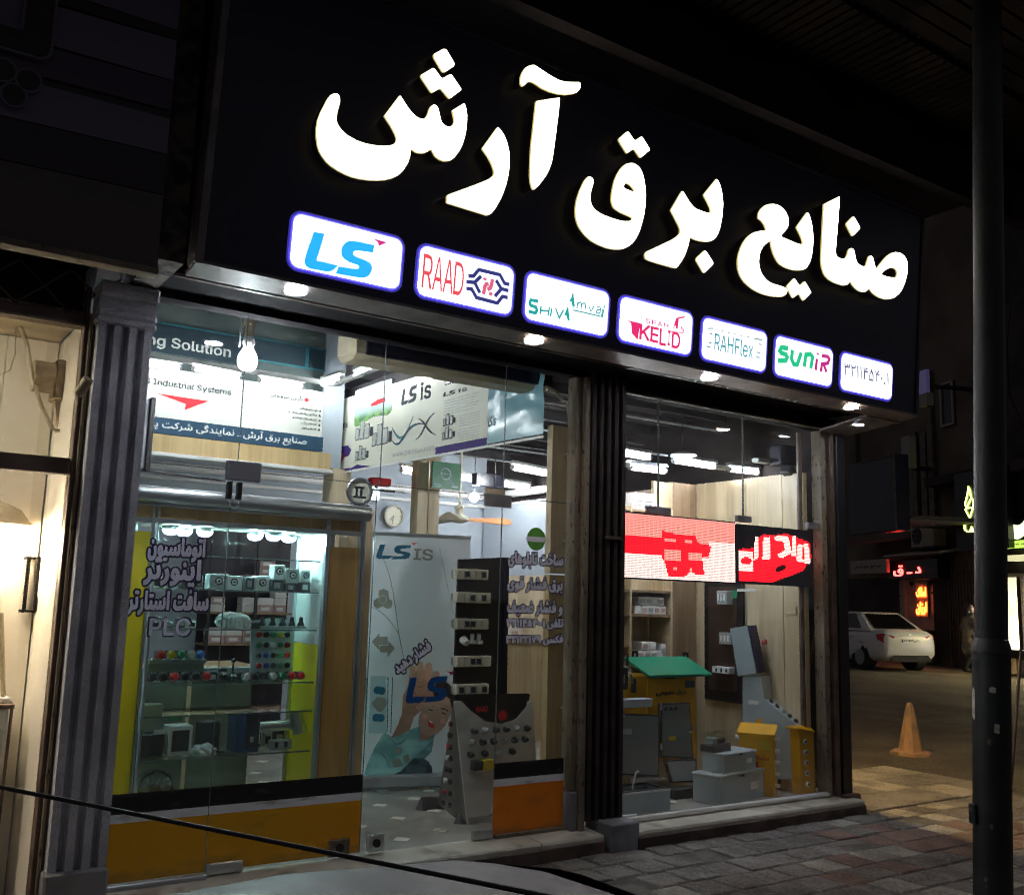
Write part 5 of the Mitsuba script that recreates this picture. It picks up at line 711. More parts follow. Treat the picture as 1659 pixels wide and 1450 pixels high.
# cream banner along the shop, seen at a slant
B2F = frame((3.733, 3.163, 0), [0.166, -3.043, 0], [0, 0, 1])
CB = thing('hanging_banner', 'long cream advertising banner hung along the entrance passage', 'banner')
def onb(m, h):
    return put(m, B2F @ trimesh.transformations.translation_matrix([0, 0, h]))
def bpart(name, gs, mt_, h, d=0.0012):
    part(CB, name, onb(extrude(gs, d), h), mt_)
u0, u1, u2, u3, u4, u5 = 0.02, 0.308, 0.989, 1.689, 2.384, 3.040
part(CB, 'sheet', onb(bx(u0, u4, 2.725, 3.415, -0.004, 0.0), 0), 'banner_cream')
wv = []
for i in range(25):
    t = i / 24
    wv.append([u4 + (u5 - u4) * t])
nx, nz = 40, 30
gx, gz = np.meshgrid(np.linspace(u4 + 0.002, u5, nx), np.linspace(2.735, 3.415, nz), indexing='ij')
tt = (gx - u4) / (u5 - u4)
gh = 0.012 * tt * np.sin(gz * 34 + 5 * tt) * np.clip((gz - 2.9) * 3, 0, 1) + 0.008 * np.sin(gz * 15 - 7 * tt)* np.clip((gz - 2.8) * 3, 0, 1)
idx = np.arange(nx * nz).reshape(nx, nz)
qf = np.stack([idx[:-1, :-1], idx[1:, :-1], idx[1:, 1:], idx[:-1, 1:]], -1).reshape(-1, 4)
tri = np.vstack([qf[:, [0, 1, 2]], qf[:, [0, 2, 3]]])
mat('foil_teal', (0.16, 0.33, 0.38), rough=0.16, clearcoat=0.6)
part(CB, 'foil', onb(trimesh.Trimesh(np.stack([gx.ravel(), gz.ravel(), gh.ravel()], 1), tri, process=False), 0), 'foil_teal', smooth=True, label='creased shiny teal end of the banner')
part(CB, 'hem', onb(bx(u0, u5, 2.708, 2.724, -0.006, 0.006), 0), 'white_paint')
mat('print_green', proc(lambda p, n, uv: mix(spotted(p, (0.04, 0.16, 0.03), (0.16, 0.34, 0.09), 14), (0.42, 0.55, 0.58), smoothstep(3.17, 3.26, p.z))), rough=0.3)
bpart('picture', [Polygon([(0.295, 3.394), (0.306, 3.458), (0.528, 3.462), (0.761, 3.467), (0.954, 3.465), (0.968, 3.351), (0.977, 3.186), (0.943, 3.158), (0.888, 3.150), (0.791, 3.162), (0.659, 3.167), (0.526, 3.146), (0.426, 3.120), (0.357, 3.113), (0.320, 3.129)]).buffer(0.01).buffer(-0.01)], 'print_green', 0.001)
bpart('picture_balloon', [Polygon([(0.593, 3.324), (0.588, 3.376), (0.635, 3.403), (0.718, 3.407), (0.801, 3.396), (0.852, 3.361), (0.856, 3.319), (0.794, 3.295), (0.649, 3.269)])], 'print_pale', 0.003)
bpart('picture_band', [Polygon([(0.613, 3.287), (0.743, 3.315), (0.858, 3.306), (0.860, 3.277), (0.748, 3.268), (0.624, 3.264)])], 'print_red', 0.0045)
def b2emblem(x0, x1, z0, z1, mt_):
    a, b = emblem_fit(x0, z0, x0 + (x1 - x0) * 0.62, z1)
    bpart('emblem', a, mt_, 0.001)
    m = latin('is', x0 + (x1 - x0) * 0.66, z0, x1, z1 - (z1 - z0) * 0.1, 0.0012, True)
    part(CB, 'lettering', onb(m, 0.001), mt_)
b2emblem(u0 + 0.04, u1 - 0.12, 3.13, 3.19, 'print_grey')
b2emblem(u2 + 0.14, u3 - 0.10, 3.20, 3.37, 'print_grey')
b2emblem(u3 + 0.08, u4 - 0.28, 3.18, 3.22, 'print_grey')
b2emblem(u4 + 0.01, u4 + 0.10, 2.86, 2.95, 'print_teal')
m = latin('www.panisun.com', u2 + 0.03, 2.755, u3 - 0.02, 2.815, 0.001)
part(CB, 'lettering', onb(m, 0.001), 'print_pale')
def ribbon(pts, w):
    q = np.array(pts)
    t = np.linspace(0, len(q) - 1, 40)
    from scipy.interpolate import CubicSpline
    c = CubicSpline(np.arange(len(q)), q)(t)
    d = np.gradient(c, axis=0)
    n = np.stack([-d[:, 1], d[:, 0]], 1) / np.linalg.norm(d, axis=1, keepdims=True)
    s = (w * np.sin(np.linspace(0.15, math.pi - 0.15, 40)))[:, None]
    return Polygon(np.vstack([c + n * s, (c - n * s)[::-1]])).buffer(0)
bpart('swoosh', [ribbon([(0.990, 3.038), (1.062, 2.964), (1.157, 2.921), (1.243, 2.967), (1.336, 3.089)], 0.012)], 'print_teal', 0.001)
bpart('swoosh', [ribbon([(0.998, 2.931), (1.069, 2.879), (1.159, 2.897), (1.272, 2.979), (1.415, 3.008), (1.531, 2.986)], 0.012)], 'banner_blue', 0.0025)
bpart('swoosh', [ribbon([(1.670, 3.067), (1.557, 3.014), (1.479, 2.931), (1.382, 2.880)], 0.010)], 'print_grey', 0.001)
bpart('swoosh', [ribbon([(1.412, 3.052), (1.501, 3.005), (1.576, 2.942), (1.683, 2.887)], 0.010)], 'print_grey', 0.0025)
bpart('violet_strip', [rect2(u3, 2.727, u4, 2.785)], 'print_violet', 0.001)
bpart('violet_strip', [Polygon([(u0, 2.727), (u1 + 0.35, 2.727), (u1 + 0.1, 2.765), (u0 + 0.3, 2.745), (u0, 2.755)])], 'print_violet', 0.001)
bpart('flower_picture', [Polygon([(-0.058, 2.936), (-0.017, 2.985), (0.106, 2.954), (0.215, 2.951), (0.274, 2.910), (0.242, 2.870), (0.153, 2.862), (0.086, 2.816), (0.072, 2.773), (-0.001, 2.771), (-0.002, 2.851)]).buffer(0.008)], 'print_violet', 0.003)
bpart('flower_picture', [Polygon([(0.024, 2.874), (0.131, 2.899), (0.162, 2.869), (0.097, 2.797), (0.044, 2.776)])], 'print_red', 0.0045)
def device_print(x, z, w):
    gs = [rect2(x, z, x + w * 0.22, z + w * 0.35), rect2(x + w * 0.25, z, x + w * 0.5, z + w * 0.55), rect2(x + w * 0.53, z, x + w * 0.8, z + w * 0.42), rect2(x + w * 0.83, z + 0.01, x + w, z + w * 0.3)]
    bpart('device_print', gs, 'print_grey', 0.001)
    bpart('device_print', [g.buffer(-0.008) for g in gs[:3]], 'print_pale', 0.0025)
device_print(u1 + 0.04, 2.985, 0.32); device_print(u1 + 0.35, 2.90, 0.34); device_print(u1 + 0.06, 2.80, 0.24)
device_print(u3 + 0.10, 2.94, 0.17); device_print(u3 + 0.09, 2.83, 0.18); device_print(u3 + 0.10, 3.27, 0.40)
for i in range(6):
    bpart('text_line', [rect2(u3 + 0.10, 3.14 - 0.022 * i, u4 - 0.12 - 0.03 * (i % 3), 3.147 - 0.022 * i)], 'print_pale', 0.001, 0.0008)
for i in range(5):
    bpart('text_line', [rect2(u3 + 0.32, 2.99 - 0.02 * i, u4 - 0.10, 2.996 - 0.02 * i), rect2(u3 + 0.32, 2.88 - 0.02 * i, u4 - 0.10, 2.886 - 0.02 * i)], 'print_pale', 0.001, 0.0008)
# air curtain over the doors
AC = thing('air_curtain', 'dark fronted air curtain unit with a beige shell above the glass doors', 'air conditioner')
mat('beige_plastic', (0.30, 0.255, 0.17), rough=0.5)
mat('front_dark', (0.010, 0.010, 0.020), rough=0.25)
part(AC, 'shell', bx(2.475, 4.02, 0.20, 0.44, 3.055, 3.33, 0.035), 'beige_plastic')
part(AC, 'front', bx(2.575, 4.015, 0.185, 0.21, 3.085, 3.33, 0.006), 'front_dark')
part(AC, 'outlet', tube([[3.95, 0.2, 3.09], [4.02, 0.16, 3.05], [4.06, 0.12, 2.98]], 0.012), 'beige_plastic')
# hanging bulb
BULB = thing('hanging_bulb', 'bright hanging bulb in a white holder behind the upper left glass', 'light bulb')
c = np.array((1.804, 0.120, 2.908))
part(BULB, 'globe', lathe([(0, -0.062), (0.03, -0.056), (0.050, -0.035), (0.057, -0.005), (0.050, 0.028), (0.033, 0.058), (0.027, 0.07), (0, 0.071)], 24, c), 'lamp_white', smooth=True, glow=(34, 36, 38))
part(BULB, 'collar', lathe([(0, 0.072), (0.027, 0.072), (0.036, 0.10), (0.030, 0.13), (0.024, 0.135), (0, 0.136)], 16, c), 'fixture_white', smooth=40)
part(BULB, 'holder', lathe([(0, 0.137), (0.026, 0.137), (0.026, 0.20), (0.034, 0.205), (0.034, 0.235), (0.02, 0.24), (0, 0.241)], 16, c), 'beige_plastic', smooth=40)
part(BULB, 'cord', tube([c + [0, 0, 0.24], c + [0.004, 0, 0.5], c + [0, 0, 4.1 - c[2]]], 0.004, 6), 'black_steel')
single('light_chain', 'pale cord hanging beside the bright bulb', 'cord', tube([[c[0] - 0.055, 0.12, 4.1], [c[0] - 0.05, 0.12, 3.5], [c[0] - 0.053, 0.12, 2.98]], 0.005, 6), 'white_paint')
TV = thing('wall_screen', 'grey flat screen seen edge on behind the left pilaster', 'screen')
part(TV, 'back', hull([(1.22, 0.5, 2.30), (1.22, 0.5, 2.70), (1.41, 0.62, 2.30), (1.41, 0.62, 2.70), (1.22, 0.56, 2.30), (1.22, 0.56, 2.70), (1.41, 0.66, 2.30), (1.41, 0.66, 2.70)]), 'plinth_stone')
part(TV, 'bezel', bx(1.412, 1.440, 0.60, 0.68, 2.285, 2.715, 0.004), 'black_steel')
part(TV, 'arm', tube([[1.24, 0.62, 2.29], [1.9, 0.66, 2.27]], 0.008), 'black_steel')

# ---------------------------------------------------------------- display cabinet
CAB = thing('display_cabinet', 'aluminium glass display cabinet behind the left shop pane', 'cabinet')
mat('cab_yellow', (0.80, 0.66, 0.02), rough=0.4)
wood('gold_and_shaded_yellow', (0.30, 0.17, 0.045), (0.42, 0.25, 0.075))  # gold wood, and the yellow right panel with its shade in the colour
X0, X1, X2, X3 = 1.05, 1.47, 2.485, 2.745
Yf, Yb = 0.45, 0.92
part(CAB, 'side_panel', bx(X0, X1 - 0.035, Yf, Yf + 0.02, 0.2, 1.925), 'cab_yellow', label='bright yellow panel left of the glass')
part(CAB, 'side_panel', bx(X2 + 0.035, X3 - 0.03, Yf, Yf + 0.02, 0.2, 1.90), 'gold_and_shaded_yellow')  # yellow like the left panel, its shade put into this brown
part(CAB, 'top_panel', bx(X0, X3 - 0.03, Yf, Yf + 0.02, 2.005, 2.07), 'gold_and_shaded_yellow')
for x in (X1 - 0.033, X1 - 0.006, X2 + 0.003, X2 + 0.016, X3 - 0.029, X3 - 0.010):
    part(CAB, 'post', bx(x, x + 0.012 + 0.008 * (x > X3 - 0.015), Yf - 0.012, Yf + 0.03, 0.2, 2.075, 0.002), 'aluminium')
part(CAB, 'post', bx(X3 - 0.03, X3, Yb - 0.03, Yb, 0.2, 2.07), 'aluminium')
part(CAB, 'post', bx(X1 - 0.02, X1, Yb - 0.02, Yb, 0.2, 2.07), 'aluminium')
part(CAB, 'post', bx(X2, X2 + 0.02, Yb - 0.02, Yb, 0.2, 2.07), 'aluminium')
part(CAB, 'rail', bx(X0, X3, Yf - 0.012, Yf + 0.02, 1.975, 2.004, 0.002), 'aluminium')
part(CAB, 'rail', bx(X0, X3, Yf - 0.012, Yf + 0.02, 2.072, 2.088, 0.002), 'aluminium')
part(CAB, 'rail', bx(X0, X3, Yf - 0.012, Yf + 0.02, 0.19, 0.23, 0.002), 'aluminium')
part(CAB, 'plinth', bx(X0, X3, Yf + 0.03, Yb - 0.03, ZF, 0.30), 'gold_and_shaded_yellow')
part(CAB, 'roof', bx(X0, X3, Yf + 0.03, Yb, 2.05, 2.07), 'white_paint')
part(CAB, 'lamp_board', bx(X1, X2, 0.60, 0.82, 1.976, 1.985), 'white_paint')
part(CAB, 'roll', tube([[X0, Yf - 0.05, 2.135], [X3 + 0.005, Yf - 0.05, 2.115]], 0.048, 16), 'aluminium', smooth=40)
part(CAB, 'glass_pane', quad(X1, X2, 0.24, 1.97, Yf), 'pane_glass')
part(CAB, 'side_wall', bx(X2 + 0.022, X2 + 0.03, Yf + 0.04, Yb, 1.3, 2.04), 'white_paint')
part(CAB, 'side_wall', bx(X2 + 0.022, X2 + 0.03, Yf + 0.04, Yb, 0.30, 1.295), 'cab_yellow')
SH = (1.805, 1.613, 1.385, 1.075, 0.905, 0.67)
mat('shelf_glass', (0.20, 0.34, 0.33), rough=0.15, spec_trans=0.0, specular=0.8)
scene['clear_glass'] = {'type': 'thindielectric', 'int_ior': 1.5, 'specular_transmittance': rgb((0.86, 0.93, 0.91))}
for z in SH:
    k = part(CAB, 'shelf', trimesh.Trimesh([[X1, Yf + 0.06, z], [X2, Yf + 0.06, z], [X2, Yb - 0.02, z], [X1, Yb - 0.02, z]], [[0, 1, 2], [0, 2, 3]], process=False), 'clear_glass')
    part(k, 'edge', bx(X1, X2, Yf + 0.054, Yf + 0.0595, z - 0.004, z + 0.004), 'glass_edge')
for i, x in enumerate((1.60, 1.70, 1.80, 2.14, 2.23, 2.36)):
    k = part(CAB, 'spotlight', lathe([(0, 0), (0.05, 0), (0.05, 0.018), (0, 0.018)], 18, (x, 0.66 + 0.08 * (i % 2), 1.955)), 'aluminium')
    part(k, 'lens', lathe([(0, -0.030), (0.025, -0.026), (0.042, -0.012), (0.046, 0), (0, 0)], 18, (x, 0.66 + 0.08 * (i % 2), 1.9545)), 'lamp_white', glow=(12, 21, 21.5))
ROUNDEL = thing('round_emblem', 'round chrome ring emblem standing on the right end of the display cabinet', 'emblem')
ringc = frame((2.93, 0.95, 2.315), [1, 0, 0], [0, 0, 1])
part(ROUNDEL, 'ring', put(extrude([Point(0, 0).buffer(0.095).difference(Point(0, 0).buffer(0.078))], 0.03), ringc), 'steel')
part(ROUNDEL, 'disc', put(extrude([Point(0, 0).buffer(0.077)], 0.012), ringc), 'banner_cream')
part(ROUNDEL, 'mark', put(extrude([rect2(-0.04, 0.02, 0.035, 0.035), rect2(-0.03, -0.03, -0.015, 0.019), rect2(0.005, -0.03, 0.02, 0.019), rect2(-0.045, -0.045, 0.05, -0.032)], 0.004), ringc @ trimesh.transformations.translation_matrix([0, 0, 0.0125])), 'print_grey')
part(ROUNDEL, 'stand', bx(2.85, 3.0, 0.90, 0.99, 2.19, 2.222, 0.004), 'black_steel')
part(ROUNDEL, 'pedestal', bx(2.83, 3.02, 0.88, 1.01, ZF, 2.188), 'wood_pale')
PIC = thing('framed_picture', 'small gold framed picture with yellow leaves beside the cabinet', 'picture')
pf = frame((3.035, 1.150, 1.797), [1, 0, 0], [0, 0, 1])
part(PIC, 'frame', put(extrude([rect2(0, 0, 0.085, 0.385).difference(rect2(0.014, 0.02, 0.071, 0.365))], 0.02), pf), 'gold_and_shaded_yellow')
mat('leaf_print', proc(lambda p, n, uv: spotted(p, (0.30, 0.20, 0.02), (0.75, 0.58, 0.05), 60)), rough=0.5)
part(PIC, 'picture', put(extrude([rect2(0.0145, 0.0205, 0.0705, 0.3645)], 0.008), pf), 'leaf_print')
part(PIC, 'hook', put(bx(0.035, 0.05, 0.385, 0.40, 0.0, 0.01), pf), 'steel')

mat('plastic_grey', (0.30, 0.32, 0.32), rough=0.5)
mat('plastic_dark', (0.025, 0.028, 0.032), rough=0.4)
mat('plastic_white', (0.66, 0.68, 0.67), rough=0.45)
mat('plastic_cream', (0.60, 0.58, 0.46), rough=0.5)
mat('plastic_blue', (0.03, 0.07, 0.14), rough=0.35)
mat('card_pink', (0.36, 0.25, 0.24), rough=0.8)
mat('card_white', (0.62, 0.60, 0.58), rough=0.8)
for nm, cc in (('knob_red', (0.5, 0.03, 0.03)), ('knob_green', (0.03, 0.22, 0.10)), ('knob_yellow', (0.55, 0.42, 0.04)), ('knob_blue', (0.04, 0.13, 0.42)), ('knob_white', (0.6, 0.62, 0.62)), ('knob_black', (0.02, 0.02, 0.025))):
    mat(nm, cc, rough=0.3)
def meter(x, z, w, h, label, m='plastic_grey', y=0.60, d=0.09):
    k = thing('small_meter', label, 'meter', None)
    part(k, 'case', bx(x, x + w, y, y + d, z, z + h, 0.004), m)
    part(k, 'dial', put(extrude([Point(0, 0).buffer(h * 0.26)], 0.004), wallframe((x + w / 2, y - 0.001, z + h * 0.55))), 'plastic_dark')
    part(k, 'dial_ring', put(extrude([Point(0, 0).buffer(h * 0.17).difference(Point(0, 0).buffer(h * 0.09))], 0.002), wallframe((x + w / 2, y - 0.006, z + h * 0.55))), 'plastic_white')
def black_base(x, z, w, h, label):
    k = thing('relay_base', label, 'relay')
    part(k, 'body', bx(x, x + w, 0.60, 0.69, z, z + h, 0.004), 'plastic_dark')
    part(k, 'label_plate', bx(x + w * 0.2, x + w * 0.7, 0.596, 0.5995, z + h * 0.25, z + h * 0.75), 'plastic_grey')
z2 = 1.617
meter(1.83, z2, 0.115, 0.09, 'grey meter on the second glass shelf, behind the window lettering')
meter(1.93, z2, 0.10, 0.085, 'pale grey meter in the second shelf row, right of the glass joint', 'plastic_white')
black_base(2.05, z2, 0.055, 0.08, 'black relay with a grey plate between two meters on the second shelf')
meter(2.065 + 0.05, z2, 0.085, 0.09, 'white meter in the middle of the second shelf row', 'plastic_white')
black_base(2.215, z2, 0.075, 0.07, 'black relay at the right of the second shelf row')
meter(2.225, z2 + 0.072, 0.07, 0.09, 'small white meter set on top of a black relay', 'plastic_white')
black_base(2.31, z2, 0.06, 0.05, 'low black box under the round dial meter')
meter(2.305, z2 + 0.052, 0.085, 0.09, 'round dial meter stacked on a low black box', 'plastic_grey')
black_base(2.40, z2, 0.07, 0.06, 'black box at the right end of the second shelf')
meter(2.405, z2 + 0.062, 0.06, 0.075, 'narrow white meter stacked at the right end of the second shelf', 'plastic_white')
mat('clear_plastic', (0.50, 0.58, 0.57), rough=0.25)
k = thing('plastic_bag', 'bag of translucent plastic fittings on the third glass shelf', 'bag')
bag = trimesh.creation.icosphere(3, 1.0)
bag.vertices *= [0.11, 0.07, 0.06]
bag.vertices *= (1 + 0.35 * (meshkit.noise(bag.vertices * 40, 3) - 0.5))[:, None]
bag.vertices[:, 2] = np.maximum(bag.vertices[:, 2], -0.035)
part(k, 'film', bag.apply_translation([2.02, 0.68, 1.389 + 0.036]), 'clear_plastic')
for i in range(7):
    part(k, 'fitting', bx(1.93 + 0.026 * i, 1.95 + 0.026 * i, 0.60, 0.63, 1.39, 1.44 + 0.01 * (i % 3), 0.003), 'plastic_white')
def plug(x, z, label, m='plastic_dark', s=1.0):
    k = thing('cable_plug', label, 'plug')
    part(k, 'body', lathe([(0, 0), (0.02 * s, 0), (0.022 * s, 0.03 * s), (0.014 * s, 0.04 * s), (0.012 * s, 0.07 * s), (0, 0.072 * s)], 12, (x, 0.65, z)), m, smooth=40)
    part(k, 'base', bx(x - 0.028 * s, x + 0.028 * s, 0.625, 0.68, z - 0.0, z + 0.018 * s, 0.003), 'plastic_grey')
for i, (x, w) in enumerate(((2.19, 'left'), (2.255, 'second'), (2.32, 'third'), (2.38, 'fourth'), (2.44, 'last'))):
    plug(x, 1.389, f'dark cable plug, {w} in the row on the third glass shelf')
bases = [(1.50, 0.10), (2.10, 0.06)]
for (x, w), lab in zip(bases, ('flat tray of dark terminals at the left of the third shelf', 'small black terminal block beside the plugs on the third shelf')):
    k = thing('terminal_block', lab, 'terminal block')
    part(k, 'body', bx(x, x + w, 0.60, 0.70, 1.389, 1.425, 0.003), 'plastic_dark')
    for j in range(4):
        part(k, 'screw', bx(x + 0.008 + j * w / 4.6, x + 0.018 + j * w / 4.6, 0.61, 0.62, 1.4252, 1.436), 'steel')
# the shelf of push buttons
def push_button(x, z, m, label, y=0.66):
    k = thing('push_button', label, 'push button')
    f = frame((x, y, z), [1, 0, 0], [0, 0, 1])
    part(k, 'cap', lathe([(0, 0.03), (0.018, 0.028), (0.022, 0.015), (0.022, 0.0), (0, 0)], 14).apply_transform(f), m, smooth=40)
    part(k, 'bezel', lathe([(0.0, -0.001), (0.028, -0.001), (0.028, -0.012), (0, -0.012)], 14).apply_transform(f), 'steel')
    part(k, 'body', bx(x - 0.022, x + 0.022, y + 0.013, y + 0.06, z - 0.024, z + 0.022, 0.002), 'plastic_dark')
for x, m, nm in ((1.60, 'knob_red', 'red'), (1.66, 'knob_yellow', 'yellow'), (1.715, 'knob_green', 'green'), (1.775, 'knob_white', 'white'), (1.83, 'knob_blue', 'blue')):
    push_button(x, 1.235, m, f'{nm} push button in the upper row of the button display')
BR = thing('button_rack', 'grey stepped rack holding push buttons on the fourth glass shelf', 'rack')
part(BR, 'step', bx(1.55, 1.88, 0.70, 0.75, 1.18, 1.207, 0.003), 'plastic_grey')
part(BR, 'step', bx(1.55, 1.88, 0.74, 0.80, 1.08, 1.178, 0.003), 'plastic_grey')
part(BR, 'tray', bx(1.52, 2.42, 0.78, 0.82, 1.08, 1.15, 0.003), 'plastic_grey')
for i in range(6):
    push_button(1.545 + 0.062 * i, 1.115, ['knob_black', 'knob_black', 'knob_red', 'knob_black', 'knob_black', 'knob_red'][i], ['black button at the left end of the lower row', 'black button second in the lower row', 'dark red button third in the lower row', 'black button fourth in the lower row', 'black button fifth in the lower row', 'dark red button sixth in the lower row'][i] + ' on the fourth shelf', 0.60)
k = thing('joystick', 'small black joystick switch in the middle of the fourth shelf', 'switch')
part(k, 'base', lathe([(0, 0), (0.03, 0), (0.03, 0.03), (0.016, 0.045), (0, 0.046)], 14, (2.02, 0.63, 1.079)), 'plastic_dark', smooth=40)
part(k, 'stick', tube([[2.02, 0.63, 1.12], [2.02, 0.63, 1.19]], 0.006, 8), 'plastic_dark')
part(k, 'ball', trimesh.creation.icosphere(2, 0.014).apply_translation([2.02, 0.63, 1.20]), 'knob_black', smooth=True)
for i, (x, m) in enumerate(((1.95, 'knob_black'), (2.085, 'knob_white'), (2.135, 'knob_black'), (2.19, 'knob_black'), (2.25, 'knob_white'), (2.31, 'knob_green'), (2.37, 'knob_red'), (2.43, 'knob_red'))):
    push_button(x, 1.110, m, ['black selector left of the joystick', 'white selector right of the joystick', 'black selector under the left edge of the button board', 'second black selector under the button board', 'white button under the middle of the button board', 'green button under the button board', 'red button right of the button board', 'red button at the right end of the fourth shelf'][i], 0.58)
BB = thing('button_board', 'pale board with rows of coloured push buttons on the fourth shelf', 'board')
bf = rot(bx(0, 0.30, 0, 0.008, 0, 0.40), 0, [1, 0, 0])
bbf = frame((2.135, 0.66, 1.10), [0.96, 0.12, 0], [0.02, 0.12, 1.0])
mat('board_pale', (0.42, 0.55, 0.58), rough=0.5)
part(BB, 'board', put(extrude([Polygon([(0, 0), (0.275, 0), (0.29, 0.33), (0.21, 0.352), (0.12, 0.352), (0, 0.335)])], 0.006), bbf), 'board_pale')
part(BB, 'lettering', put(latin('CTC', 0.012, 0.29, 0.10, 0.325, 0.001, True), bbf @ trimesh.transformations.translation_matrix([0, 0, 0.0065])), 'decal_navy')
part(BB, 'lettering', put(extrude(fit(outline('t_small', 1.0), 0.15, 0.292, 0.28, 0.318), 0.001), bbf @ trimesh.transformations.translation_matrix([0, 0, 0.0065])), 'print_grey')
cols = ['knob_red', 'knob_black', 'knob_green', 'knob_yellow', 'knob_black', 'knob_green', 'knob_black', 'knob_white', 'knob_green', 'knob_red', 'knob_black', 'knob_blue', 'knob_black', 'knob_green', 'knob_red', 'knob_red', 'knob_blue', 'knob_black', 'knob_green', 'knob_black']
for i in range(20):
    r, q = divmod(i, 5)
    part(BB, 'button', put(lathe([(0, 0.022), (0.014, 0.02), (0.017, 0.01), (0.017, 0), (0, 0)], 12, (0.055 + 0.048 * q, 0.25 - 0.062 * r, 0.0065)), bbf), cols[i], smooth=40)
# bottom shelves
k = thing('drive_unit', 'grey framed drive unit with a dark screen on the lowest glass shelf', 'drive unit')
part(k, 'case', bx(1.665, 1.80, 0.60, 0.72, 0.674, 0.84, 0.004), 'plastic_white')
part(k, 'screen', bx(1.685, 1.78, 0.594, 0.5995, 0.70, 0.815), 'plastic_dark')
k = thing('drive_unit', 'green topped grey unit behind the drive unit with the dark screen', 'drive unit')
part(k, 'case', bx(1.68, 1.80, 0.76, 0.86, 0.674, 0.90, 0.004), 'plastic_grey')
part(k, 'badge', bx(1.70, 1.78, 0.755, 0.7595, 0.85, 0.885), 'knob_green')
k = thing('drive_unit', 'tall dark blue drive unit in front of the steel pipe', 'drive unit')
part(k, 'case', bx(2.035, 2.185, 0.56, 0.70, 0.674, 0.905, 0.006), 'plastic_blue')
part(k, 'face', bx(2.095, 2.178, 0.552, 0.5595, 0.70, 0.895, 0.002), 'plastic_dark')
part(k, 'key', bx(2.125, 2.145, 0.547, 0.5515, 0.735, 0.765), 'plastic_grey')
k = thing('transformer_box', 'black cube box between two drive units on the lowest shelf', 'box')
part(k, 'body', bx(1.855, 1.965, 0.62, 0.74, 0.69, 0.85, 0.004), 'plastic_dark')
part(k, 'foot', bx(1.84, 1.99, 0.60, 0.76, 0.674, 0.689), 'black_steel')
k = thing('terminal_tray', 'dark stack of relays at the left end of the lowest shelf', 'relay')
part(k, 'body', bx(1.50, 1.64, 0.60, 0.72, 0.674, 0.80, 0.004), 'plastic_dark')
part(k, 'tag', bx(1.58, 1.64, 0.594, 0.5995, 0.80, 0.825), 'plastic_white')
part(k, 'upper', bx(1.54, 1.66, 0.74, 0.82, 0.674, 0.95, 0.004), 'plastic_grey')
k = thing('crumpled_bag', 'crumpled clear bag beside the grey framed drive unit', 'bag')
bag = trimesh.creation.icosphere(3, 1.0)
bag.vertices *= (1 + 0.6 * (meshkit.noise(bag.vertices * 3, 5) - 0.5))[:, None]
bag.vertices *= [0.07, 0.05, 0.045]
bag.vertices[:, 2] = np.maximum(bag.vertices[:, 2], -0.02)
part(k, 'film', bag.apply_translation([1.86, 0.56, 0.695]), 'clear_plastic')
k = thing('exhaust_pipe', 'shiny steel pipe with an angled end on the lowest shelf', 'pipe')
part(k, 'tube', tube([[2.19, 0.66, 0.80], [2.46, 0.66, 0.81]], 0.032, 16), 'steel', smooth=40)
part(k, 'elbow', tube([[2.43, 0.64, 0.885], [2.462, 0.61, 0.76]], 0.042, 16), 'steel', smooth=40)
k = thing('contactor', 'small grey contactor lying in front of the steel pipe', 'contactor')
part(k, 'body', bx(2.27, 2.40, 0.58, 0.64, 0.674, 0.73, 0.004), 'plastic_grey')
part(k, 'terminal', bx(2.29, 2.31, 0.574, 0.5795, 0.69, 0.72), 'plastic_dark')
part(k, 'terminal', bx(2.35, 2.37, 0.574, 0.5795, 0.69, 0.72), 'plastic_dark')
def fan_grille(x, z, r, label):
    k = thing('cabinet_fan', label, 'fan')
    f = wallframe((x, 0.60, z))
    part(k, 'ring', put(extrude([Point(0, 0).buffer(r).difference(Point(0, 0).buffer(r * 0.86))], 0.05), f), 'plastic_dark')
    part(k, 'hub', put(extrude([Point(0, 0).buffer(r * 0.32)], 0.04), f), 'plastic_dark')
    for i in range(7):
        part(k, 'blade', put(rotz(bx(r * 0.3, r * 0.87, -0.012, 0.012, 0.01, 0.016), 51.4 * i), f), 'plastic_grey')
    part(k, 'foot', bx(x - r * 0.6, x + r * 0.6, 0.55, 0.60, 0.30, z - r * 0.86), 'plastic_dark')
fan_grille(1.60, 0.50, 0.11, 'round dark fan on the cabinet floor, next to the yellow panel')
k = thing('cooling_fan', 'square dark cooling fan in the middle of the cabinet floor', 'fan')
part(k, 'frame', put(extrude([rect2(-0.11, -0.07, 0.11, 0.07).difference(Point(0, 0).buffer(0.06))], 0.05), wallframe((1.93, 0.62, 0.40))), 'plastic_dark')
for i in range(5):
    part(k, 'blade', put(rotz(bx(0.01, 0.058, -0.014, 0.014, -0.02, -0.014), 72 * i + 20), wallframe((1.93, 0.62, 0.40))), 'plastic_grey')
k = thing('tilted_relay', 'dark relay with a white tilted lid on the cabinet floor', 'relay')
part(k, 'body', bx(2.12, 2.24, 0.60, 0.70, 0.302, 0.40, 0.004), 'plastic_dark')
part(k, 'lid', rot(bx(2.19, 2.215, 0.59, 0.598, 0.36, 0.44), -25, [0, 1, 0], (2.2, 0.6, 0.38)), 'plastic_white')
single('thin_cable', 'thin dark cable hanging down the yellow cabinet panel', 'cable', tube([[1.255, 0.36, 1.70], [1.262, 0.36, 1.45], [1.235, 0.36, 1.1], [1.262, 0.36, 0.85], [1.25, 0.36, 0.45]], 0.004, 6), 'black_steel', smooth=True)
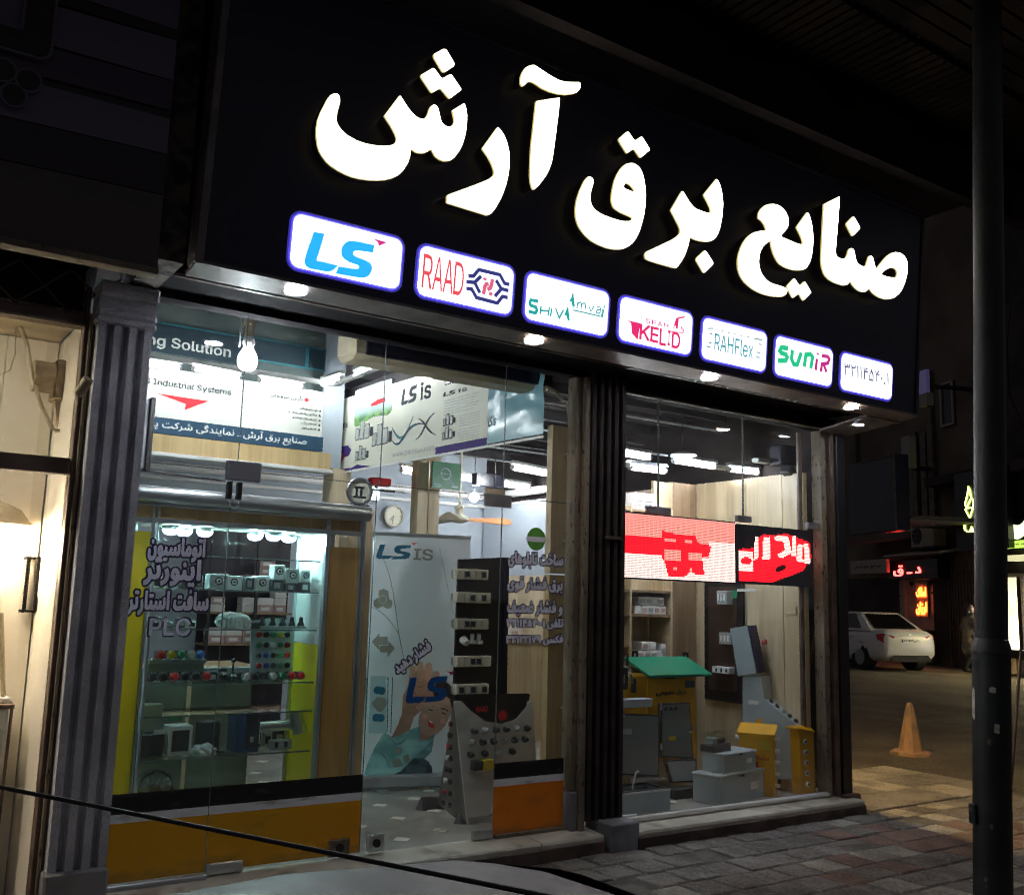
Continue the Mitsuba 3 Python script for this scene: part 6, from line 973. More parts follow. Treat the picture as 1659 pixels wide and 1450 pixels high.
# stock rack seen through the cabinet
RK = thing('stock_rack', 'dark rack of small cartons seen through the display cabinet', 'rack')
rx0, rx1 = 3.194, 4.183
part(RK, 'back', bx(rx0, rx1, 5.28, 5.29, ZF, 2.30), 'front_dark')
for z in (0.75, 1.08, 1.40, 1.72):
    part(RK, 'board', bx(rx0, rx1, 4.98, 5.279, z - 0.02, z), 'wood_brown')
for x in (rx0, (rx0 + rx1) / 2, rx1 - 0.03):
    part(RK, 'upright', bx(x, x + 0.03, 4.95, 4.979, ZF, 2.30), 'black_steel')
NTH = ('first', 'second', 'third', 'fourth', 'fifth', 'sixth', 'seventh', 'eighth', 'ninth', 'tenth', 'eleventh', 'twelfth')
RACKS = {1.08: 'lowest', 1.40: 'middle', 1.72: 'top'}
for z in (1.08, 1.40, 1.72):
    x, col = rx0 + 0.05, 0
    while x < rx1 - 0.16:
        w = 0.13 + 0.05 * rng.random()
        for h in range(1 + int(rng.random() < 0.75) + int(rng.random() < 0.3)):
            if rng.random() < 0.92:
                kk = thing('carton', f'{("bottom", "second", "third")[h]} carton of the {NTH[col]} stack from the left, {RACKS[z]} rack board behind the cabinet', 'box', 'cartons in the rack behind the cabinet')
                zz = z + 0.002 + 0.078 * h
                part(kk, 'box', bx(x, x + w, 5.02, 5.18, zz, zz + 0.075, 0.003), ['card_pink', 'card_white', 'card_pink'][rng.integers(3)])
                part(kk, 'sticker', bx(x + w * 0.2, x + w * 0.75, 5.016, 5.0195, zz + 0.02, zz + 0.055), 'card_white')
            else:
                break
        col += 1
        x += w + 0.01 + (0.05 if rng.random() < 0.2 else 0)
# roll-up banner with the boy
RU = thing('rollup_banner', 'white roll-up banner printed with a laughing boy reaching out his hand', 'banner')
RF = frame((3.476, 1.739, 0), [0.576, -0.167, 0], [0, 0, 1])
mat('rollup_white', (0.78, 0.80, 0.83), rough=0.3)
part(RU, 'sheet', put(bx(-0.05, 0.765, 0.27, 2.085, -0.004, 0.0), RF), 'rollup_white')
part(RU, 'base', put(bx(-0.06, 0.775, ZF + 0.018, 0.268, -0.09, 0.07, 0.015), RF), 'aluminium')
part(RU, 'top_rail', put(bx(-0.055, 0.77, 2.078, 2.105, -0.012, 0.008, 0.003), RF), 'aluminium')
part(RU, 'foot', put(bx(0.08, 0.16, ZF, ZF + 0.017, -0.16, 0.17), RF), 'aluminium')
part(RU, 'foot', put(bx(0.52, 0.60, ZF, ZF + 0.017, -0.16, 0.17), RF), 'aluminium')
def rpart(name, gs, m, h, d=0.0008):
    part(RU, name, put(extrude(gs, d), RF @ trimesh.transformations.translation_matrix([0, 0, h * 0.001])), m)
mat('emblem_blue', (0.02, 0.12, 0.20), rough=0.3)
mat('print_taupe', (0.28, 0.27, 0.23), rough=0.4)
def flesh_print(name, c, s):
    d, l = [v * 0.62 for v in c], [min(1, v * 1.22) for v in c]
    mat(name, proc(lambda p, n, uv: mix(d, l, smoothstep(0.2, 0.8, 0.55 * fbm(p.x * s, p.y * s, p.z * s, 3) + 0.45 * smoothstep(0.55, 1.25, p.z + 0.35 * (p.x - 3.7))))), rough=0.5)
flesh_print('skin', (0.52, 0.27, 0.18), 9)
flesh_print('skin_light', (0.60, 0.36, 0.26), 11)
mat('shirt_teal', proc(lambda p, n, uv: spotted(p, (0.13, 0.30, 0.31), (0.32, 0.55, 0.54), 9, 0.3, 0.7)), rough=0.5)
mat('shirt_shade', proc(lambda p, n, uv: spotted(p, (0.09, 0.22, 0.25), (0.20, 0.40, 0.42), 10)), rough=0.5)
mat('jeans', proc(lambda p, n, uv: spotted(p, (0.015, 0.035, 0.05), (0.05, 0.09, 0.11), 20)), rough=0.5)
mat('picture_shade', (0.33, 0.15, 0.10), rough=0.6)
mat('picture_blush', (0.58, 0.30, 0.22), rough=0.6)
mat('hair_black', proc(lambda p, n, uv: spotted(p, (0.008, 0.006, 0.008), (0.05, 0.035, 0.035), 40)), rough=0.5)
q = [(0.005, 1.894), (0.328, 2.031)]
a, b = emblem_fit(q[0][0], q[0][1], q[1][0], q[1][1])
rpart('emblem', a, 'emblem_blue', 1)
rpart('emblem_arrow', b, 'print_red', 1)
q = [(0.301, 1.897), (0.461, 1.988)]
part(RU, 'lettering', put(latin('IS', q[0][0], q[0][1], q[1][0], q[1][1], 0.0008, True), RF @ trimesh.transformations.translation_matrix([0, 0, 0.001])), 'print_taupe')
rpart('picture_shirt', [Polygon([(0.192, 0.541), (0.134, 0.576), (0.068, 0.469), (0.018, 0.349), (-0.005, 0.263), (0.191, 0.257), (0.275, 0.289), (0.371, 0.382), (0.454, 0.462), (0.524, 0.529), (0.529, 0.560), (0.481, 0.508), (0.409, 0.504), (0.401, 0.614), (0.319, 0.587)]).buffer(0.003)], 'shirt_teal', 1)
rpart('picture_shirt', [Polygon([(0.524, 0.529), (0.511, 0.427), (0.444, 0.366), (0.371, 0.382), (0.454, 0.462)])], 'shirt_shade', 2)
rpart('picture_jeans', [Polygon([(0.443, 0.380), (0.488, 0.359), (0.519, 0.310), (0.524, 0.249), (0.191, 0.255), (0.275, 0.289), (0.371, 0.382)])], 'jeans', 3)
for (x, y) in ((165,1220), (195,1255), (215,1220), (225,1260), (180,1290)):
    pass
rpart('picture_print', [Polygon([(0.224, 0.459), (0.274, 0.465), (0.269, 0.418), (0.241, 0.405)]), Polygon([(0.284, 0.397), (0.326, 0.417), (0.343, 0.362), (0.301, 0.353)]), Polygon([(0.200, 0.372), (0.256, 0.384), (0.295, 0.329), (0.217, 0.317)])], 'print_taupe', 4)
rpart('picture_arm', [Polygon([(0.271, 0.849), (0.267, 0.711), (0.238, 0.629), (0.192, 0.539), (0.262, 0.563), (0.326, 0.597), (0.357, 0.694), (0.399, 0.731), (0.456, 0.772), (0.460, 0.849)]).buffer(0.004)], 'skin', 3)
rpart('picture_neck', [Polygon([(0.400, 0.641), (0.405, 0.520), (0.460, 0.500), (0.530, 0.564), (0.477, 0.627)])], 'skin', 3)
rpart('picture_face', [Polygon([(0.425, 0.745), (0.462, 0.807), (0.518, 0.862), (0.598, 0.883), (0.648, 0.841), (0.659, 0.778), (0.650, 0.708), (0.609, 0.625), (0.552, 0.566), (0.480, 0.544), (0.423, 0.575), (0.400, 0.641), (0.403, 0.703)]).buffer(0.006).buffer(-0.003)], 'skin_light', 4)
rpart('picture_hair', [Polygon([(0.505, 0.988), (0.565, 0.972), (0.629, 0.935), (0.670, 0.879), (0.675, 0.813), (0.659, 0.767), (0.642, 0.827), (0.599, 0.862), (0.540, 0.858), (0.497, 0.842), (0.479, 0.918)]).buffer(0.004)], 'hair_black', 5)
rpart('picture_hand', [Polygon([(0.314, 1.009), (0.301, 0.918), (0.272, 0.849), (0.271, 0.780), (0.319, 0.741), (0.385, 0.727), (0.463, 0.772), (0.516, 0.807), (0.491, 0.904), (0.513, 0.988), (0.460, 1.016), (0.415, 1.037), (0.357, 1.030)]).buffer(0.006)] , 'skin', 6)
for i, (p, r) in enumerate(zip([[(0.330, 1.058), (0.342, 0.974)], [(0.387, 1.089), (0.397, 0.988)], [(0.458, 1.075), (0.455, 0.988)], [(0.525, 1.019), (0.496, 0.932)]], (0.024, 0.027, 0.027, 0.023))):
    rpart('picture_finger', [LineString(p).buffer(r)], 'skin_light', 7)
rpart('picture_thumb', [LineString([(0.398, 0.766), (0.462, 0.786), (0.521, 0.800)]).buffer(0.024)], 'skin_light', 7)
rpart('picture_mouth', [Polygon([(0.464, 0.674), (0.492, 0.665), (0.530, 0.618), (0.510, 0.601), (0.477, 0.624)])], 'print_red', 6)
rpart('picture_eye', [LineString([(0.474, 0.748), (0.504, 0.737)]).buffer(0.004), LineString([(0.583, 0.720), (0.614, 0.709)]).buffer(0.004)], 'hair_black', 6)
rpart('picture_brow', [LineString([(0.463, 0.772), (0.488, 0.779), (0.512, 0.768)]).buffer(0.004), LineString([(0.574, 0.751), (0.604, 0.748), (0.626, 0.734)]).buffer(0.004)], 'hair_black', 6)
rpart('picture_teeth', [Polygon([(0.470, 0.668), (0.493, 0.661), (0.511, 0.643), (0.493, 0.646)])], 'print_white', 7)
rpart('picture_collar', [LineString([(0.402, 0.611), (0.407, 0.559), (0.409, 0.507), (0.474, 0.508), (0.529, 0.557)]).buffer(0.006)], 'shirt_shade', 5)
rpart('picture_fold', [ribbon([(0.192, 0.535), (0.223, 0.493), (0.279, 0.506), (0.334, 0.573)], 0.006)], 'shirt_shade', 4)
rpart('picture_fold', [ribbon([(0.069, 0.455), (0.142, 0.400), (0.189, 0.305)], 0.006)], 'shirt_shade', 4)
rpart('picture_palm_line', [ribbon([(0.335, 0.946), (0.391, 0.918), (0.448, 0.946)], 0.004)], 'picture_shade', 8)
rpart('picture_palm_line', [ribbon([(0.327, 0.891), (0.372, 0.849), (0.397, 0.779)], 0.004)], 'picture_shade', 8)
rpart('picture_cheek', [Point([(0.444, 0.696)][0]).buffer(0.022), Point([(0.592, 0.660)][0]).buffer(0.022)], 'picture_blush', 5)
rpart('picture_nose', [LineString([(0.534, 0.730), (0.526, 0.693), (0.506, 0.693)]).buffer(0.003)], 'skin', 6)
rpart('line_print', [ribbon([(-0.097, 2.042), (0.039, 1.927), (0.138, 1.688), (0.213, 1.322), (0.258, 1.141), (0.279, 0.988)], 0.003)], 'print_taupe', 1)
rpart('line_print', [ribbon([(-0.048, 1.521), (0.031, 1.504), (0.121, 1.433), (0.198, 1.336), (0.231, 1.238)], 0.003)], 'print_taupe', 2)
rpart('line_print', [ribbon([(0.475, 2.098), (0.544, 1.875), (0.616, 1.587), (0.651, 1.444)], 0.002)], 'print_pale', 1)
rpart('icon', [Polygon([(0.038, 1.650), (0.074, 1.665), (0.114, 1.645), (0.121, 1.588), (0.151, 1.568), (0.145, 1.525), (0.114, 1.509), (0.073, 1.531), (0.034, 1.508), (0.001, 1.532), (0.002, 1.574), (0.038, 1.597)])], 'print_taupe', 3)
rpart('icon', [Point(0.070, 1.581).buffer(0.035).difference(Point(0.070, 1.581).buffer(0.026))], 'print_pale', 4)
rpart('icon', [Polygon([(0.001, 1.256), (0.059, 1.324), (0.060, 1.296), (0.125, 1.297), (0.128, 1.234), (0.063, 1.233), (0.065, 1.192)]), Polygon([(0.068, 1.228), (0.132, 1.229), (0.130, 1.269), (0.186, 1.210), (0.131, 1.140), (0.129, 1.179), (0.070, 1.178)])], 'print_taupe', 3)
rpart('teal_frame', [Polygon([(0.011, 0.994), (0.120, 0.994), (0.148, 0.576), (0.014, 0.578)]).buffer(0.004)], 'board_pale', 3)
rpart('teal_frame', [LineString([(0.142, 0.987), (0.155, 0.583)]).buffer(0.003), LineString([(0.178, 0.987), (0.183, 0.575)]).buffer(0.003), LineString([(-0.028, 0.987), (-0.015, 0.578)]).buffer(0.003)], 'print_teal', 3)
for p in [(0.064, 0.894), (0.097, 0.888), (0.064, 0.688), (0.100, 0.685)]:
    rpart('icon', [Point(p).buffer(0.03)], 'emblem_blue', 5)
rpart('icon', [Polygon([(0.021, 0.795), (0.064, 0.843), (0.128, 0.829), (0.145, 0.788), (0.105, 0.733), (0.077, 0.727)])], 'print_taupe', 5)
single('clip_light', 'tiny bright clip light at the upper left corner of the roll-up banner', 'lamp', trimesh.creation.icosphere(2, 0.022).apply_translation((3.401, 1.761, 2.021)), 'lamp_white', glow=(9, 9, 10))

# ---------------------------------------------------------------- display stand behind the right glass
ST = thing('display_stand', 'black display stand with switch modules and white skirts at the entrance', 'stand')
sf = wallframe((0, 0.60, 0))
mat('stand_black', (0.012, 0.010, 0.011), rough=0.4)
mat('skirt_white', proc(lambda p, n, uv: spotted(p, (0.42, 0.42, 0.40), (0.54, 0.54, 0.52), 5)), rough=0.35)
part(ST, 'board', put(extrude([Polygon([(3.535, 1.871), (3.898, 1.901), (3.918, 0.473), (3.532, 0.479)])], 0.02), sf), 'stand_black')
part(ST, 'side', hull([(x, y, z) for (x, z) in [(3.903, 1.902), (3.940, 1.903), (3.928, 0.473), (3.959, 0.470)] for y in (0.56, 0.66)]), 'front_dark')
sk = frame((0, 0.42, 0), [1, 0, 0], [0, 0.12, 1])
skirt = Polygon([(3.437, 0.942), (3.576, 0.116), (3.767, 0.124), (4.145, 0.119), (4.069, 0.921)])
notch = Polygon([(3.465, 0.961), (3.559, 0.878), (3.683, 0.801), (3.818, 0.779), (3.933, 0.803), (4.018, 0.882), (4.037, 0.951)])
part(ST, 'skirt', put(extrude([skirt.difference(notch)], 0.012), wallframe((0, 0.42, 0))), 'skirt_white')
part(ST, 'header', put(extrude([notch.buffer(0.02)], 0.01), wallframe((0, 0.44, 0))), 'stand_black')
q = [(3.622, 0.860), (3.754, 0.899)]
part(ST, 'lettering', put(latin('RAAD', q[0][0], q[0][1], q[0][0] + 0.09, q[1][1], 0.001, True), wallframe((0, 0.429, 0))), 'print_red')
part(ST, 'red_dot', put(extrude([Point(3.831, 0.831).buffer(0.035)], 0.002), wallframe((0, 0.429, 0))), 'print_red')
left_skirt = hull([(3.437, 0.420, 0.934), (3.575, 0.420, 0.124), (3.588, 0.440, 0.119), (3.577, 0.814, 0.220), (3.572, 0.771, 0.220), (3.471, 0.460, 0.929)])
mat('skirt_grey', (0.13, 0.125, 0.12), rough=0.5)
part(ST, 'side_skirt', left_skirt, 'skirt_grey')
for i in range(16):
    t = (i // 2 + 0.7) / 8.8
    a = np.array((3.427, 0.420, 0.844)) * (1 - t) + np.array((3.502, 0.420, 0.181)) * t
    e = np.array([-0.05, 0.30, 0.02]) * (0.12 + 0.25 * t * (1 + i % 2))
    p = a + e + [-0.008, -0.03, 0]
    part(ST, 'switch', lathe([(0, 0), (0.016, 0), (0.016, 0.02), (0, 0.026)], 10).apply_transform(frame(p, [0.3, 0.95, 0], [0, 0, 1])), ['plastic_dark', 'knob_red', 'plastic_dark', 'plastic_white'][i % 4] if i % 3 else 'plastic_dark')
def module(zpx, x0px, x1px, n, dark):
    p0, p1 = 3.514, 0
    return None
rows = [(3.517, 1.735), (3.523, 1.577), (3.531, 1.399), (3.542, 1.148), (3.550, 0.961)]
for i, (x, z) in enumerate(rows):
    h, w = 0.072, 0.26 + 0.02 * (i % 2)
    k = part(ST, 'module', bx(x - 0.02, x - 0.02 + w, 0.54, 0.598, z, z + h, 0.004), 'plastic_cream')
    part(k, 'rail', bx(x - 0.03, x + 0.0 + w, 0.585, 0.599, z + 0.012, z + h - 0.012), 'aluminium')
    for j in ([1, 4], [2, 4], [1, 2], [2, 3], [0, 2, 4])[i]:
        part(k, 'socket', bx(x + 0.046 * j, x + 0.036 + 0.046 * j, 0.534, 0.5395, z + 0.016, z + 0.055, 0.002), 'plastic_dark')
    for j in range(5):
        part(k, 'switch', bx(x + 0.046 * j - 0.006, x + 0.046 * j - 0.002, 0.536, 0.5395, z + 0.008, z + 0.062), 'plastic_grey')
k = part(ST, 'knob', lathe([(0, 0), (0.028, 0), (0.022, 0.055), (0, 0.06)], 12).apply_transform(frame((3.572, 0.550, 1.329), [1, 0, 0], [0, -0.4, 1])), 'plastic_white', smooth=40)
for x in (765, 777):
    pass
for p in ((3.658, 0.560, 1.312), (3.713, 0.560, 1.312)):
    part(ST, 'bracket', bx(p[0] - 0.02, p[0] + 0.02, 0.55, 0.60, p[2] - 0.012, p[2] + 0.012), 'plastic_white')
    part(ST, 'bracket', bx(p[0] - 0.012, p[0] + 0.012, 0.56, 0.60, p[2] + 0.0125, p[2] + 0.055, 0.003), 'plastic_white')
for r, y in enumerate((1184, 1201, 1222)):
    for c in range(6 if r < 2 else 4):
        p = [(3.590, 0.400, 0.745), (3.574, 0.400, 0.671), (3.567, 0.400, 0.597)][r]
        x = p[0] + 0.085 * c
        if r == 2: x = p[0] + 0.11 * c
        part(ST, 'switch', lathe([(0, 0), (0.022, 0), (0.022, 0.02), (0.012, 0.03), (0.012, 0.045), (0, 0.046)], 10).apply_transform(frame((x, 0.407, p[2]), [1, 0, 0], [0, 0, 1])), ['plastic_dark', 'plastic_grey', 'plastic_dark'][(c + r) % 3])
        part(ST, 'switch_plate', bx(x - 0.03, x + 0.03, 0.409, 0.4195, p[2] - 0.045, p[2] - 0.018, 0.002), 'plastic_grey')
p = (3.676, 0.400, 0.527)
part(ST, 'relay', bx(p[0] - 0.03, p[0] + 0.05, 0.35, 0.419, p[2] - 0.03, p[2] + 0.035, 0.003), 'knob_yellow')
part(ST, 'relay', bx(p[0] - 0.10, p[0] - 0.031, 0.36, 0.419, p[2] - 0.03, p[2] + 0.03, 0.003), 'plastic_dark')
for fx in ((3.485, 0.958, 0.170), (3.505, 0.477, 0.170)):
    part(ST, 'foot', hull([(fx[0], fx[1], ZF), (fx[0] + 0.03, fx[1] - 0.05, ZF), (fx[0] + 0.06, fx[1] + 0.03, ZF + 0.075), (fx[0] + 0.30, fx[1] - 0.02, ZF + 0.075), (fx[0] + 0.30, fx[1] - 0.08, ZF + 0.06), (fx[0] + 0.28, fx[1] - 0.08, ZF), (fx[0] + 0.28, fx[1] + 0.01, ZF)]), 'stand_black')
part(ST, 'base', bx(3.576, 3.768, 0.40, 0.55, ZF, ZF + 0.045), 'plastic_grey')

# ---------------------------------------------------------------- deep inside
CLK = thing('wall_clock', 'round cream wall clock on the back wall above the roll-up banner', 'clock')
cf = wallframe((5.486, 5.370, 2.569))
part(CLK, 'rim', put(extrude([Point(0, 0).buffer(0.135).difference(Point(0, 0).buffer(0.115))], 0.04), cf), 'print_taupe')
part(CLK, 'face', put(extrude([Point(0, 0).buffer(0.1145)], 0.015), cf), 'plastic_cream')
part(CLK, 'hand', put(extrude([LineString([(0, 0), (-0.045, -0.05)]).buffer(0.005), LineString([(0, 0), (-0.01, -0.085)]).buffer(0.0035)], 0.004), cf @ trimesh.transformations.translation_matrix([0, 0, 0.0155])), 'plastic_dark')
for i in range(12):
    part(CLK, 'hour_mark', put(rotz(bx(0.092, 0.106, -0.003, 0.003, 0.0155, 0.018), 30 * i), cf), 'plastic_dark')
FAN = thing('ceiling_fan', 'cream ceiling fan with one orange blade behind the clear door', 'fan')
fc = np.array((5.353, 3.600, 2.417))
part(FAN, 'rod', tube([fc + [0, 0, 0.10], [fc[0], fc[1], 3.42]], 0.014, 8), 'plastic_cream')
part(FAN, 'motor', lathe([(0, -0.03), (0.05, -0.028), (0.10, -0.005), (0.105, 0.02), (0.08, 0.045), (0.045, 0.06), (0.04, 0.10), (0.055, 0.13), (0.03, 0.16), (0, 0.161)], 24, fc), 'plastic_cream', smooth=40)
part(FAN, 'canopy', lathe([(0, 0), (0.06, 0), (0.05, 0.07), (0, 0.071)], 16, (fc[0], fc[1], 3.345)), 'plastic_cream', smooth=40)
mat('blade_orange', (0.62, 0.30, 0.14), rough=0.4)  # colour of one blade, the other two are cream
for i, (d, m) in enumerate(((12, 'blade_orange'), (132, 'plastic_cream'), (252, 'plastic_cream'))):
    part(FAN, 'blade', rotz(rot(extrude([Polygon([(0.11, -0.03), (0.5, -0.075), (0.56, -0.05), (0.57, 0.04), (0.5, 0.065), (0.11, 0.03)])], 0.006), 34, [1, 0, 0]).apply_translation(fc + [0, 0, 0.01]), d - 30, fc), m)
GS = thing('green_sign', 'square green hanging sign with a round pale emblem', 'sign')
g0, g1 = np.array((4.557, 2.800, 2.631)), np.array((4.867, 2.800, 2.886))
part(GS, 'board', bx(g0[0], g1[0], 2.80, 2.815, g0[2], g1[2]), 'knob_green')
ce = ((g0 + g1) / 2)
part(GS, 'emblem', onwall(extrude([Point(ce[0] - 0.01, ce[2] + 0.015).buffer(0.06).difference(Point(ce[0] - 0.01, ce[2] + 0.015).buffer(0.045)), rect2(ce[0] - 0.07, ce[2] - 0.004 + 0.015, ce[0] + 0.05, ce[2] + 0.02), LineString([(ce[0] + 0.03, ce[2] - 0.03), (ce[0] + 0.08, ce[2] - 0.08)]).buffer(0.007), rect2(g0[0] + 0.02, g0[2] + 0.02, g0[0] + 0.10, g0[2] + 0.04), rect2(g1[0] - 0.10, g0[2] + 0.02, g1[0] - 0.03, g0[2] + 0.035)], 0.002), 2.799), 'board_pale')
part(GS, 'chain', tube([[ce[0], 2.81, g1[2]], [ce[0], 2.81, 3.42]], 0.004, 5), 'steel')
RB = thing('red_box', 'small red box fixed above the back room opening', 'box')
p = np.array((4.178, 3.300, 2.667))
part(RB, 'case', bx(p[0], 4.384, 3.3, 3.4, p[2] - 0.0, p[2] + 0.075, 0.006), 'print_red')
part(RB, 'nozzle', tube([[p[0] + 0.05, 3.31, p[2] - 0.03], [p[0] + 0.05, 3.31, p[2]]], 0.012, 8), 'plastic_dark')
part(RB, 'arm', bx(p[0] - 0.02, p[0] + 0.28, 3.36, 3.39, p[2] - 0.05, p[2] - 0.03), 'plastic_dark')
EL = thing('exit_lamp', 'small cyan box lamp on the back wall beside the wood column', 'lamp')
p = np.array((5.088, 5.200, 2.808))
part(EL, 'case', bx(p[0] - 0.02, p[0] + 0.13, 5.2, 5.28, p[2] - 0.09, p[2] + 0.07, 0.006), 'plastic_white')
part(EL, 'lens', bx(p[0], p[0] + 0.11, 5.19, 5.199, p[2] - 0.07, p[2] + 0.05), 'lamp_white', glow=(1.6, 2.6, 2.8))
for a, b, lab, y in (((653, 761), (681, 767), 'tube lamp seen between the hanging banner and the wood column', 3.4), ((746, 773), (771, 777), 'tube lamp just right of the green hanging sign', 4.2), ((832, 757), (884, 767), 'tube lamp highest under the dark ceiling, right of the hanging banner', 3.0), ((813, 784), (855, 790), 'tube lamp above the ceiling fan blade', 4.3)):
    P = {653: ((4.558, 3.400, 2.858), (4.755, 3.400, 2.839)), 746: ((5.712, 4.200, 2.961), (5.918, 4.200, 2.952)), 832: ((5.617, 3.000, 2.949), (6.025, 3.000, 2.925)), 813: ((6.342, 4.300, 2.949), (6.715, 4.300, 2.938))}[a[0]]
    tube_lamp(P[0], P[1], lab, r=0.03)
MB_ = thing('fan_bulb', 'bright round bulb just behind the ceiling fan', 'light bulb')
p = np.array((5.777, 4.000, 2.721))
part(MB_, 'globe', trimesh.creation.icosphere(3, 0.05).apply_translation(p), 'lamp_white', smooth=True, glow=(15, 15, 16))
part(MB_, 'holder', tube([p + [0, 0, 0.048], p + [0, 0, 0.12]], 0.02, 10), 'plastic_white')
part(MB_, 'cord', tube([p + [0, 0, 0.12], [p[0], p[1], 3.42]], 0.004, 6), 'black_steel')
HS = thing('hanging_plate', 'brown hanging plate beside the ceiling fan', 'sign')
p = np.array((5.213, 2.900, 2.567))
part(HS, 'plate', bx(p[0], p[0] + 0.24, 2.9, 2.915, p[2], p[2] + 0.13), 'wood_brown')
part(HS, 'cord', tube([[p[0] + 0.12, 2.91, p[2] + 0.13], [p[0] + 0.12, 2.91, 3.42]], 0.004, 5), 'black_steel')
DP = thing('ceiling_box', 'dark framed box under the ceiling between two tube lamps', 'box')
p = np.array((5.553, 3.600, 2.814))
part(DP, 'box', bx(p[0], p[0] + 0.36, 3.6, 3.7, p[2], p[2] + 0.13), 'front_dark')
part(DP, 'hanger', tube([[p[0] + 0.18, 3.65, p[2] + 0.13], [p[0] + 0.18, 3.65, 3.42]], 0.004, 5), 'black_steel')
# counter with cream switch boxes behind the stand
CT = thing('counter', 'counter with pale wood front in the depth of the shop', 'counter')
part(CT, 'body', bx(5.0, 6.6, 3.4, 3.9, ZF, 1.15), 'wood_pale')
part(CT, 'top', bx(4.95, 6.65, 3.35, 3.95, 1.151, 1.19, 0.004), 'wood_brown')
for i in range(5):
    kk = thing('switch_carton', f'pale carton, {("first", "second", "third", "fourth", "fifth")[i]} from the left on the counter behind the display stand', 'box', 'cartons on the counter')
    part(kk, 'box', bx(5.15 + 0.2 * i, 5.32 + 0.2 * i, 3.5, 3.65, 1.191, 1.32 + 0.04 * (i % 2), 0.004), 'card_white')
    part(kk, 'sticker', bx(5.19 + 0.2 * i, 5.27 + 0.2 * i, 3.495, 3.4995, 1.22, 1.28), 'card_pink')

DK = thing('added_desk', 'dark olive desk added behind the display cabinet to darken its background', 'desk')  # added to block the bright back wall seen through the cabinet
mat('desk_olive', proc(lambda p, n, uv: spotted(p, (0.022, 0.022, 0.014), (0.04, 0.038, 0.024), 3)), rough=0.6)
part(DK, 'front', bx(1.35, 2.62, 1.95, 1.99, ZF, 1.04), 'desk_olive')
part(DK, 'top', bx(1.33, 2.66, 1.90, 2.50, 1.041, 1.075, 0.004), 'wood_brown')
part(DK, 'side', bx(2.60, 2.64, 1.991, 2.48, ZF, 1.04), 'desk_olive')
for x in (1.75, 2.15):
    part(DK, 'panel_strip', bx(x, x + 0.03, 1.94, 1.949, ZF, 1.04), 'wood_brown')
CAB2 = thing('filing_cupboard', 'tall grey green cupboard standing behind the display cabinet', 'cupboard')
part(CAB2, 'body', bx(1.02, 2.05, 4.6, 5.2, ZF, 2.05), 'desk_olive')
part(CAB2, 'door', bx(1.04, 1.53, 4.575, 4.599, 0.25, 2.0, 0.004), 'plinth_stone')
part(CAB2, 'door', bx(1.54, 2.03, 4.575, 4.599, 0.25, 2.0, 0.004), 'plinth_stone')
part(CAB2, 'handle', bx(1.50, 1.515, 4.555, 4.574, 1.0, 1.2), 'steel')

# more small stock on the glass shelves
ORDINALS = ('first', 'second', 'third', 'fourth', 'fifth')
def small_part(x, y, z, w, h, label, m, kind):
    k = thing(kind, label, kind.replace('_', ' '))
    part(k, 'body', bx(x, x + w, y, y + 0.05, z, z + h, 0.003), m)
    part(k, 'face', bx(x + w * 0.15, x + w * 0.85, y - 0.004, y - 0.0005, z + h * 0.2, z + h * 0.75), ['plastic_grey', 'plastic_white', 'plastic_dark'][rng.integers(3)] if m == 'plastic_dark' else 'plastic_dark')
    part(k, 'terminal_strip', bx(x + w * 0.05, x + w * 0.95, y + 0.005, y + 0.045, z + h + 0.0005, z + h + 0.008), 'steel')
for i, (x, w, h, m) in enumerate(((1.52, 0.05, 0.045, 'plastic_dark'), (1.58, 0.04, 0.06, 'plastic_grey'), (1.63, 0.06, 0.035, 'plastic_dark'), (1.71, 0.045, 0.055, 'plastic_dark'), (1.77, 0.05, 0.04, 'plastic_white'))):
    small_part(x, 0.76, 1.387, w, h, f'small relay, {ORDINALS[i]} from the left at the back of the third shelf', m, 'small_relay')
for i, (x, w, h, m) in enumerate(((1.50, 0.07, 0.06, 'plastic_white'), (1.59, 0.06, 0.07, 'plastic_grey'), (1.67, 0.05, 0.05, 'plastic_dark'), (1.74, 0.06, 0.075, 'plastic_grey'))):
    small_part(x, 0.62, 1.616, w, h, f'small timer, {ORDINALS[i]} from the left on the second shelf behind the lettering', m, 'small_timer')
for i, (x, w, h, m) in enumerate(((1.90, 0.05, 0.05, 'plastic_dark'), (1.97, 0.04, 0.07, 'plastic_dark'), (2.06, 0.05, 0.045, 'knob_black'))):
    small_part(x, 0.70, 1.078, w, h, f'dark switch block, {ORDINALS[i]} from the left behind the joystick', m, 'switch_block')
for i, (x, w, h, m) in enumerate(((2.22, 0.05, 0.10, 'plastic_dark'), (2.29, 0.05, 0.08, 'plastic_grey'), (2.36, 0.06, 0.09, 'plastic_dark'))):
    small_part(x, 0.76, 0.673, w, h, f'small drive, {ORDINALS[i]} from the left behind the steel pipe', m, 'small_drive')

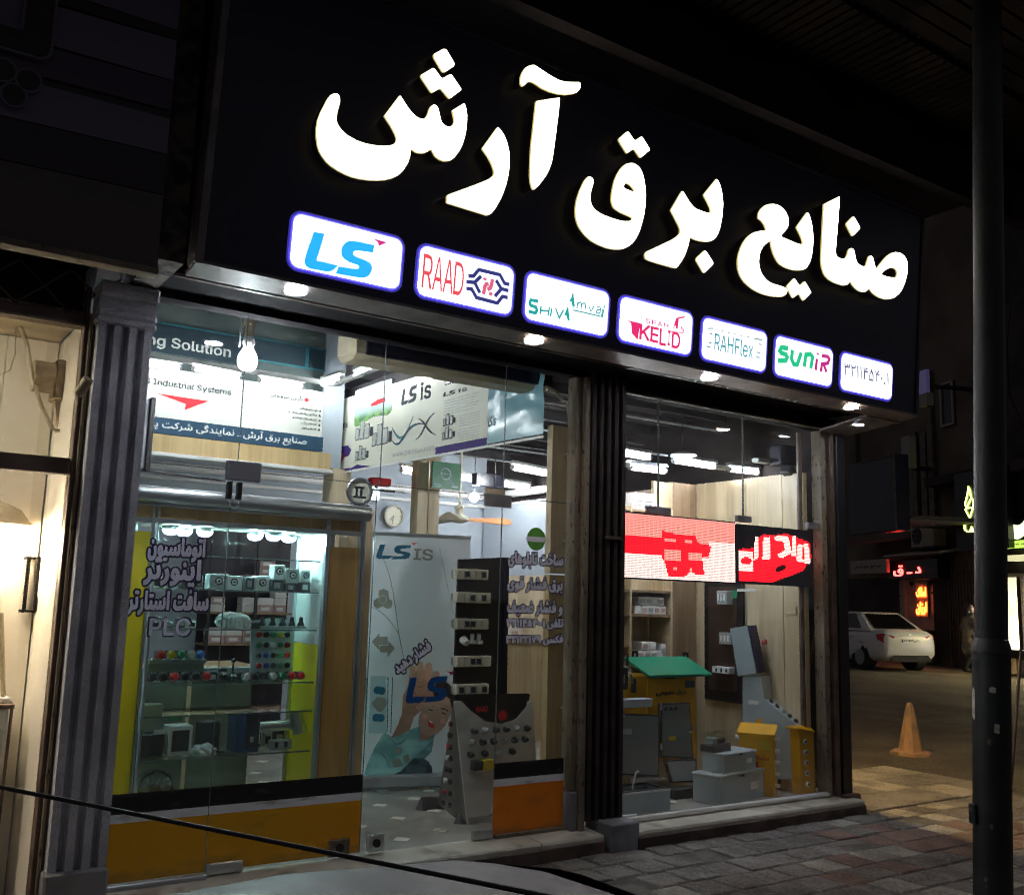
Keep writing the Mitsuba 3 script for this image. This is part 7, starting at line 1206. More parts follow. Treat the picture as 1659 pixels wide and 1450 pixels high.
# ---------------------------------------------------------------- right display window
def led_board(name, label, x0, x1, z0, z1, cols, rows, rule, y=0.045):
    k = thing(name, label, 'led sign')
    part(k, 'case', bx(x0, x1, y + 0.002, y + 0.07, z0, z1, 0.003), 'front_dark')
    px, pz = (x1 - x0 - 0.016) / cols, (z1 - z0 - 0.016) / rows
    V = {1: [], 2: [], 3: []}
    for i in range(cols):
        for j in range(rows):
            c = rule((i + 0.5) / cols, (j + 0.5) / rows)
            if c:
                a, b = x0 + 0.008 + px * (i + 0.10), z0 + 0.008 + pz * (j + 0.16)
                V[c].append([[a, y, b], [a + px * 0.80, y, b], [a + px * 0.80, y, b + pz * 0.68], [a, y, b + pz * 0.68]])
    glow = {1: (0.36, 0.002, 0.006), 2: (0.30, 0.085, 0.07), 3: (0.32, 0.225, 0.20)}
    for c, q in V.items():
        if q:
            q = np.array(q).reshape(-1, 3)
            n = np.arange(0, len(q), 4)[:, None]
            m = trimesh.Trimesh(q, np.vstack([n + [0, 1, 2], n + [0, 2, 3]]), process=False)
            part(k, 'lamp_field', m, 'plastic_dark', glow=glow[c], stuff=True)
    return k
inpoly = lambda poly: (lambda g: (lambda u, v: g.contains(Point(u, v))))(shapely.prepared.prep(poly))
import shapely.prepared
fig = inpoly(Polygon([(0.37, 0.77), (0.52, 0.72), (0.65, 0.74), (0.67, 0.62), (0.79, 0.58), (0.77, 0.42), (0.71, 0.38), (0.73, 0.10), (0.60, 0.12), (0.56, 0.06), (0.43, 0.05), (0.40, 0.25), (0.37, 0.38)]))
holes = inpoly(shapely.union_all([rect2(0.40, 0.60, 0.49, 0.64), rect2(0.56, 0.60, 0.63, 0.64), rect2(0.40, 0.30, 0.53, 0.47), rect2(0.59, 0.32, 0.71, 0.46), rect2(0.47, 0.14, 0.50, 0.2), rect2(0.60, 0.12, 0.62, 0.2)]))
def rule1(u, v):
    if fig(u, v):
        return 2 if holes(u, v) else 1
    if v > 0.655: return 2
    if u < 0.37 and v > 0.37: return 1
    if u > 0.77 or v < 0.37:
        return 3
    return 2
red2 = inpoly(Polygon([(0.02, 0.02), (0.45, 0.03), (0.84, 0.26), (0.97, 0.50), (0.95, 0.80), (0.62, 0.93), (0.50, 0.88), (0.30, 0.86), (0.20, 0.62), (0.02, 0.58)]))
pale2 = inpoly(shapely.union_all([rect2(0.01, 0.20, 0.20, 0.56).difference(Point(0.11, 0.38).buffer(0.065)), Polygon([(0.20, 0.40), (0.22, 0.82), (0.27, 0.84), (0.26, 0.44)]), Polygon([(0.31, 0.42), (0.33, 0.82), (0.41, 0.84), (0.42, 0.44)]),
    LineString([(0.52, 0.82), (0.62, 0.84), (0.66, 0.60), (0.56, 0.52)]).buffer(0.045), Polygon([(0.70, 0.52), (0.71, 0.88), (0.76, 0.90), (0.76, 0.52)]), LineString([(0.82, 0.72), (0.80, 0.46), (0.92, 0.44), (0.90, 0.74)]).buffer(0.035)]))
dark2 = inpoly(Polygon([(0.48, 0.22), (0.58, 0.25), (0.63, 0.32), (0.58, 0.36), (0.50, 0.30)]))
def rule2(u, v):
    if pale2(u, v): return 3
    if dark2(u, v): return 0
    return 1 if red2(u, v) else 0
led_board('led_screen', 'wide red and white LED screen in the right window, next to the dark pilaster', 4.46, 5.692, 1.776, 2.247, 96, 40, rule1)
led_board('led_screen', 'black LED screen with red scrolling letters beside the corner post', 5.702, 6.61, 1.778, 2.236, 72, 40, rule2)
for i, (a, b, c, d, y, lab) in enumerate((
        (5.135, 2.815, 5.465, 2.805, 0.8, 'tube lamp touching the dark pilaster at the top of the right window'),
        (5.285, 2.706, 5.640, 2.709, 0.8, 'lower tube lamp at the left of the right window'),
        (5.770, 2.811, 6.230, 2.805, 0.8, 'tube lamp right under the round pendant lamp'),
        (6.44, 2.803, 6.78, 2.810, 0.8, 'rightmost tube lamp, above the wood panels'))):
    tube_lamp((a, y, b), (c, y, d), lab, r=0.024, drop=(0, 0, 0.03), glow=(9.5, 9.7, 10))
single('lamp_rail', 'thin white rail joining the tube lamps in the right window', 'rail', join(bx(4.6, 5.72, 0.83, 0.85, 2.845, 2.86), bx(4.6, 5.28, 0.79, 0.83, 2.70, 2.745, 0.005), bx(6.24, 6.42, 0.79, 0.84, 2.79, 2.83, 0.005)), 'fixture_white')
PD = thing('pendant_lamp', 'round bluish pendant lamp hanging in the right window', 'lamp')
p = np.array((5.821, 0.750, 2.854))
part(PD, 'shade', lathe([(0.0, 0.045), (0.03, 0.042), (0.10, 0.012), (0.115, 0.0), (0.10, 0.004), (0.0, 0.02)], 28, p), 'fixture_white', smooth=40)
part(PD, 'lens', lathe([(0, -0.012), (0.06, -0.010), (0.098, 0.0), (0, 0.003)], 28, p), 'lamp_white', smooth=40, glow=(8, 10.5, 14))
part(PD, 'cord', tube([p + [0, 0, 0.045], [p[0] - 0.01, p[1], p[2] + 0.2], [p[0], p[1], 3.42]], 0.004, 6), 'black_steel')
SPK = thing('wall_speaker', 'dark speaker on a pale bracket high on the right wall of the window', 'speaker')
p = np.array((6.580, 0.250, 2.871))
part(SPK, 'case', rotz(bx(p[0] - 0.10, p[0] + 0.10, 0.25, 0.40, p[2] - 0.07, p[2] + 0.10, 0.008), -12, p), 'front_dark')
part(SPK, 'bracket', bx(p[0] - 0.20, p[0] - 0.05, 0.42, 0.50, p[2] - 0.045, p[2] - 0.01, 0.004), 'plastic_grey')
part(SPK, 'horn', rot(bx(p[0] + 0.0, p[0] + 0.13, 0.20, 0.30, p[2] - 0.16, p[2] - 0.08, 0.01), 30, [0, 1, 0], p), 'plastic_dark')
# shelf unit with cartons
SU = thing('shelf_unit', 'pale wood shelf unit with small white cartons at the back of the right window', 'shelf')
sy0, sy1 = 1.05, 1.33
sx0, sx1, sx2 = 5.05, 5.524, 5.968
zz = [1.518, 1.142, 1.285]
part(SU, 'back', bx(sx0, sx2, sy1, sy1 + 0.015, ZF, 2.42), 'wood_pale')
for x in (sx0, sx1 - 0.02, sx2):
    part(SU, 'upright', bx(x, x + 0.02, sy0, sy1 - 0.002, ZF, 2.42), 'wood_pale')
part(SU, 'side_board', bx(sx2 + 0.021, 6.22, 1.30, 1.334, ZF, 2.70), 'wood_pale')
for z, a, b in ((zz[0], sx1, sx2), (zz[1], sx1, sx2), (zz[0] + 0.0, sx0, sx1), (zz[2] - 0.02, sx0, sx1), (2.40, sx0, sx2), (1.72, sx0, sx2)):
    part(SU, 'board', bx(a + 0.002, b - 0.022 if b == sx1 else b - 0.002, sy0 + 0.003, sy1 - 0.003, z - 0.02, z), 'wood_brown')
ORD = ('first', 'second', 'third', 'fourth', 'fifth')
CROWS = ['in the lower row of the upper right shelf bay', 'in the upper row of the upper right shelf bay', 'in the lower row of the lower right shelf bay', 'in the upper row of the lower right shelf bay', 'in the bottom row of the upper left shelf bay', 'in the middle row of the upper left shelf bay', 'in the top row of the upper left shelf bay', 'in the lower row of the lower left shelf bay', 'in the upper row of the lower left shelf bay', 'in the lower row on top of the shelf unit', 'in the upper row on top of the shelf unit', 'on top of the left shelf bay']
def carton(x, z, w, h, label=None):
    kk = thing('carton', label or 'small white carton on the pale wood shelf unit', 'box', 'white cartons on the shelf unit')
    part(kk, 'box', bx(x, x + w - 0.003, 1.08, 1.20, z + 0.001, z + h - 0.002, 0.003), 'card_white')
    part(kk, 'print', bx(x + w * 0.15, x + w * 0.80, 1.0765, 1.0795, z + h * 0.25, z + h * 0.72), ['plastic_grey', 'card_pink', 'plastic_white'][rng.integers(3)])
for z, x, ws in ((zz[0], sx1 + 0.06, (0.075, 0.07, 0.07, 0.075, 0.07)), (zz[0] + 0.075, sx1 + 0.10, (0.08, 0.07, 0.07, 0.075)),
                 (zz[1], sx1 + 0.09, (0.08, 0.075, 0.075, 0.07)), (zz[1] + 0.075, sx1 + 0.14, (0.09, 0.075)),
                 (zz[0], sx0 + 0.05, (0.075, 0.08, 0.07)), (zz[0] + 0.075, sx0 + 0.07, (0.08, 0.07, 0.08)), (zz[0] + 0.15, sx0 + 0.05, (0.10, 0.08)), (zz[2] - 0.02, sx0 + 0.06, (0.075, 0.075, 0.08)), (zz[2] + 0.055, sx0 + 0.10, (0.09, 0.08)),
                 (2.40, sx1 + 0.02, (0.12, 0.12, 0.12)), (2.475, sx1 + 0.05, (0.12, 0.12)), (2.40, sx0 + 0.02, (0.11, 0.11))):
    row = CROWS.pop(0)
    for i, w in enumerate(ws):
        carton(x, z, w, 0.073, f'white carton, {ORD[i]} from the left {row}')
        x += w
carton(sx2 - 0.085, zz[1], 0.06, 0.13, 'tall white carton standing at the right end of the lower cartons')
# black board with meters on the side wall
MBD = thing('meter_board', 'black wall board with grey switch gear on the side wall of the window', 'board')
q0, q1 = (6.550, 1.198, 1.776), (6.550, 0.739, 1.778)
yb0, yb1 = q1[1], q0[1]
zb0, zb1 = 0.784, 1.805
mat('board_bronze', (0.055, 0.035, 0.028), rough=0.25, metal=0.2)
part(MBD, 'board', bx(6.515, 6.548, yb0, yb1, zb0, zb1 + 0.25, 0.004), 'stand_black')
part(MBD, 'glass_plate', bx(6.508, 6.514, yb0 + 0.06, yb1 - 0.06, zb0 + 0.09, zb1 - 0.03), 'board_bronze')
for (a, b, w, h, m) in ((1178, 968, 0.12, 0.12, 'plastic_grey'), (1183, 1034, 0.14, 0.10, 'plastic_grey'), (1176, 1085, 0.20, 0.055, 'plastic_white')):
    p = {1178: (6.500, 0.902, 1.679), 1183: (6.500, 0.869, 1.329), 1176: (6.500, 0.922, 1.056)}[a]
    kk = part(MBD, 'switch_gear', bx(6.43, 6.507, p[1] - w / 2, p[1] + w / 2, p[2] - h / 2, p[2] + h / 2, 0.004), m)
    for j in range(3):
        part(kk, 'key', bx(6.424, 6.4295, p[1] - w / 2 + 0.02 + j * w / 3.4, p[1] - w / 2 + 0.035 + j * w / 3.4, p[2] - h / 4, p[2] + h / 4), 'plastic_white' if m == 'plastic_grey' else 'plastic_dark')
p = (6.500, 0.837, 1.723)
part(MBD, 'green_sticker', bx(6.50, 6.5075, p[1] - 0.05, p[1] + 0.03, p[2] - 0.05, p[2] + 0.02), 'knob_green')
# yellow outdoor cabinet with a green roof
def prism_y(pts, y, depth):
    """Outline in (x, z) pushed back from y."""
    return put(extrude([Polygon(pts).buffer(0)], depth), wallframe((0, y + depth, 0)))
mat('paint_yellow', proc(lambda p, n, uv: spotted(p, (0.58, 0.29, 0.010), (0.64, 0.34, 0.014), 3)), rough=0.35)
mat('paint_green', (0.015, 0.20, 0.11), rough=0.35)
mat('paint_grey', proc(lambda p, n, uv: spotted(p, (0.33, 0.39, 0.41), (0.39, 0.45, 0.47), 4)), rough=0.4)
mat('paint_grey_dark', (0.13, 0.155, 0.155), rough=0.45)
mat('gasket', (0.02, 0.02, 0.02), rough=0.6)
YC = thing('yellow_cabinet', 'yellow cabinet with a green sloping roof in the right window', 'cabinet')
yy = 0.72
part(YC, 'body', prism_y([(5.167, 1.044), (5.941, 1.030), (5.940, 0.344), (5.132, 0.397)], yy, 0.28), 'paint_yellow')
part(YC, 'door', prism_y([(5.393, 1.023), (5.893, 1.008), (5.892, 0.360), (5.379, 0.397)], 0.70, 0.018), 'paint_yellow')
r = [(5.335, 1.047), (6.027, 1.035), (5.851, 1.137), (5.205, 1.158)]
za, zb_ = r[0][1], r[2][1]
part(YC, 'roof', hull([(r[0][0], 0.62, za - 0.012), (r[1][0], 0.62, za - 0.012), (r[0][0], 0.62, za + 0.006), (r[1][0], 0.62, za + 0.006), (r[0][0] - 0.01, 0.92, za + 0.13), (r[1][0] - 0.01, 0.92, za + 0.13), (r[0][0] - 0.01, 0.92, za + 0.11), (r[1][0] - 0.01, 0.92, za + 0.11)]), 'paint_green')
for q in ((5.470, 0.950, 1.174), (6.039, 0.950, 1.159)):
    part(YC, 'lifting_lug', put(extrude([rect2(-0.03, -0.03, 0.03, 0.05).difference(Point(0, 0.015).buffer(0.016))], 0.01), wallframe(q)), 'gasket')
part(YC, 'lettering', put(extrude(fit(outline('t_public', 1.0), 5.477, 0.883, 5.800, 0.932), 0.002), wallframe((0, 0.699, 0))), 'print_grey')
q = [(5.793, 0.942), (5.897, 0.998)]
part(YC, 'badge', bx(q[0][0], q[1][0], 0.694, 0.699, q[0][1], q[1][1]), 'plastic_blue')
part(YC, 'handle', bx(5.230, 5.259, 0.69, 0.719, 0.919, 1.022), 'gasket')
MTR = thing('energy_meter', 'dark grey meter hanging at the left edge of the right window', 'meter')
p = np.array((4.890, 0.400, 1.065))
part(MTR, 'case', bx(p[0] - 0.065, p[0] + 0.045, 0.40, 0.48, p[2] - 0.09, p[2] + 0.08, 0.012), 'plastic_dark')
part(MTR, 'plate', bx(p[0] - 0.045, p[0] - 0.005, 0.394, 0.3995, p[2] - 0.04, p[2] + 0.02), 'plastic_grey')
part(MTR, 'arm', tube([p + [0.045, 0.04, 0.04], p + [0.10, 0.05, 0.02], p + [0.12, 0.05, -0.05]], 0.012, 8), 'steel')
for i in range(4):
    part(MTR, 'clamp', tube([p + [-0.05 + 0.04 * i, 0.05, 0.08], p + [-0.05 + 0.04 * i, 0.05, 0.15 + 0.02 * (i % 2)]], 0.009, 8), ['steel', 'plastic_dark'][i % 2])
# grey enclosure doors and boxes on the floor
def panel(k, pts, y, depth, frame_m, face_m, w=0.012, lift=0.004):
    g = Polygon(pts).buffer(0)
    part(k, 'frame', put(extrude([g], depth), wallframe((0, y + depth, 0))), frame_m)
    part(k, 'face', put(extrude([g.buffer(-w)], lift), wallframe((0, y - 0.0005, 0))), face_m)
OB = thing('open_enclosure', 'grey floor box whose dark framed door stands open behind it', 'enclosure')
panel(OB, [(4.792, 0.810), (5.254, 0.779), (5.251, 0.330), (4.788, 0.381)], 0.42, 0.03, 'gasket', 'paint_grey_dark')
c0 = np.array([4.60, 0.13]); 
bxz = 0.297
part(OB, 'front', bx(4.58, 5.115, 0.150, 0.160, ZF, bxz, 0.002), 'paint_grey')
part(OB, 'side', bx(5.105, 5.115, 0.161, 0.40, ZF, bxz, 0.002), 'paint_grey')
part(OB, 'side', bx(4.58, 4.59, 0.161, 0.40, ZF, bxz), 'paint_grey')
part(OB, 'back', bx(4.591, 5.104, 0.39, 0.40, ZF, bxz), 'paint_grey')
part(OB, 'inner_floor', bx(4.591, 5.104, 0.161, 0.389, ZF, ZF + 0.09), 'gasket')
part(OB, 'rim', join(bx(4.585, 5.11, 0.153, 0.18, bxz + 0.001, bxz + 0.012), bx(5.085, 5.11, 0.181, 0.398, bxz + 0.001, bxz + 0.012), bx(4.585, 5.084, 0.375, 0.398, bxz + 0.001, bxz + 0.012)), 'gasket')
part(OB, 'rim_edge', bx(4.58, 5.115, 0.146, 0.1525, bxz - 0.006, bxz + 0.006), 'plastic_white')
part(OB, 'wire', tube([(4.66, 0.30, ZF + 0.12), (4.66, 0.25, bxz + 0.06), (4.68, 0.36, bxz + 0.14), (4.70, 0.41, bxz + 0.22)], 0.007, 6), 'plastic_white', smooth=True)
part(OB, 'wire', tube([(4.92, 0.34, ZF + 0.12), (4.93, 0.33, bxz + 0.05), (4.98, 0.37, bxz + 0.09), (5.04, 0.41, bxz + 0.09)], 0.007, 6), 'plastic_white', smooth=True)
part(OB, 'lid_box', bx(4.883, 5.194, 0.43, 0.52, 0.839, 0.901, 0.004), 'paint_grey')
part(OB, 'latch', bx(4.83, 4.90, 0.405, 0.4195, 0.779, 0.798), 'steel')
SD = thing('enclosure_door', 'dark grey cabinet door leaning behind the open floor box', 'door')
panel(SD, [(5.396, 0.846), (5.707, 0.841), (5.747, 0.403), (5.405, 0.443)], 0.56, 0.03, 'gasket', 'paint_grey_dark')
for i in range(3):
    q = [(5.445, 0.550, 0.804), (5.498, 0.550, 0.802), (5.550, 0.550, 0.804)][i]
    part(SD, 'lamp_hole', put(extrude([Point(0, 0).buffer(0.014)], 0.004), wallframe((q[0], 0.554, q[2]))), 'gasket')
part(SD, 'latch', bx(5.670, 5.717, 0.54, 0.5545, 0.611, 0.630), 'steel')
LP = thing('leaning_panel', 'light grey panel with a black foot leaning on the back wall', 'panel')
panel(LP, [(5.394, 0.430), (5.721, 0.418), (5.721, 0.246), (5.459, 0.257)], 0.50, 0.03, 'gasket', 'paint_grey')
part(LP, 'foot', bx(5.399, 5.658, 0.40, 0.50, ZF, ZF + 0.07, 0.005), 'gasket')
GB = thing('floor_box', 'largest grey box on the floor of the right window, carrying the smaller one', 'box')
def grey_box(k, o, ang, w, d, h, m='paint_grey'):
    f = frame(o, [math.cos(ang), math.sin(ang), 0], [-math.sin(ang), math.cos(ang), 0])
    part(k, 'body', put(bx(0, w, 0, d, 0, h * 0.90, 0.004), f), m)
    part(k, 'lid', put(bx(-0.008, w + 0.008, -0.008, d + 0.008, h * 0.905, h, 0.006), f), m)
    part(k, 'latch', put(bx(w * 0.42, w * 0.52, -0.016, -0.0085, h * 0.86, h * 0.94), f), 'gasket')
    return f
h1 = 0.369 - ZF
grey_box(GB, (5.533, 0.075, ZF), 0.17, 0.60, 0.235, h1)
GB2 = thing('floor_box', 'smaller grey box stacked on the largest floor box', 'box')
o2 = np.array((5.506, -0.068, 0.405))
h2 = 0.509 - (ZF + h1)
grey_box(GB2, (5.64, 0.125, ZF + h1 + 0.001), 0.17, 0.43, 0.20, max(0.12, h2))
CLB = thing('clear_lid_box', 'black box with a clear plastic lid on top of the grey boxes', 'box')
f = frame((5.60, 0.20, ZF + h1 + max(0.12, h2) + 0.002), [0.985, 0.17, 0], [-0.17, 0.985, 0])
part(CLB, 'base', put(bx(0.0, 0.24, 0, 0.12, 0, 0.055, 0.004), f), 'plastic_dark')
part(CLB, 'clear_lid', put(bx(0.002, 0.238, 0.002, 0.118, 0.056, 0.135, 0.012), f), 'clear_glass')
part(CLB, 'relay', put(bx(0.03, 0.10, 0.03, 0.09, 0.057, 0.10, 0.003), f), 'plastic_grey')
part(CLB, 'relay', put(bx(0.12, 0.20, 0.03, 0.09, 0.057, 0.09, 0.003), f), 'plastic_dark')
CN = thing('grey_console', 'grey control console with a slanted top in the right window', 'console')
cp = [(0.059, 1.035), (0.220, 1.040), (0.244, 0.864), (0.530, 0.671), (0.513, 0.266), (0.052, 0.209)]
CF = frame((6.30, 0.62, 0), [0.20, -0.56, 0], [0, 0, 1])
cput = lambda m: put(m, CF)
part(CN, 'body', cput(extrude([Polygon(cp)], 0.22).apply_translation([0, 0, -0.22])), 'paint_grey')
part(CN, 'upper_box', cput(extrude([Polygon([(-0.042, 1.420), (0.112, 1.451), (0.188, 1.068), (0.026, 1.032)])], 0.16).apply_translation([0, 0, -0.14])), 'paint_grey')
part(CN, 'upper_gasket', cput(extrude([Polygon([(0.112, 1.451), (0.128, 1.452), (0.205, 1.074), (0.188, 1.068)])], 0.15).apply_translation([0, 0, -0.14])), 'decal_navy')
for i, t in enumerate((0.12, 0.30, 0.48, 0.66, 0.84)):
    p = np.array(cp[2]) * (1 - t) + np.array(cp[3]) * t
    part(CN, 'button', cput(lathe([(0, -0.004), (0.018, -0.004), (0.018, 0.02), (0, 0.022)], 12).apply_transform(frame((p[0], p[1], -0.05), [0.78, -0.62, 0], [0, 0, -1]))), ['plastic_dark', 'plastic_dark', 'plastic_grey', 'plastic_dark', 'plastic_dark'][i])
p = [(0.213, 1.319)][0]
part(CN, 'knob', cput(tube([(p[0], p[1], -0.06), (p[0] + 0.03, p[1], -0.06)], 0.02, 10)), 'knob_red')
YB = thing('yellow_box', 'yellow wall box with a roof lip, white glands and red lettering', 'box')
def glands(k, pts, m='plastic_white', r=0.017, axis=(1, 0, 0), l=0.04):
    for p in pts:
        p = np.array(p)
        part(k, 'gland', tube([p, p + np.array(axis) * l], r, 10), m)
bd = np.array([0.14, -0.23, 0]) / math.hypot(0.14, 0.23)
BW = math.hypot(0.14, 0.23)
YF = frame((6.05, 0.36, ZF), bd, [0, 0, 1])
bh = 0.612 - ZF
yput = lambda m: put(m, YF)
part(YB, 'body', yput(bx(0, BW, 0, bh, -0.12, 0.0, 0.003)), 'paint_yellow')
part(YB, 'roof', yput(hull([(x, y, z) for x in (-0.012, BW + 0.012) for y, z in ((bh - 0.012, 0.03), (bh + 0.012, 0.03), (bh + 0.075, -0.13), (bh + 0.055, -0.13))])), 'paint_yellow')
part(YB, 'lug', yput(bx(BW / 2 - 0.02, BW / 2 + 0.02, bh + 0.07, bh + 0.11, -0.135, -0.128)), 'paint_yellow')
part(YB, 'sticker', yput(bx(BW * 0.58, BW * 0.92, bh - 0.11, bh - 0.045, 0.0005, 0.002)), 'knob_yellow')
part(YB, 'lettering', yput(extrude(fit(outline('t_yellow', 1.0), BW * 0.25, bh - 0.20, BW * 0.85, bh - 0.145), 0.002).apply_translation([0, 0, 0.0005])), 'print_red')
part(YB, 'bolt_mark', yput(extrude([Polygon([(0.0, 0.05), (0.016, 0.05), (0.008, 0.012), (0.022, 0.014), (0.002, -0.05), (0.004, -0.004), (-0.010, -0.004)])], 0.002).apply_translation([BW * 0.5, bh * 0.45, 0.0005])), 'print_red')
for i in range(5):
    part(YB, 'gland', yput(tube([(BW, bh * (0.93 - 0.19 * i), -0.06), (BW + 0.035, bh * (0.93 - 0.19 * i), -0.06)], 0.016, 10)), 'plastic_white')
part(YB, 'gland', yput(tube([(0, bh * 0.93, -0.04), (-0.035, bh * 0.93, -0.04)], 0.016, 10)), 'plastic_white')
YS = thing('yellow_box', 'narrow yellow box with five round sockets beside the corner post', 'box')
part(YS, 'body', prism_y([(6.380, 0.662), (6.557, 0.644), (6.565, 0.162), (6.403, 0.166)], 0.04, 0.09), 'paint_yellow')
part(YS, 'cap', hull([(x, y, z) for (x, z) in [(6.346, 0.678), (6.559, 0.645), (6.559, 0.635), (6.346, 0.664)] for y in (0.03, 0.14)] + [(6.591, 0.140, 0.688)]), 'paint_yellow')
for q in ((6.445, 0.035, 0.570), (6.450, 0.035, 0.490), (6.455, 0.035, 0.410), (6.460, 0.035, 0.330), (6.469, 0.035, 0.245)):
    kk = part(YS, 'socket', put(extrude([Point(0, 0).buffer(0.020)], 0.012), wallframe((q[0], 0.0385, q[2]))), 'plastic_white')
    part(kk, 'bore', put(extrude([Point(0, 0).buffer(0.011)], 0.003), wallframe((q[0], 0.026, q[2]))), 'plastic_dark')
CBL = single('thick_cable', 'dark cable curving behind the narrow yellow box', 'cable', tube([(6.500, 0.350, 0.096), (6.520, 0.350, 0.384), (6.606, 0.350, 0.525), (6.723, 0.350, 0.618)], 0.012, 8), 'gasket', smooth=True)
STL = thing('steel_handle', 'bent chrome handle lying on the floor at the left of the right window', 'handle')
part(STL, 'bar', tube([(4.47, 0.12, ZF + 0.05), (4.52, 0.06, ZF + 0.02), (4.70, 0.05, ZF + 0.018)], 0.014, 10), 'steel', smooth=True)
part(STL, 'bar', tube([(4.47, 0.02, ZF + 0.03), (4.52, -0.01, ZF + 0.018), (4.60, -0.01, ZF + 0.018)], 0.012, 10), 'steel', smooth=True)
LT = thing('socket_plate', 'small pale lit plate under the second LED screen', 'plate')
p = np.array((6.500, 0.687, 1.745))
part(LT, 'plate', bx(6.50, 6.51, p[1] - 0.10, p[1] + 0.10, p[2] - 0.012, p[2] + 0.012), 'plastic_white')
WP = thing('wall_painting', 'pale patch of a small sign on the wood panels', 'sign')
p = np.array((6.540, 0.242, 1.588))
part(WP, 'plate', bx(6.538, 6.548, p[1] - 0.06, p[1] + 0.06, p[2] - 0.03, p[2] + 0.03), 'wood_pale')

# ---------------------------------------------------------------- inside the neighbouring shop
LN = thing('lantern', 'black wire lantern hanging on the cream wall', 'lantern')
p0, p1 = np.array((0.830, 0.500, 1.474)), np.array((0.929, 0.500, 1.752))
for x, y in ((p0[0], 0.48), (p0[0] + 0.025, 0.60), (p0[0] + 0.055, 0.48), (p0[0] + 0.085, 0.60)):
    part(LN, 'bar', tube([[x, y, p0[2]], [x, y, p1[2]]], 0.006, 6), 'black_matt')
for z in (p0[2], p1[2]):
    part(LN, 'hoop', join(bx(p0[0] - 0.004, p1[0] - 0.046, 0.475, 0.485, z - 0.005, z + 0.005), bx(p0[0] - 0.004, p1[0] - 0.046, 0.595, 0.605, z - 0.005, z + 0.005), bx(p0[0] - 0.005, p0[0] + 0.005, 0.486, 0.594, z - 0.007, z + 0.007)), 'black_matt')
part(LN, 'wall_plate', bx(p1[0] - 0.034, p1[0], 0.57, 0.61, p0[2] - 0.01, p1[2] + 0.01, 0.003), 'black_matt')
part(LN, 'lamp_holder', tube([[p0[0] + 0.07, 0.54, p0[2]], [p0[0] + 0.07, 0.54, p0[2] + 0.075]], 0.013, 10), 'black_steel')
single('dangling_cord', 'black cord dangling down the cream wall beside the lantern', 'cord', tube([(0.968, 0.450, 2.233), (0.962, 0.450, 1.933), (0.970, 0.450, 1.607), (0.967, 0.450, 1.318), (0.930, 0.450, 1.176), (0.915, 0.450, 1.082)], 0.006, 6), 'black_steel', smooth=True)
single('grey_hose', 'grey brown hose hanging behind the upper neighbour pane', 'hose', tube([(0.654, 0.400, 2.988), (0.708, 0.400, 2.863), (0.747, 0.400, 2.701), (0.809, 0.400, 2.543), (0.871, 0.400, 2.434), (0.917, 0.400, 2.430), (0.936, 0.400, 2.492)], 0.012, 8), 'cream_dust', smooth=True)
single('thin_wire', 'short thin wire hanging left of the grey brown hose', 'wire', tube([(0.648, 0.420, 2.957), (0.656, 0.420, 2.808), (0.641, 0.420, 2.722), (0.611, 0.420, 2.700)], 0.004, 6), 'cream_dust', smooth=True)
XF = thing('exhaust_fan', 'dusty exhaust fan housing behind the upper neighbour pane', 'fan')
p = np.array((0.877, 0.450, 2.696))
mat('dusty_metal', proc(lambda p, n, uv: spotted(p, (0.22, 0.17, 0.11), (0.36, 0.29, 0.19), 9)), rough=0.85)
part(XF, 'drum', tube([p + [-0.12, 0, 0.02], p + [-0.02, 0.0, 0.02]], 0.085, 20), 'dusty_metal', smooth=40)
part(XF, 'plate', bx(p[0] - 0.02, p[0] + 0.10, 0.40, 0.55, p[2] - 0.10, p[2] + 0.12, 0.01), 'dusty_metal')
part(XF, 'bracket', hull([p + [0.0, 0, -0.10], p + [0.10, 0, -0.10], p + [0.03, 0, -0.28], p + [0.10, 0, -0.30], p + [0.0, 0.08, -0.10], p + [0.10, 0.08, -0.10], p + [0.03, 0.08, -0.28]]), 'dusty_metal')
part(XF, 'conduit', tube([p + [0.07, 0, 0.12], p + [0.075, 0, 0.40]], 0.008, 6), 'dusty_metal')
single('pipe_stub', 'short pale pipe stub sticking out beside the left pilaster', 'pipe', tube([(0.90, -0.10, 2.56), (0.93, -0.16, 2.61)], 0.024, 12).union(tube([(0.90, -0.10, 2.56), (0.90, -0.06, 2.55)], 0.02, 12)) if False else tube([(0.895, -0.10, 2.545), (0.925, -0.15, 2.62)], 0.026, 14), 'beige_plastic', smooth=40)
SHF = thing('wall_shelf', 'white stacked shelf boxes at the left edge of the neighbour wall', 'shelf')
q = [(0.820, 0.400, 1.013), (0.814, 0.400, 0.952), (0.830, 0.400, 0.695)]
x1 = q[0][0]
part(SHF, 'top_board', bx(x1 - 0.6, x1, 0.36, 0.60, q[0][2] - 0.02, q[0][2]), 'brown_steel')
part(SHF, 'drawer', bx(x1 - 0.6, x1 - 0.02, 0.38, 0.60, q[0][2] - 0.125, q[0][2] - 0.021, 0.006), 'plastic_white')
part(SHF, 'drawer', bx(x1 - 0.6, x1 - 0.025, 0.38, 0.60, q[0][2] - 0.25, q[0][2] - 0.13, 0.006), 'plastic_white')
part(SHF, 'drawer', bx(x1 - 0.6, x1 - 0.03, 0.38, 0.60, q[0][2] - 0.37, q[0][2] - 0.255, 0.006), 'plastic_white')
part(SHF, 'upright', tube([[x1 - 0.01, 0.37, q[0][2]], [x1 - 0.02, 0.37, ZF]], 0.008, 6), 'brown_steel')
part(SHF, 'scale', bx(x1 - 0.3, x1 - 0.01, 0.42, 0.56, q[0][2] + 0.001, q[0][2] + 0.03, 0.004), 'plastic_white')
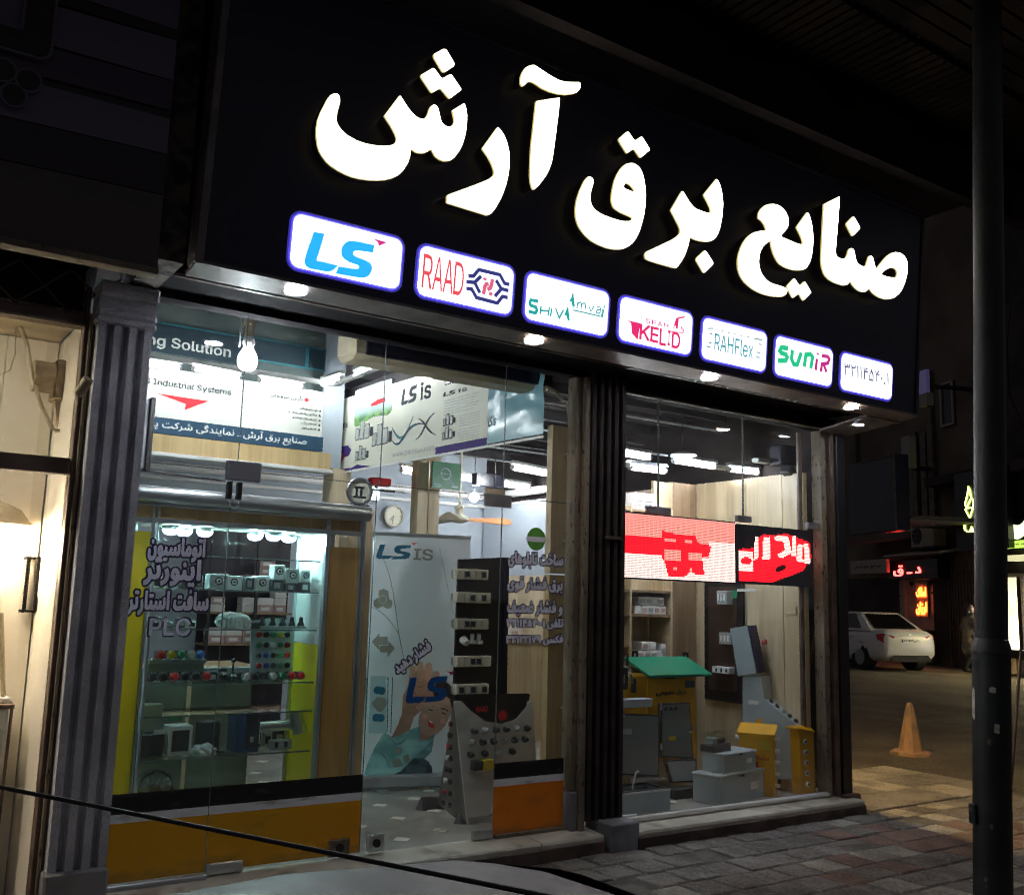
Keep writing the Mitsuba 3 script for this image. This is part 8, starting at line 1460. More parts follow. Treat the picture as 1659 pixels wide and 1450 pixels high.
part(SHF, 'arm', tube([[x1 - 0.04, 0.48, q[0][2] + 0.03], [x1 - 0.09, 0.48, q[0][2] + 0.45]], 0.012, 8), 'cream_dust')
LMP = thing('wall_lamp', 'warm lit wall lamp with a round hood at the left picture edge', 'lamp')
p = np.array((0.640, 0.500, 1.818))
part(LMP, 'bulb', trimesh.creation.icosphere(3, 0.055).apply_translation(p), 'lamp_white', smooth=True, glow=(26, 21.5, 15))
part(LMP, 'hood', lathe([(0.02, 0.20), (0.11, 0.16), (0.17, 0.08), (0.165, 0.08), (0.10, 0.15), (0.02, 0.19)], 24, p + [0.03, 0.02, 0.02]), 'cream_dust', smooth=40)
part(LMP, 'stem', tube([p + [0.03, 0.02, 0.21], p + [0.03, 0.11, 0.24]], 0.01, 8), 'black_steel')
CLP = thing('added_ceiling_lamp', 'unseen warm ceiling lamp added to brighten the neighbouring shop', 'lamp')  # made-up lamp out of view, added to brighten the cream lining
part(CLP, 'base', lathe([(0, 0), (0.09, 0), (0.09, -0.02), (0, -0.02)], 20, (-0.30, 0.32, 2.957)), 'fixture_white')
part(CLP, 'lens', lathe([(0, -0.055), (0.05, -0.05), (0.085, -0.021), (0, -0.0205)], 20, (-0.30, 0.32, 2.957)), 'lamp_white', glow=(62, 54, 42))

# small hardware that the photographed equipment shows: hinges, plates, screws, cables
for zf in (0.25, 0.75):
    z = zf * 0.55 + 0.45
    part(YC, 'hinge', bx(5.883 - 0.012, 5.883 + 0.004, 0.686, 0.6985, z, z + 0.06, 0.002), 'steel')
for i in range(4):
    part(YC, 'vent_slot', bx(5.616 - 0.05, 5.616 + 0.07, 0.6965, 0.6995, 1.02 - 0.0 + 0.012 * i, 1.026 + 0.012 * i), 'gasket')
for k, f_, w, d, h in ((GB, frame((5.533, 0.075, ZF), [math.cos(0.17), math.sin(0.17), 0], [-math.sin(0.17), math.cos(0.17), 0]), 0.60, 0.235, h1), (GB2, frame((5.64, 0.125, ZF + h1 + 0.001), [math.cos(0.17), math.sin(0.17), 0], [-math.sin(0.17), math.cos(0.17), 0]), 0.43, 0.20, max(0.12, h2))):
    for sx in (0.02, w - 0.02):
        for sy in (0.02, d - 0.02):
            part(k, 'screw', put(lathe([(0, 0), (0.008, 0), (0.007, 0.003), (0, 0.0035)], 10, (sx, sy, h + 0.0002)), f_), 'steel')
    part(k, 'type_plate', put(bx(w * 0.70, w * 0.86, -0.0025, -0.0005, h * 0.35, h * 0.60), f_), 'plastic_white')
for z in (0.25, 0.62):
    p = [(5.394, 0.796), (5.395, 0.496)][0 if z > 0.5 else 1]
    part(SD, 'hinge', bx(p[0] - 0.006, p[0] + 0.012, 0.548, 0.5585, p[1], p[1] + 0.05, 0.002), 'steel')
q = [(5.479, 0.560), (5.557, 0.593)]
part(SD, 'warning_plate', bx(q[0][0], q[1][0], 0.5535, 0.5555, q[0][1], q[1][1]), 'knob_yellow')
q = [(4.880, 0.654), (4.975, 0.694)]
part(OB, 'type_plate', bx(q[0][0], q[1][0], 0.4135, 0.4155, q[0][1], q[1][1]), 'plastic_grey')
for p in [(0.086, 0.986), (0.083, 0.663), (0.182, 0.978)]:
    part(CN, 'screw', cput(lathe([(0, -0.001), (0.007, -0.001), (0.006, 0.003), (0, 0.0035)], 10, (p[0], p[1], 0))), 'steel')
p = [(0.106, 0.814)][0]
part(CN, 'type_plate', cput(bx(p[0], p[0] + 0.09, p[1], p[1] + 0.03, 0.0004, 0.002)), 'plastic_white')
part(CN, 'seam', cput(bx(0.03, 0.30, [(0.093, 0.590)][0][1], [(0.093, 0.590)][0][1] + 0.004, 0.0004, 0.0012)), 'gasket')
single('floor_cable', 'loose pale cable lying on the floor in front of the grey boxes', 'cable', tube([(5.15, 0.10, ZF + 0.006), (5.25, 0.05, ZF + 0.006), (5.36, 0.09, ZF + 0.006), (5.44, 0.04, ZF + 0.006), (5.50, 0.055, ZF + 0.006)], 0.005, 6), 'plastic_grey', smooth=True)

# ---------------------------------------------------------------- pole, cone
mat('pole_paint', proc(lambda p, n, uv: mix(spotted(p, (0.006, 0.0065, 0.0065), (0.013, 0.014, 0.013), 5), (0.09, 0.08, 0.07), smoothstep(0.72, 0.78, fbm(p.x * 30, p.y * 30, p.z * 14, 4)) * smoothstep(1.9, 1.2, p.z))), rough=0.55)
mat('poster_scrap', proc(lambda p, n, uv: spotted(p, (0.25, 0.23, 0.19), (0.45, 0.42, 0.36), 25)), rough=0.8)
POLE = thing('utility_pole', 'tall dark steel utility pole standing on the pavement at the right', 'pole')
pb = np.array((5.224, -2.176, 0.050))
lean = np.array([0.8280, -0.5608, 0.0]) * 0.040
def pole_at(z):
    return pb + np.array([0, 0, z - pb[2]]) + lean * (z - pb[2])
zs = 1.406
part(POLE, 'base_tube', tube([pole_at(0.0), pole_at(zs - 0.02)], 0.097, 28), 'pole_paint', smooth=40)
part(POLE, 'collar', tube([pole_at(zs - 0.019), pole_at(zs + 0.0), pole_at(zs + 0.06)], [0.103, 0.103, 0.086], 28), 'pole_paint', smooth=40)
part(POLE, 'upper_tube', tube([pole_at(zs + 0.061), pole_at(9.5)], [0.085, 0.076], 28), 'pole_paint', smooth=40)
cam = np.array([0, -5.25, 1.6])
def scrap(z, ang, w, h, m='poster_scrap'):
    c = pole_at(z)
    v = (cam - c)[:2] / np.linalg.norm((cam - c)[:2])
    a0 = math.atan2(v[1], v[0]) + ang
    th = np.linspace(-w, w, 7)
    V, F = [], []
    for i, t in enumerate(th):
        for j, zz in enumerate((z - h / 2 * (0.8 + 0.2 * math.sin(9 * t + z)), z + h / 2 * (0.85 + 0.15 * math.cos(13 * t)))):
            q = pole_at(zz)
            V.append([q[0] + 0.0985 * math.cos(a0 + t), q[1] + 0.0985 * math.sin(a0 + t), zz])
    for i in range(6):
        F += [[2 * i, 2 * i + 2, 2 * i + 3], [2 * i, 2 * i + 3, 2 * i + 1]]
    part(POLE, 'poster_scrap', trimesh.Trimesh(V, F, process=False), m)
scrap(1.12, -1.15, 0.18, 0.17); scrap(1.09, 0.15, 0.30, 0.24, 'print_grey'); scrap(1.20, 0.05, 0.16, 0.03); scrap(1.00, 0.25, 0.14, 0.05); scrap(1.33, -0.9, 0.2, 0.05, 'print_grey')
part(POLE, 'hinge', bx(pole_at(0.55)[0] - 0.112, pole_at(0.55)[0] - 0.08, pole_at(0.55)[1] + 0.03, pole_at(0.55)[1] + 0.07, 0.50, 0.60, 0.005), 'pole_paint')
CONE = thing('traffic_cone', 'worn orange traffic cone standing alone on the asphalt', 'traffic cone')
mat('cone_orange', proc(lambda p, n, uv: mix((0.52, 0.31, 0.17), (0.30, 0.22, 0.15), smoothstep(0.4, 0.75, fbm(p.x * 14, p.y * 14, p.z * 6, 4)))), rough=0.7)
cc = np.array((10.127, 1.587, 0.050))
hc = 0.593 - G
part(CONE, 'body', lathe([(0.0, hc), (0.035, hc), (0.045, hc - 0.03), (0.135, 0.045), (0.0, 0.045)], 8, (cc[0], cc[1], G - 0.02)), 'cone_orange')
part(CONE, 'base', lathe([(0.0, 0.045), (0.20, 0.045), (0.225, 0.03), (0.23, 0.0), (0.0, 0.0)], 8, (cc[0], cc[1], G - 0.021)), 'cone_orange')
part(CONE, 'cap', lathe([(0.0, hc + 0.02), (0.03, hc + 0.02), (0.034, hc + 0.001), (0, hc + 0.001)], 8, (cc[0], cc[1], G - 0.02)), 'cone_orange')
SL = thing('added_side_lamp', 'unseen wall lamp added round the corner to give the warm light on the ground', 'lamp')  # added lamp out of view, source of the warm ground near the cone
part(SL, 'plate', bx(6.99, 7.02, 0.85, 1.05, 2.95, 3.15, 0.005), 'black_steel')
part(SL, 'hood', lathe([(0, 0.10), (0.06, 0.09), (0.12, 0.0), (0.115, 0.0), (0.05, 0.08), (0, 0.09)], 20, (7.18, 0.95, 3.0)), 'black_steel')
part(SL, 'arm', tube([[7.02, 0.95, 3.05], [7.10, 0.95, 3.14], [7.18, 0.95, 3.095]], 0.012, 8), 'black_steel')
part(SL, 'bulb', trimesh.creation.icosphere(3, 0.05).apply_translation([7.18, 0.95, 3.02]), 'lamp_white', smooth=True, glow=(330, 225, 95))

# ---------------------------------------------------------------- cars
def sedan(name, label, place, paint, plate=False, deck=1.02, nose=None, category='car'):
    """Local: x forward, y to the car's left, z up; origin on the ground under the middle."""
    k = thing(name, label, category)
    place = np.asarray(place)
    # body: loft of rounded sections
    xs = [-2.20, -2.14, -2.0, -1.7, -1.2, -0.6, 0.2, 0.9, 1.3, 1.8, 2.08, 2.18]
    hw = [0.60, 0.74, 0.81, 0.85, 0.865, 0.87, 0.87, 0.865, 0.86, 0.83, 0.74, 0.60]
    zt = [0.80, deck - 0.06, deck - 0.015, deck, deck - 0.01, 0.98, 0.96, 0.94, 0.92, 0.84, 0.74, 0.62]
    zb = [0.42, 0.30, 0.25, 0.22, 0.20, 0.19, 0.19, 0.19, 0.20, 0.22, 0.27, 0.36]
    if nose:
        xs, hw = xs[:8] + [1.2, 1.5, 1.9, 2.3, 2.55, 2.66], hw[:8] + [0.86, 0.855, 0.845, 0.82, 0.74, 0.60]
        zt, zb = zt[:8] + nose, zb[:8] + [0.20, 0.20, 0.21, 0.22, 0.27, 0.36]
    n = 36
    V = []
    for x, h, t, b in zip(xs, hw, zt, zb):
        for i in range(n):
            a = 2 * math.pi * i / n
            c, s = math.cos(a), math.sin(a)
            y = h * math.copysign(abs(c) ** 0.30, c)
            z = (t + b) / 2 + (t - b) / 2 * math.copysign(abs(s) ** 0.42, s)
            y *= 1 - 0.06 * max(0.0, (z - 0.62) / 0.4)
            z += (0.015 * (1 - (y / 0.87) ** 2) if s > 0 else 0)
            V.append((x, y, z))
    F = []
    for i in range(len(xs) - 1):
        for j in range(n):
            a, b, c, d = i * n + j, i * n + (j + 1) % n, (i + 1) * n + (j + 1) % n, (i + 1) * n + j
            F += [[a, b, c], [a, c, d]]
    V += [(xs[0], 0, 0.62), (xs[-1], 0, 0.50)]
    for j in range(n):
        F += [[len(V) - 2, (j + 1) % n, j], [len(V) - 1, (len(xs) - 1) * n + j, (len(xs) - 1) * n + (j + 1) % n]]
    body = trimesh.Trimesh(V, F, process=False)
    body.fix_normals()
    P = lambda m: put(m, place)
    part(k, 'body', P(body), paint, smooth=45)
    b = [(-1.72, 0.79), (-1.0, 0.80), (0.3, 0.80), (1.10, 0.78)]
    gz0, gz1 = deck - 0.05, 1.44
    cage = hull([(x, s * y, gz0) for x, y in b for s in (-1, 1)] + [(-0.98, s * 0.58, gz1 - 0.015) for s in (-1, 1)] + [(-0.55, s * 0.60, gz1) for s in (-1, 1)] + [(0.05, s * 0.60, gz1) for s in (-1, 1)] + [(0.32, s * 0.57, gz1 - 0.03) for s in (-1, 1)])
    part(k, 'roof', P(cage), paint, smooth=35)
    def slab(quad, m, nm, off=0.006):
        q = np.array(quad, float)
        nn = np.cross(q[1] - q[0], q[3] - q[0]); nn /= np.linalg.norm(nn)
        part(k, nm, P(hull(np.vstack([q + nn * off, q - nn * 0.01]))), m)
    slab([(-1.64, 0.62, gz0 + 0.07), (-1.64, -0.62, gz0 + 0.07), (-1.06, -0.50, gz1 - 0.055), (-1.06, 0.50, gz1 - 0.055)], 'car_glass', 'rear_window', 0.010)
    slab([(1.02, -0.64, 0.98), (1.02, 0.64, 0.98), (0.38, 0.52, gz1 - 0.06), (0.38, -0.52, gz1 - 0.06)], 'car_glass', 'windscreen', 0.012)
    for s in (1, -1):
        def sq(x0, x1, x2, x3):
            q = [(x0, s * 0.785, gz0 + 0.06), (x1, s * 0.785, gz0 + 0.06), (x2, s * 0.615, gz1 - 0.05), (x3, s * 0.615, gz1 - 0.05)]
            slab(q if s < 0 else [q[1], q[0], q[3], q[2]], 'car_glass', 'side_window', 0.012)
        sq(-1.30, -0.36, -0.36, -0.86)
        sq(-0.30, 0.85, 0.22, -0.30)
        for xw in (-1.33, 1.33):
            w = part(k, 'wheel', P(tube([(xw, s * 0.66, 0.31), (xw, s * 0.858, 0.31)], 0.31, 24)), 'tyre', smooth=40)
            part(w, 'rim', P(tube([(xw, s * 0.859, 0.31), (xw, s * 0.868, 0.31)], 0.20, 20)), 'steel')
            part(k, 'wheel_arch', P(tube([(xw, s * 0.60, 0.33), (xw, s * 0.852, 0.33)], 0.36, 24)), 'tyre')
        part(k, 'tail_light', P(hull([(-2.205, s * 0.44, 0.86), (-2.19, s * 0.50, 0.76), (-2.14, s * 0.74, 0.70), (-2.00, s * 0.82, 0.78), (-1.96, s * 0.815, 0.90), (-2.12, s * 0.72, 0.92), (-2.1, s * 0.5, 0.80)])), 'tail_red')
        part(k, 'mirror', P(hull([(0.72, s * 0.86, 0.98), (0.72, s * 1.0, 0.98), (0.72, s * 1.0, 1.10), (0.72, s * 0.86, 1.08), (0.82, s * 0.88, 1.0), (0.82, s * 0.97, 1.06)])), paint)
        for xd in (-0.34, 0.90):
            part(k, 'door_seam', P(bx(xd, xd + 0.008, s * 0.868 - 0.006, s * 0.868 + 0.006, 0.30, 0.90)), 'tyre')
        for xd in (-0.22, -1.05):
            part(k, 'door_handle', P(bx(xd, xd + 0.16, s * 0.865 - 0.012, s * 0.865 + 0.012, 0.80, 0.825, 0.004)), 'steel')
        part(k, 'headlight', P(hull([(2.12, s * 0.48, 0.66), (2.12, s * 0.74, 0.66), (1.95, s * 0.80, 0.72), (1.95, s * 0.5, 0.78), (2.0, s * 0.6, 0.62)])), 'plastic_white')
    part(k, 'bumper_recess', P(hull([(-2.21, s * y, z) for s in (-1, 1) for y, z in ((0.50, 0.40), (0.58, 0.30), (0.54, 0.24))] + [(-2.12, s * 0.55, 0.30) for s in (-1, 1)])), 'tyre')
    part(k, 'boot_seam', P(bx(-2.195, -2.19, -0.55, 0.55, 0.60, 0.606)), 'tyre')
    part(k, 'boot_badge', P(hull([(-2.195, y, z) for y, z in ((-0.03, 0.90), (0.03, 0.90), (0, 0.93), (0, 0.87))] + [(-2.185, 0, 0.90)])), 'steel')
    pl = part(k, 'number_plate', P(bx(-2.222, -2.208, -0.27, 0.27, 0.695, 0.805, 0.003)), 'plastic_white')
    if plate:
        pf = place @ frame((-2.2225, 0, 0.70), [0, -1, 0], [0, 0, 1])
        part(pl, 'lettering', put(extrude(fit(outline('t_plate', 1.0), -0.20, 0.015, 0.24, 0.09), 0.001), pf), 'plastic_dark')
        part(pl, 'plate_mark', put(bx(-0.26, -0.22, 0.01, 0.10, 0, 0.001), pf), 'plastic_blue')
    return k
def coat(name, c, spec=0.5):
    mat(name, c, rough=0.28, clearcoat=1.0, clearcoat_gloss=0.9)
coat('car_white', (0.62, 0.62, 0.62))
mat('car_mauve', proc(lambda p, n, uv: spotted(p, (0.06, 0.045, 0.055), (0.10, 0.078, 0.09), 6)), rough=0.5, spec=0.3)
mat('car_glass', (0.006, 0.006, 0.008), rough=0.06, spec=0.8)
mat('tyre', (0.012, 0.012, 0.012), rough=0.8)
mat('tail_red', (0.38, 0.012, 0.016), rough=0.15, clearcoat=1.0)
fw = np.array([0.33, 0.944, 0]); fw /= np.linalg.norm(fw)
rear = np.array((22.494, 10.174, 0.130))
cf_ = np.eye(4); cf_[:3, 0] = fw; cf_[:3, 1] = [-fw[1], fw[0], 0]; cf_[:3, 3] = rear + fw * 1.75
cf_[2, 3] = 0.13
sedan('parked_car', 'white saloon parked in the dark side street, seen from behind', cf_, 'car_white', plate=True)
nf = np.eye(4); nf[:3, 3] = [-1.0, -3.73, 0.0]
NC = sedan('near_car', 'mauve car standing right in front of the camera, only its bonnet edge in view', nf, 'car_mauve', nose=[0.965, 0.99, 1.005, 0.99, 0.95, 0.80])
a0, a1 = np.array((1.297, -3.553, 1.000)), np.array((0.285, -2.900, 1.201))
single('radio_antenna', 'thin black rod slanting across the lower left in front of the orange panels', 'antenna', tube([a0 + (a1 - a0) * t for t in (-0.05, 0.25, 0.6, 1.0)], [0.0058, 0.0052, 0.0046, 0.0042], 8), 'black_steel', smooth=True)

# ---------------------------------------------------------------- far side of the street
FD = np.array([-0.42, -0.907, 0]) / math.hypot(0.42, 0.907)
def FF(off=0.0):
    n = np.array([FD[1], -FD[0], 0])
    return frame(np.array([25.45, 9.75, 0.0]) + n * off, FD, [0, 0, 1])
def fpart(k, name, b, off, m, depth=0.06, ch=0.0, **kw):
    """Rectangle b = (u0, u1, z0, z1) standing off metres in front of the far fronts."""
    return part(k, name, put(bx(min(b[0], b[1]), max(b[0], b[1]), min(b[2], b[3]), max(b[2], b[3]), off - depth, off, ch), FF()), m, **kw)
mat('far_wall', proc(lambda p, n, uv: spotted(p, (0.10, 0.075, 0.06), (0.17, 0.13, 0.10), 0.6)), rough=0.9)
mat('far_dark', proc(lambda p, n, uv: spotted(p, (0.03, 0.024, 0.022), (0.06, 0.05, 0.045), 1.0)), rough=0.9)
mat('far_tile', proc(lambda p, n, uv: spotted(p, (0.32, 0.25, 0.21), (0.46, 0.38, 0.32), 3)), rough=0.6)
mat('far_pale', (0.34, 0.31, 0.27), rough=0.7)
FBD = thing('far_building', 'dark building across the side street with a gate and a lit doorway', 'building')
fpart(FBD, 'wall', (-26.0, 0.912 - 0.01, 0.0, 24.0), -0.05, 'far_wall', 6.0)
fpart(FBD, 'cornice', (-1.747, 3.380, 5.451, 5.193), 0.35, 'far_dark', 0.4)
fpart(FBD, 'pillar', (-1.886, -1.054, -0.023, 3.195), 0.12, 'far_dark', 0.15)
W_ = (-1.325, -0.704, 6.894, 8.168)
w = fpart(FBD, 'window', W_, 0.0, 'front_dark', 0.05)
for b in ((W_[0], W_[1], W_[2], W_[2] + 0.06), (W_[0], W_[1], W_[3] - 0.06, W_[3]), (W_[0], W_[0] + 0.06, W_[2] + 0.061, W_[3] - 0.061), (W_[1] - 0.06, W_[1], W_[2] + 0.061, W_[3] - 0.061)):
    fpart(w, 'frame', b, 0.05, 'far_pale', 0.049)
for px0 in range(4):
    b = [(-2.320, -2.038, 3.973, 6.885), (-1.947, -1.685, 3.949, 7.011), (-2.788, -2.549, 4.188, 6.969), (-1.882, -1.700, 6.859, 8.686)][px0]
    fpart(FBD, 'drain_pipe', b, 0.10, 'brown_steel', 0.09)
dw = fpart(FBD, 'doorway', (-3.613, -1.764, -0.074, 2.554), 0.0, 'far_tile', 0.04)
fpart(dw, 'frame', (-3.748, -3.452, -0.084, 2.582), 0.06, 'far_pale', 0.1)
for i in range(4):
    b = [(-3.263, -3.057, 2.376, 2.502), (-2.265, -2.070, 2.384, 2.524), (-2.188, -2.060, 2.134, 2.204), (-2.364, -2.235, 1.813, 1.885)][i]
    fpart(dw, 'notice', b, 0.012, 'print_grey', 0.01)
fpart(FBD, 'steps', (-2.325, -1.712, 0.016, 1.090), 0.4, 'far_dark', 0.38)
GT = thing('barred_gate', 'dark barred gate with a pale sheet behind it, left of the pole', 'gate')
gb = (-1.193, 0.477, 0.026, 2.937)
for i in range(12):
    u = gb[0] + (gb[1] - gb[0]) * (i + 0.5) / 12
    part(GT, 'bar', put(bx(u - 0.015, u + 0.015, gb[2], gb[3], 0.10, 0.13), FF()), 'brown_steel')
part(GT, 'rail', put(bx(gb[0], gb[1], gb[3] - 0.25, gb[3] - 0.20, 0.06, 0.099), FF()), 'brown_steel')
part(GT, 'rail', put(bx(gb[0], gb[1], gb[2] + 0.2, gb[2] + 0.25, 0.06, 0.099), FF()), 'brown_steel')
fpart(GT, 'sheet', (-1.280, 0.315, 0.156, 2.683), 0.03, 'far_wall', 0.03)
RS = thing('red_led_sign', 'black box sign with glowing red letters over the doorway', 'sign')
b = (-3.641, -1.037, 2.551, 3.110)
part(RS, 'box', put(bx(b[0], b[1], b[2], b[3], 0.1, 0.5, 0.01), FF()), 'front_dark')
q = (-3.290, -1.833, 2.637, 2.962)
for g in fit(outline('t_neon', 1.0), q[0], q[2], q[1], q[3]):
    part(RS, 'lettering', put(extrude([g], 0.02), FF(0.501)), 'plastic_white', glow=(1.6, 0.06, 0.05))
NE = thing('red_neon_letters', 'two stacked red and orange neon words on the doorway tiles', 'neon sign')
q = (-2.760, -2.266, 2.042, 2.327)
part(NE, 'lettering', put(extrude(fit(outline('t_neon2', 1.0), q[0], q[2], q[1], q[3]), 0.02), FF(0.10)), 'plastic_white', glow=(1.5, 0.16, 0.02))
q = (-2.793, -2.262, 1.518, 1.900)
part(NE, 'lettering', put(extrude(fit(outline('t_neon3', 1.0), q[0], q[2], q[1], q[3]), 0.02), FF(0.10)), 'plastic_white', glow=(1.5, 0.16, 0.02))
part(NE, 'backing', put(bx(q[0] - 0.02, q[1] + 0.02, q[2] - 0.05, q[3] + 0.55, 0.05, 0.08), FF()), 'far_tile')
CNP = thing('doorway_canopy', 'pale slanting canopy board above the red letter sign', 'canopy')
b = (-3.469, -0.565, 3.213, 3.339)
part(CNP, 'board', put(hull([(b[0], b[2], 0.72), (b[1], b[2], 0.72), (b[0], b[2] + 0.06, 0.72), (b[1], b[2] + 0.06, 0.72), (b[0], b[3], 0.0), (b[1], b[3], 0.0), (b[0], b[3] + 0.06, 0.0), (b[1], b[3] + 0.06, 0.0)]), FF()), 'far_pale')
part(CNP, 'edge', put(bx(b[0], b[1], b[2] - 0.05, b[2] - 0.001, 0.66, 0.72), FF()), 'far_dark')
ACU = thing('air_conditioner', 'white outdoor air conditioner unit above the canopy', 'air conditioner')
b = (-2.311, -1.149, 3.446, 4.122)
part(ACU, 'case', put(bx(b[0], b[1], b[2], b[3], 0.1, 0.5, 0.02), FF()), 'far_pale')
part(ACU, 'grille', put(extrude([Point((b[0] * 0.72 + b[1] * 0.28), (b[2] + b[3]) / 2).buffer(0.24)], 0.01), FF(0.501)), 'far_dark')
for i in range(4):
    part(ACU, 'slat', put(bx(b[0] + 0.05, b[0] + 0.42, b[2] + 0.12 + 0.14 * i, b[2] + 0.13 + 0.14 * i, 0.512, 0.52), FF()), 'far_pale')
part(ACU, 'bracket', put(bx(b[0] - 0.1, b[1] + 0.1, b[2] - 0.06, b[2] - 0.001, 0.0, 0.55), FF()), 'far_dark')
LS_ = thing('shuttered_shop', 'closed dark shop behind the parked car with a reddish awning', 'shop')
fpart(LS_, 'shutter', (-8.392, -3.618, -0.492, 2.641), 0.04, 'far_dark', 0.04)
for i in range(8):
    b = (-8.392, -3.618, -0.492, 2.641)
    z = b[2] + (b[3] - b[2]) * (i + 0.5) / 8
    part(LS_, 'slat', put(bx(b[0], b[1], z, z + 0.03, 0.041, 0.06), FF()), 'far_dark')
b = (-5.257, -2.744, 3.650, 3.818)
mat('awning_red', (0.22, 0.05, 0.045), rough=0.7)
part(LS_, 'awning', put(hull([(b[0], b[2], 0.9), (b[1], b[2], 0.9), (b[0], b[2] + 0.03, 0.9), (b[1], b[2] + 0.03, 0.9), (b[0], b[3], 0.0), (b[1], b[3], 0.0), (b[0], b[3] + 0.03, 0.0), (b[1], b[3] + 0.03, 0.0)]), FF()), 'awning_red')
b = (-5.329, -3.159, 2.746, 3.161)
k = fpart(LS_, 'name_board', b, 0.8, 'far_pale', 0.1)
part(k, 'lettering', put(extrude(fit(outline('t_small', 1.0), b[0] + 0.25, b[2] + 0.14, b[1] - 0.3, b[3] - 0.12), 0.004), FF(0.801)), 'print_grey')
DS = thing('dark_sign_box', 'large unlit dark sign box hanging under the right end of the shop sign', 'sign')
d0, d1 = (8.637, 1.200, 2.348), (9.410, 1.200, 3.304)
BSG = (-1.267, 1.158, 3.650, 5.623)
part(DS, 'box', put(bx(BSG[0], BSG[1], BSG[2], BSG[3], 2.6, 3.0, 0.02), FF()), 'front_dark')
part(DS, 'edge', put(bx(BSG[1] - 0.04, BSG[1] + 0.02, BSG[2], BSG[3], 3.001, 3.03), FF()), 'brown_steel')
part(DS, 'edge', put(bx(BSG[0] + 0.6, BSG[1], BSG[3] - 0.04, BSG[3] + 0.0, 3.001, 3.03), FF()), 'brown_steel')
part(DS, 'hanger', put(bx(BSG[0] + 0.1, BSG[0] + 0.2, BSG[3], BSG[3] + 2.5, 2.7, 2.8), FF()), 'far_dark')
part(DS, 'hanger', put(bx(BSG[0] + 0.05, BSG[1], BSG[2] + 0.3, BSG[2] + 0.4, -0.05, 2.6), FF()), 'far_dark')
WPN = thing('pale_panel', 'pale panel hanging just right of the dark sign box', 'panel')
b = (-1.834, -1.389, 5.664, 6.631)
part(WPN, 'board', put(bx(b[0], b[1], b[2], b[3], 0.8, 1.0), FF()), 'far_pale')
b = (-2.151, -1.798, 5.319, 5.731)
part(WPN, 'scrap', put(hull([(b[0], b[3], 1.0), (b[1] + 0.1, b[3], 1.0), (b[0] + 0.1, b[2], 1.0), (b[0], b[3], 0.97), (b[1] + 0.1, b[3], 0.97), (b[0] + 0.1, b[2], 0.97)]), FF()), 'far_pale')
part(WPN, 'arm', put(bx(b[0], b[1], b[3], b[3] + 0.08, -0.05, 0.8), FF()), 'far_dark')
NG = thing('green_neon', 'lime green neon outline of a cone above a loaf, beside the pole', 'neon sign')
q = (0.220, 0.811, 3.756, 4.960)
part(NG, 'board', put(bx(q[0] - 0.35, q[1] + 1.2, q[2] - 0.5, q[3] + 0.4, 0.3, 0.48), FF()), 'front_dark')
def neon(pts, c, r=0.022):
    P = [np.array(q_) for q_ in pts]
    W = [(FF(0.5) @ np.array([q[0] + (q[1] - q[0]) * a, q[2] + (q[3] - q[2]) * bb, 0, 1]))[:3] for a, bb in P]
    part(NG, 'neon_tube', tube(W, r, 6), 'lamp_white', smooth=True, glow=c)
LIME = (0.55, 0.75, 0.10)
neon([(0.3, 0.72), (0.2, 0.62), (0.3, 0.52), (0.75, 0.52), (0.8, 0.66), (0.65, 0.75), (0.6, 0.9), (0.5, 1.0), (0.42, 0.85), (0.3, 0.72)], LIME)
neon([(0.2, 0.50), (0.5, 0.30), (0.75, 0.50)], LIME)
neon([(0.35, 0.56), (0.6, 0.70)], LIME)
neon([(0.1, 0.05), (0.1, 0.16), (0.3, 0.25), (0.8, 0.24), (0.95, 0.12), (0.9, 0.0), (0.3, 0.0), (0.1, 0.05)], LIME)
neon([(0.5, 0.02), (0.6, 0.10), (0.7, 0.02)], LIME)
# lit shop at the far right
FS = thing('lit_shop', 'brightly lit shop with a lime sign at the right picture edge', 'shop')
u0 = 0.912
u9 = u0 + 4.6
zt, zw, zc = 2.546, 0.735, 0.0
mat('shop_wall', proc(lambda p, n, uv: spotted(p, (0.62, 0.55, 0.40), (0.75, 0.68, 0.52), 3)), rough=0.6)
part(FS, 'back_wall', put(bx(u0, u9, 0.0, zt, -2.4, -2.3), FF()), 'shop_wall')
part(FS, 'side_wall', put(bx(u0, u0 + 0.1, 0.0, 6.0, -2.3, 0.0), FF()), 'shop_wall')
part(FS, 'side_wall', put(bx(u9 - 0.1, u9, 0.0, 6.0, -2.3, 0.0), FF()), 'shop_wall')
part(FS, 'ceiling', put(bx(u0 + 0.1, u9 - 0.1, zt, zt + 0.1, -2.3, 0.0), FF()), 'shop_wall')
part(FS, 'upper_wall', put(bx(u0, u9, zt + 0.1, 24.0, -2.6, 0.02), FF()), 'far_dark')
part(FS, 'counter', put(bx(u0 + 0.1, u9 - 0.1, zw - 0.22, zw - 0.02, -0.6, 0.05), FF()), 'far_dark')
part(FS, 'counter_front', put(bx(u0 + 0.5, u9 - 0.1, 0.1, zw - 0.221, -0.5, 0.0), FF()), 'far_pale')
part(FS, 'post', put(bx(1.654, 1.654 + 0.14, zw, zt, -0.1, 0.06), FF()), 'far_dark')
part(FS, 'glass_pane', put(trimesh.Trimesh([[u0 + 0.1, zw, 0], [u9 - 0.1, zw, 0], [u9 - 0.1, zt, 0], [u0 + 0.1, zt, 0]], [[0, 1, 2], [0, 2, 3]], process=False), FF()), 'pane_glass')
part(FS, 'lamp', put(bx(u0 + 0.3, u9 - 0.3, zt - 0.12, zt - 0.04, -1.4, -1.2), FF()), 'lamp_white', glow=(9, 7.6, 4.4))
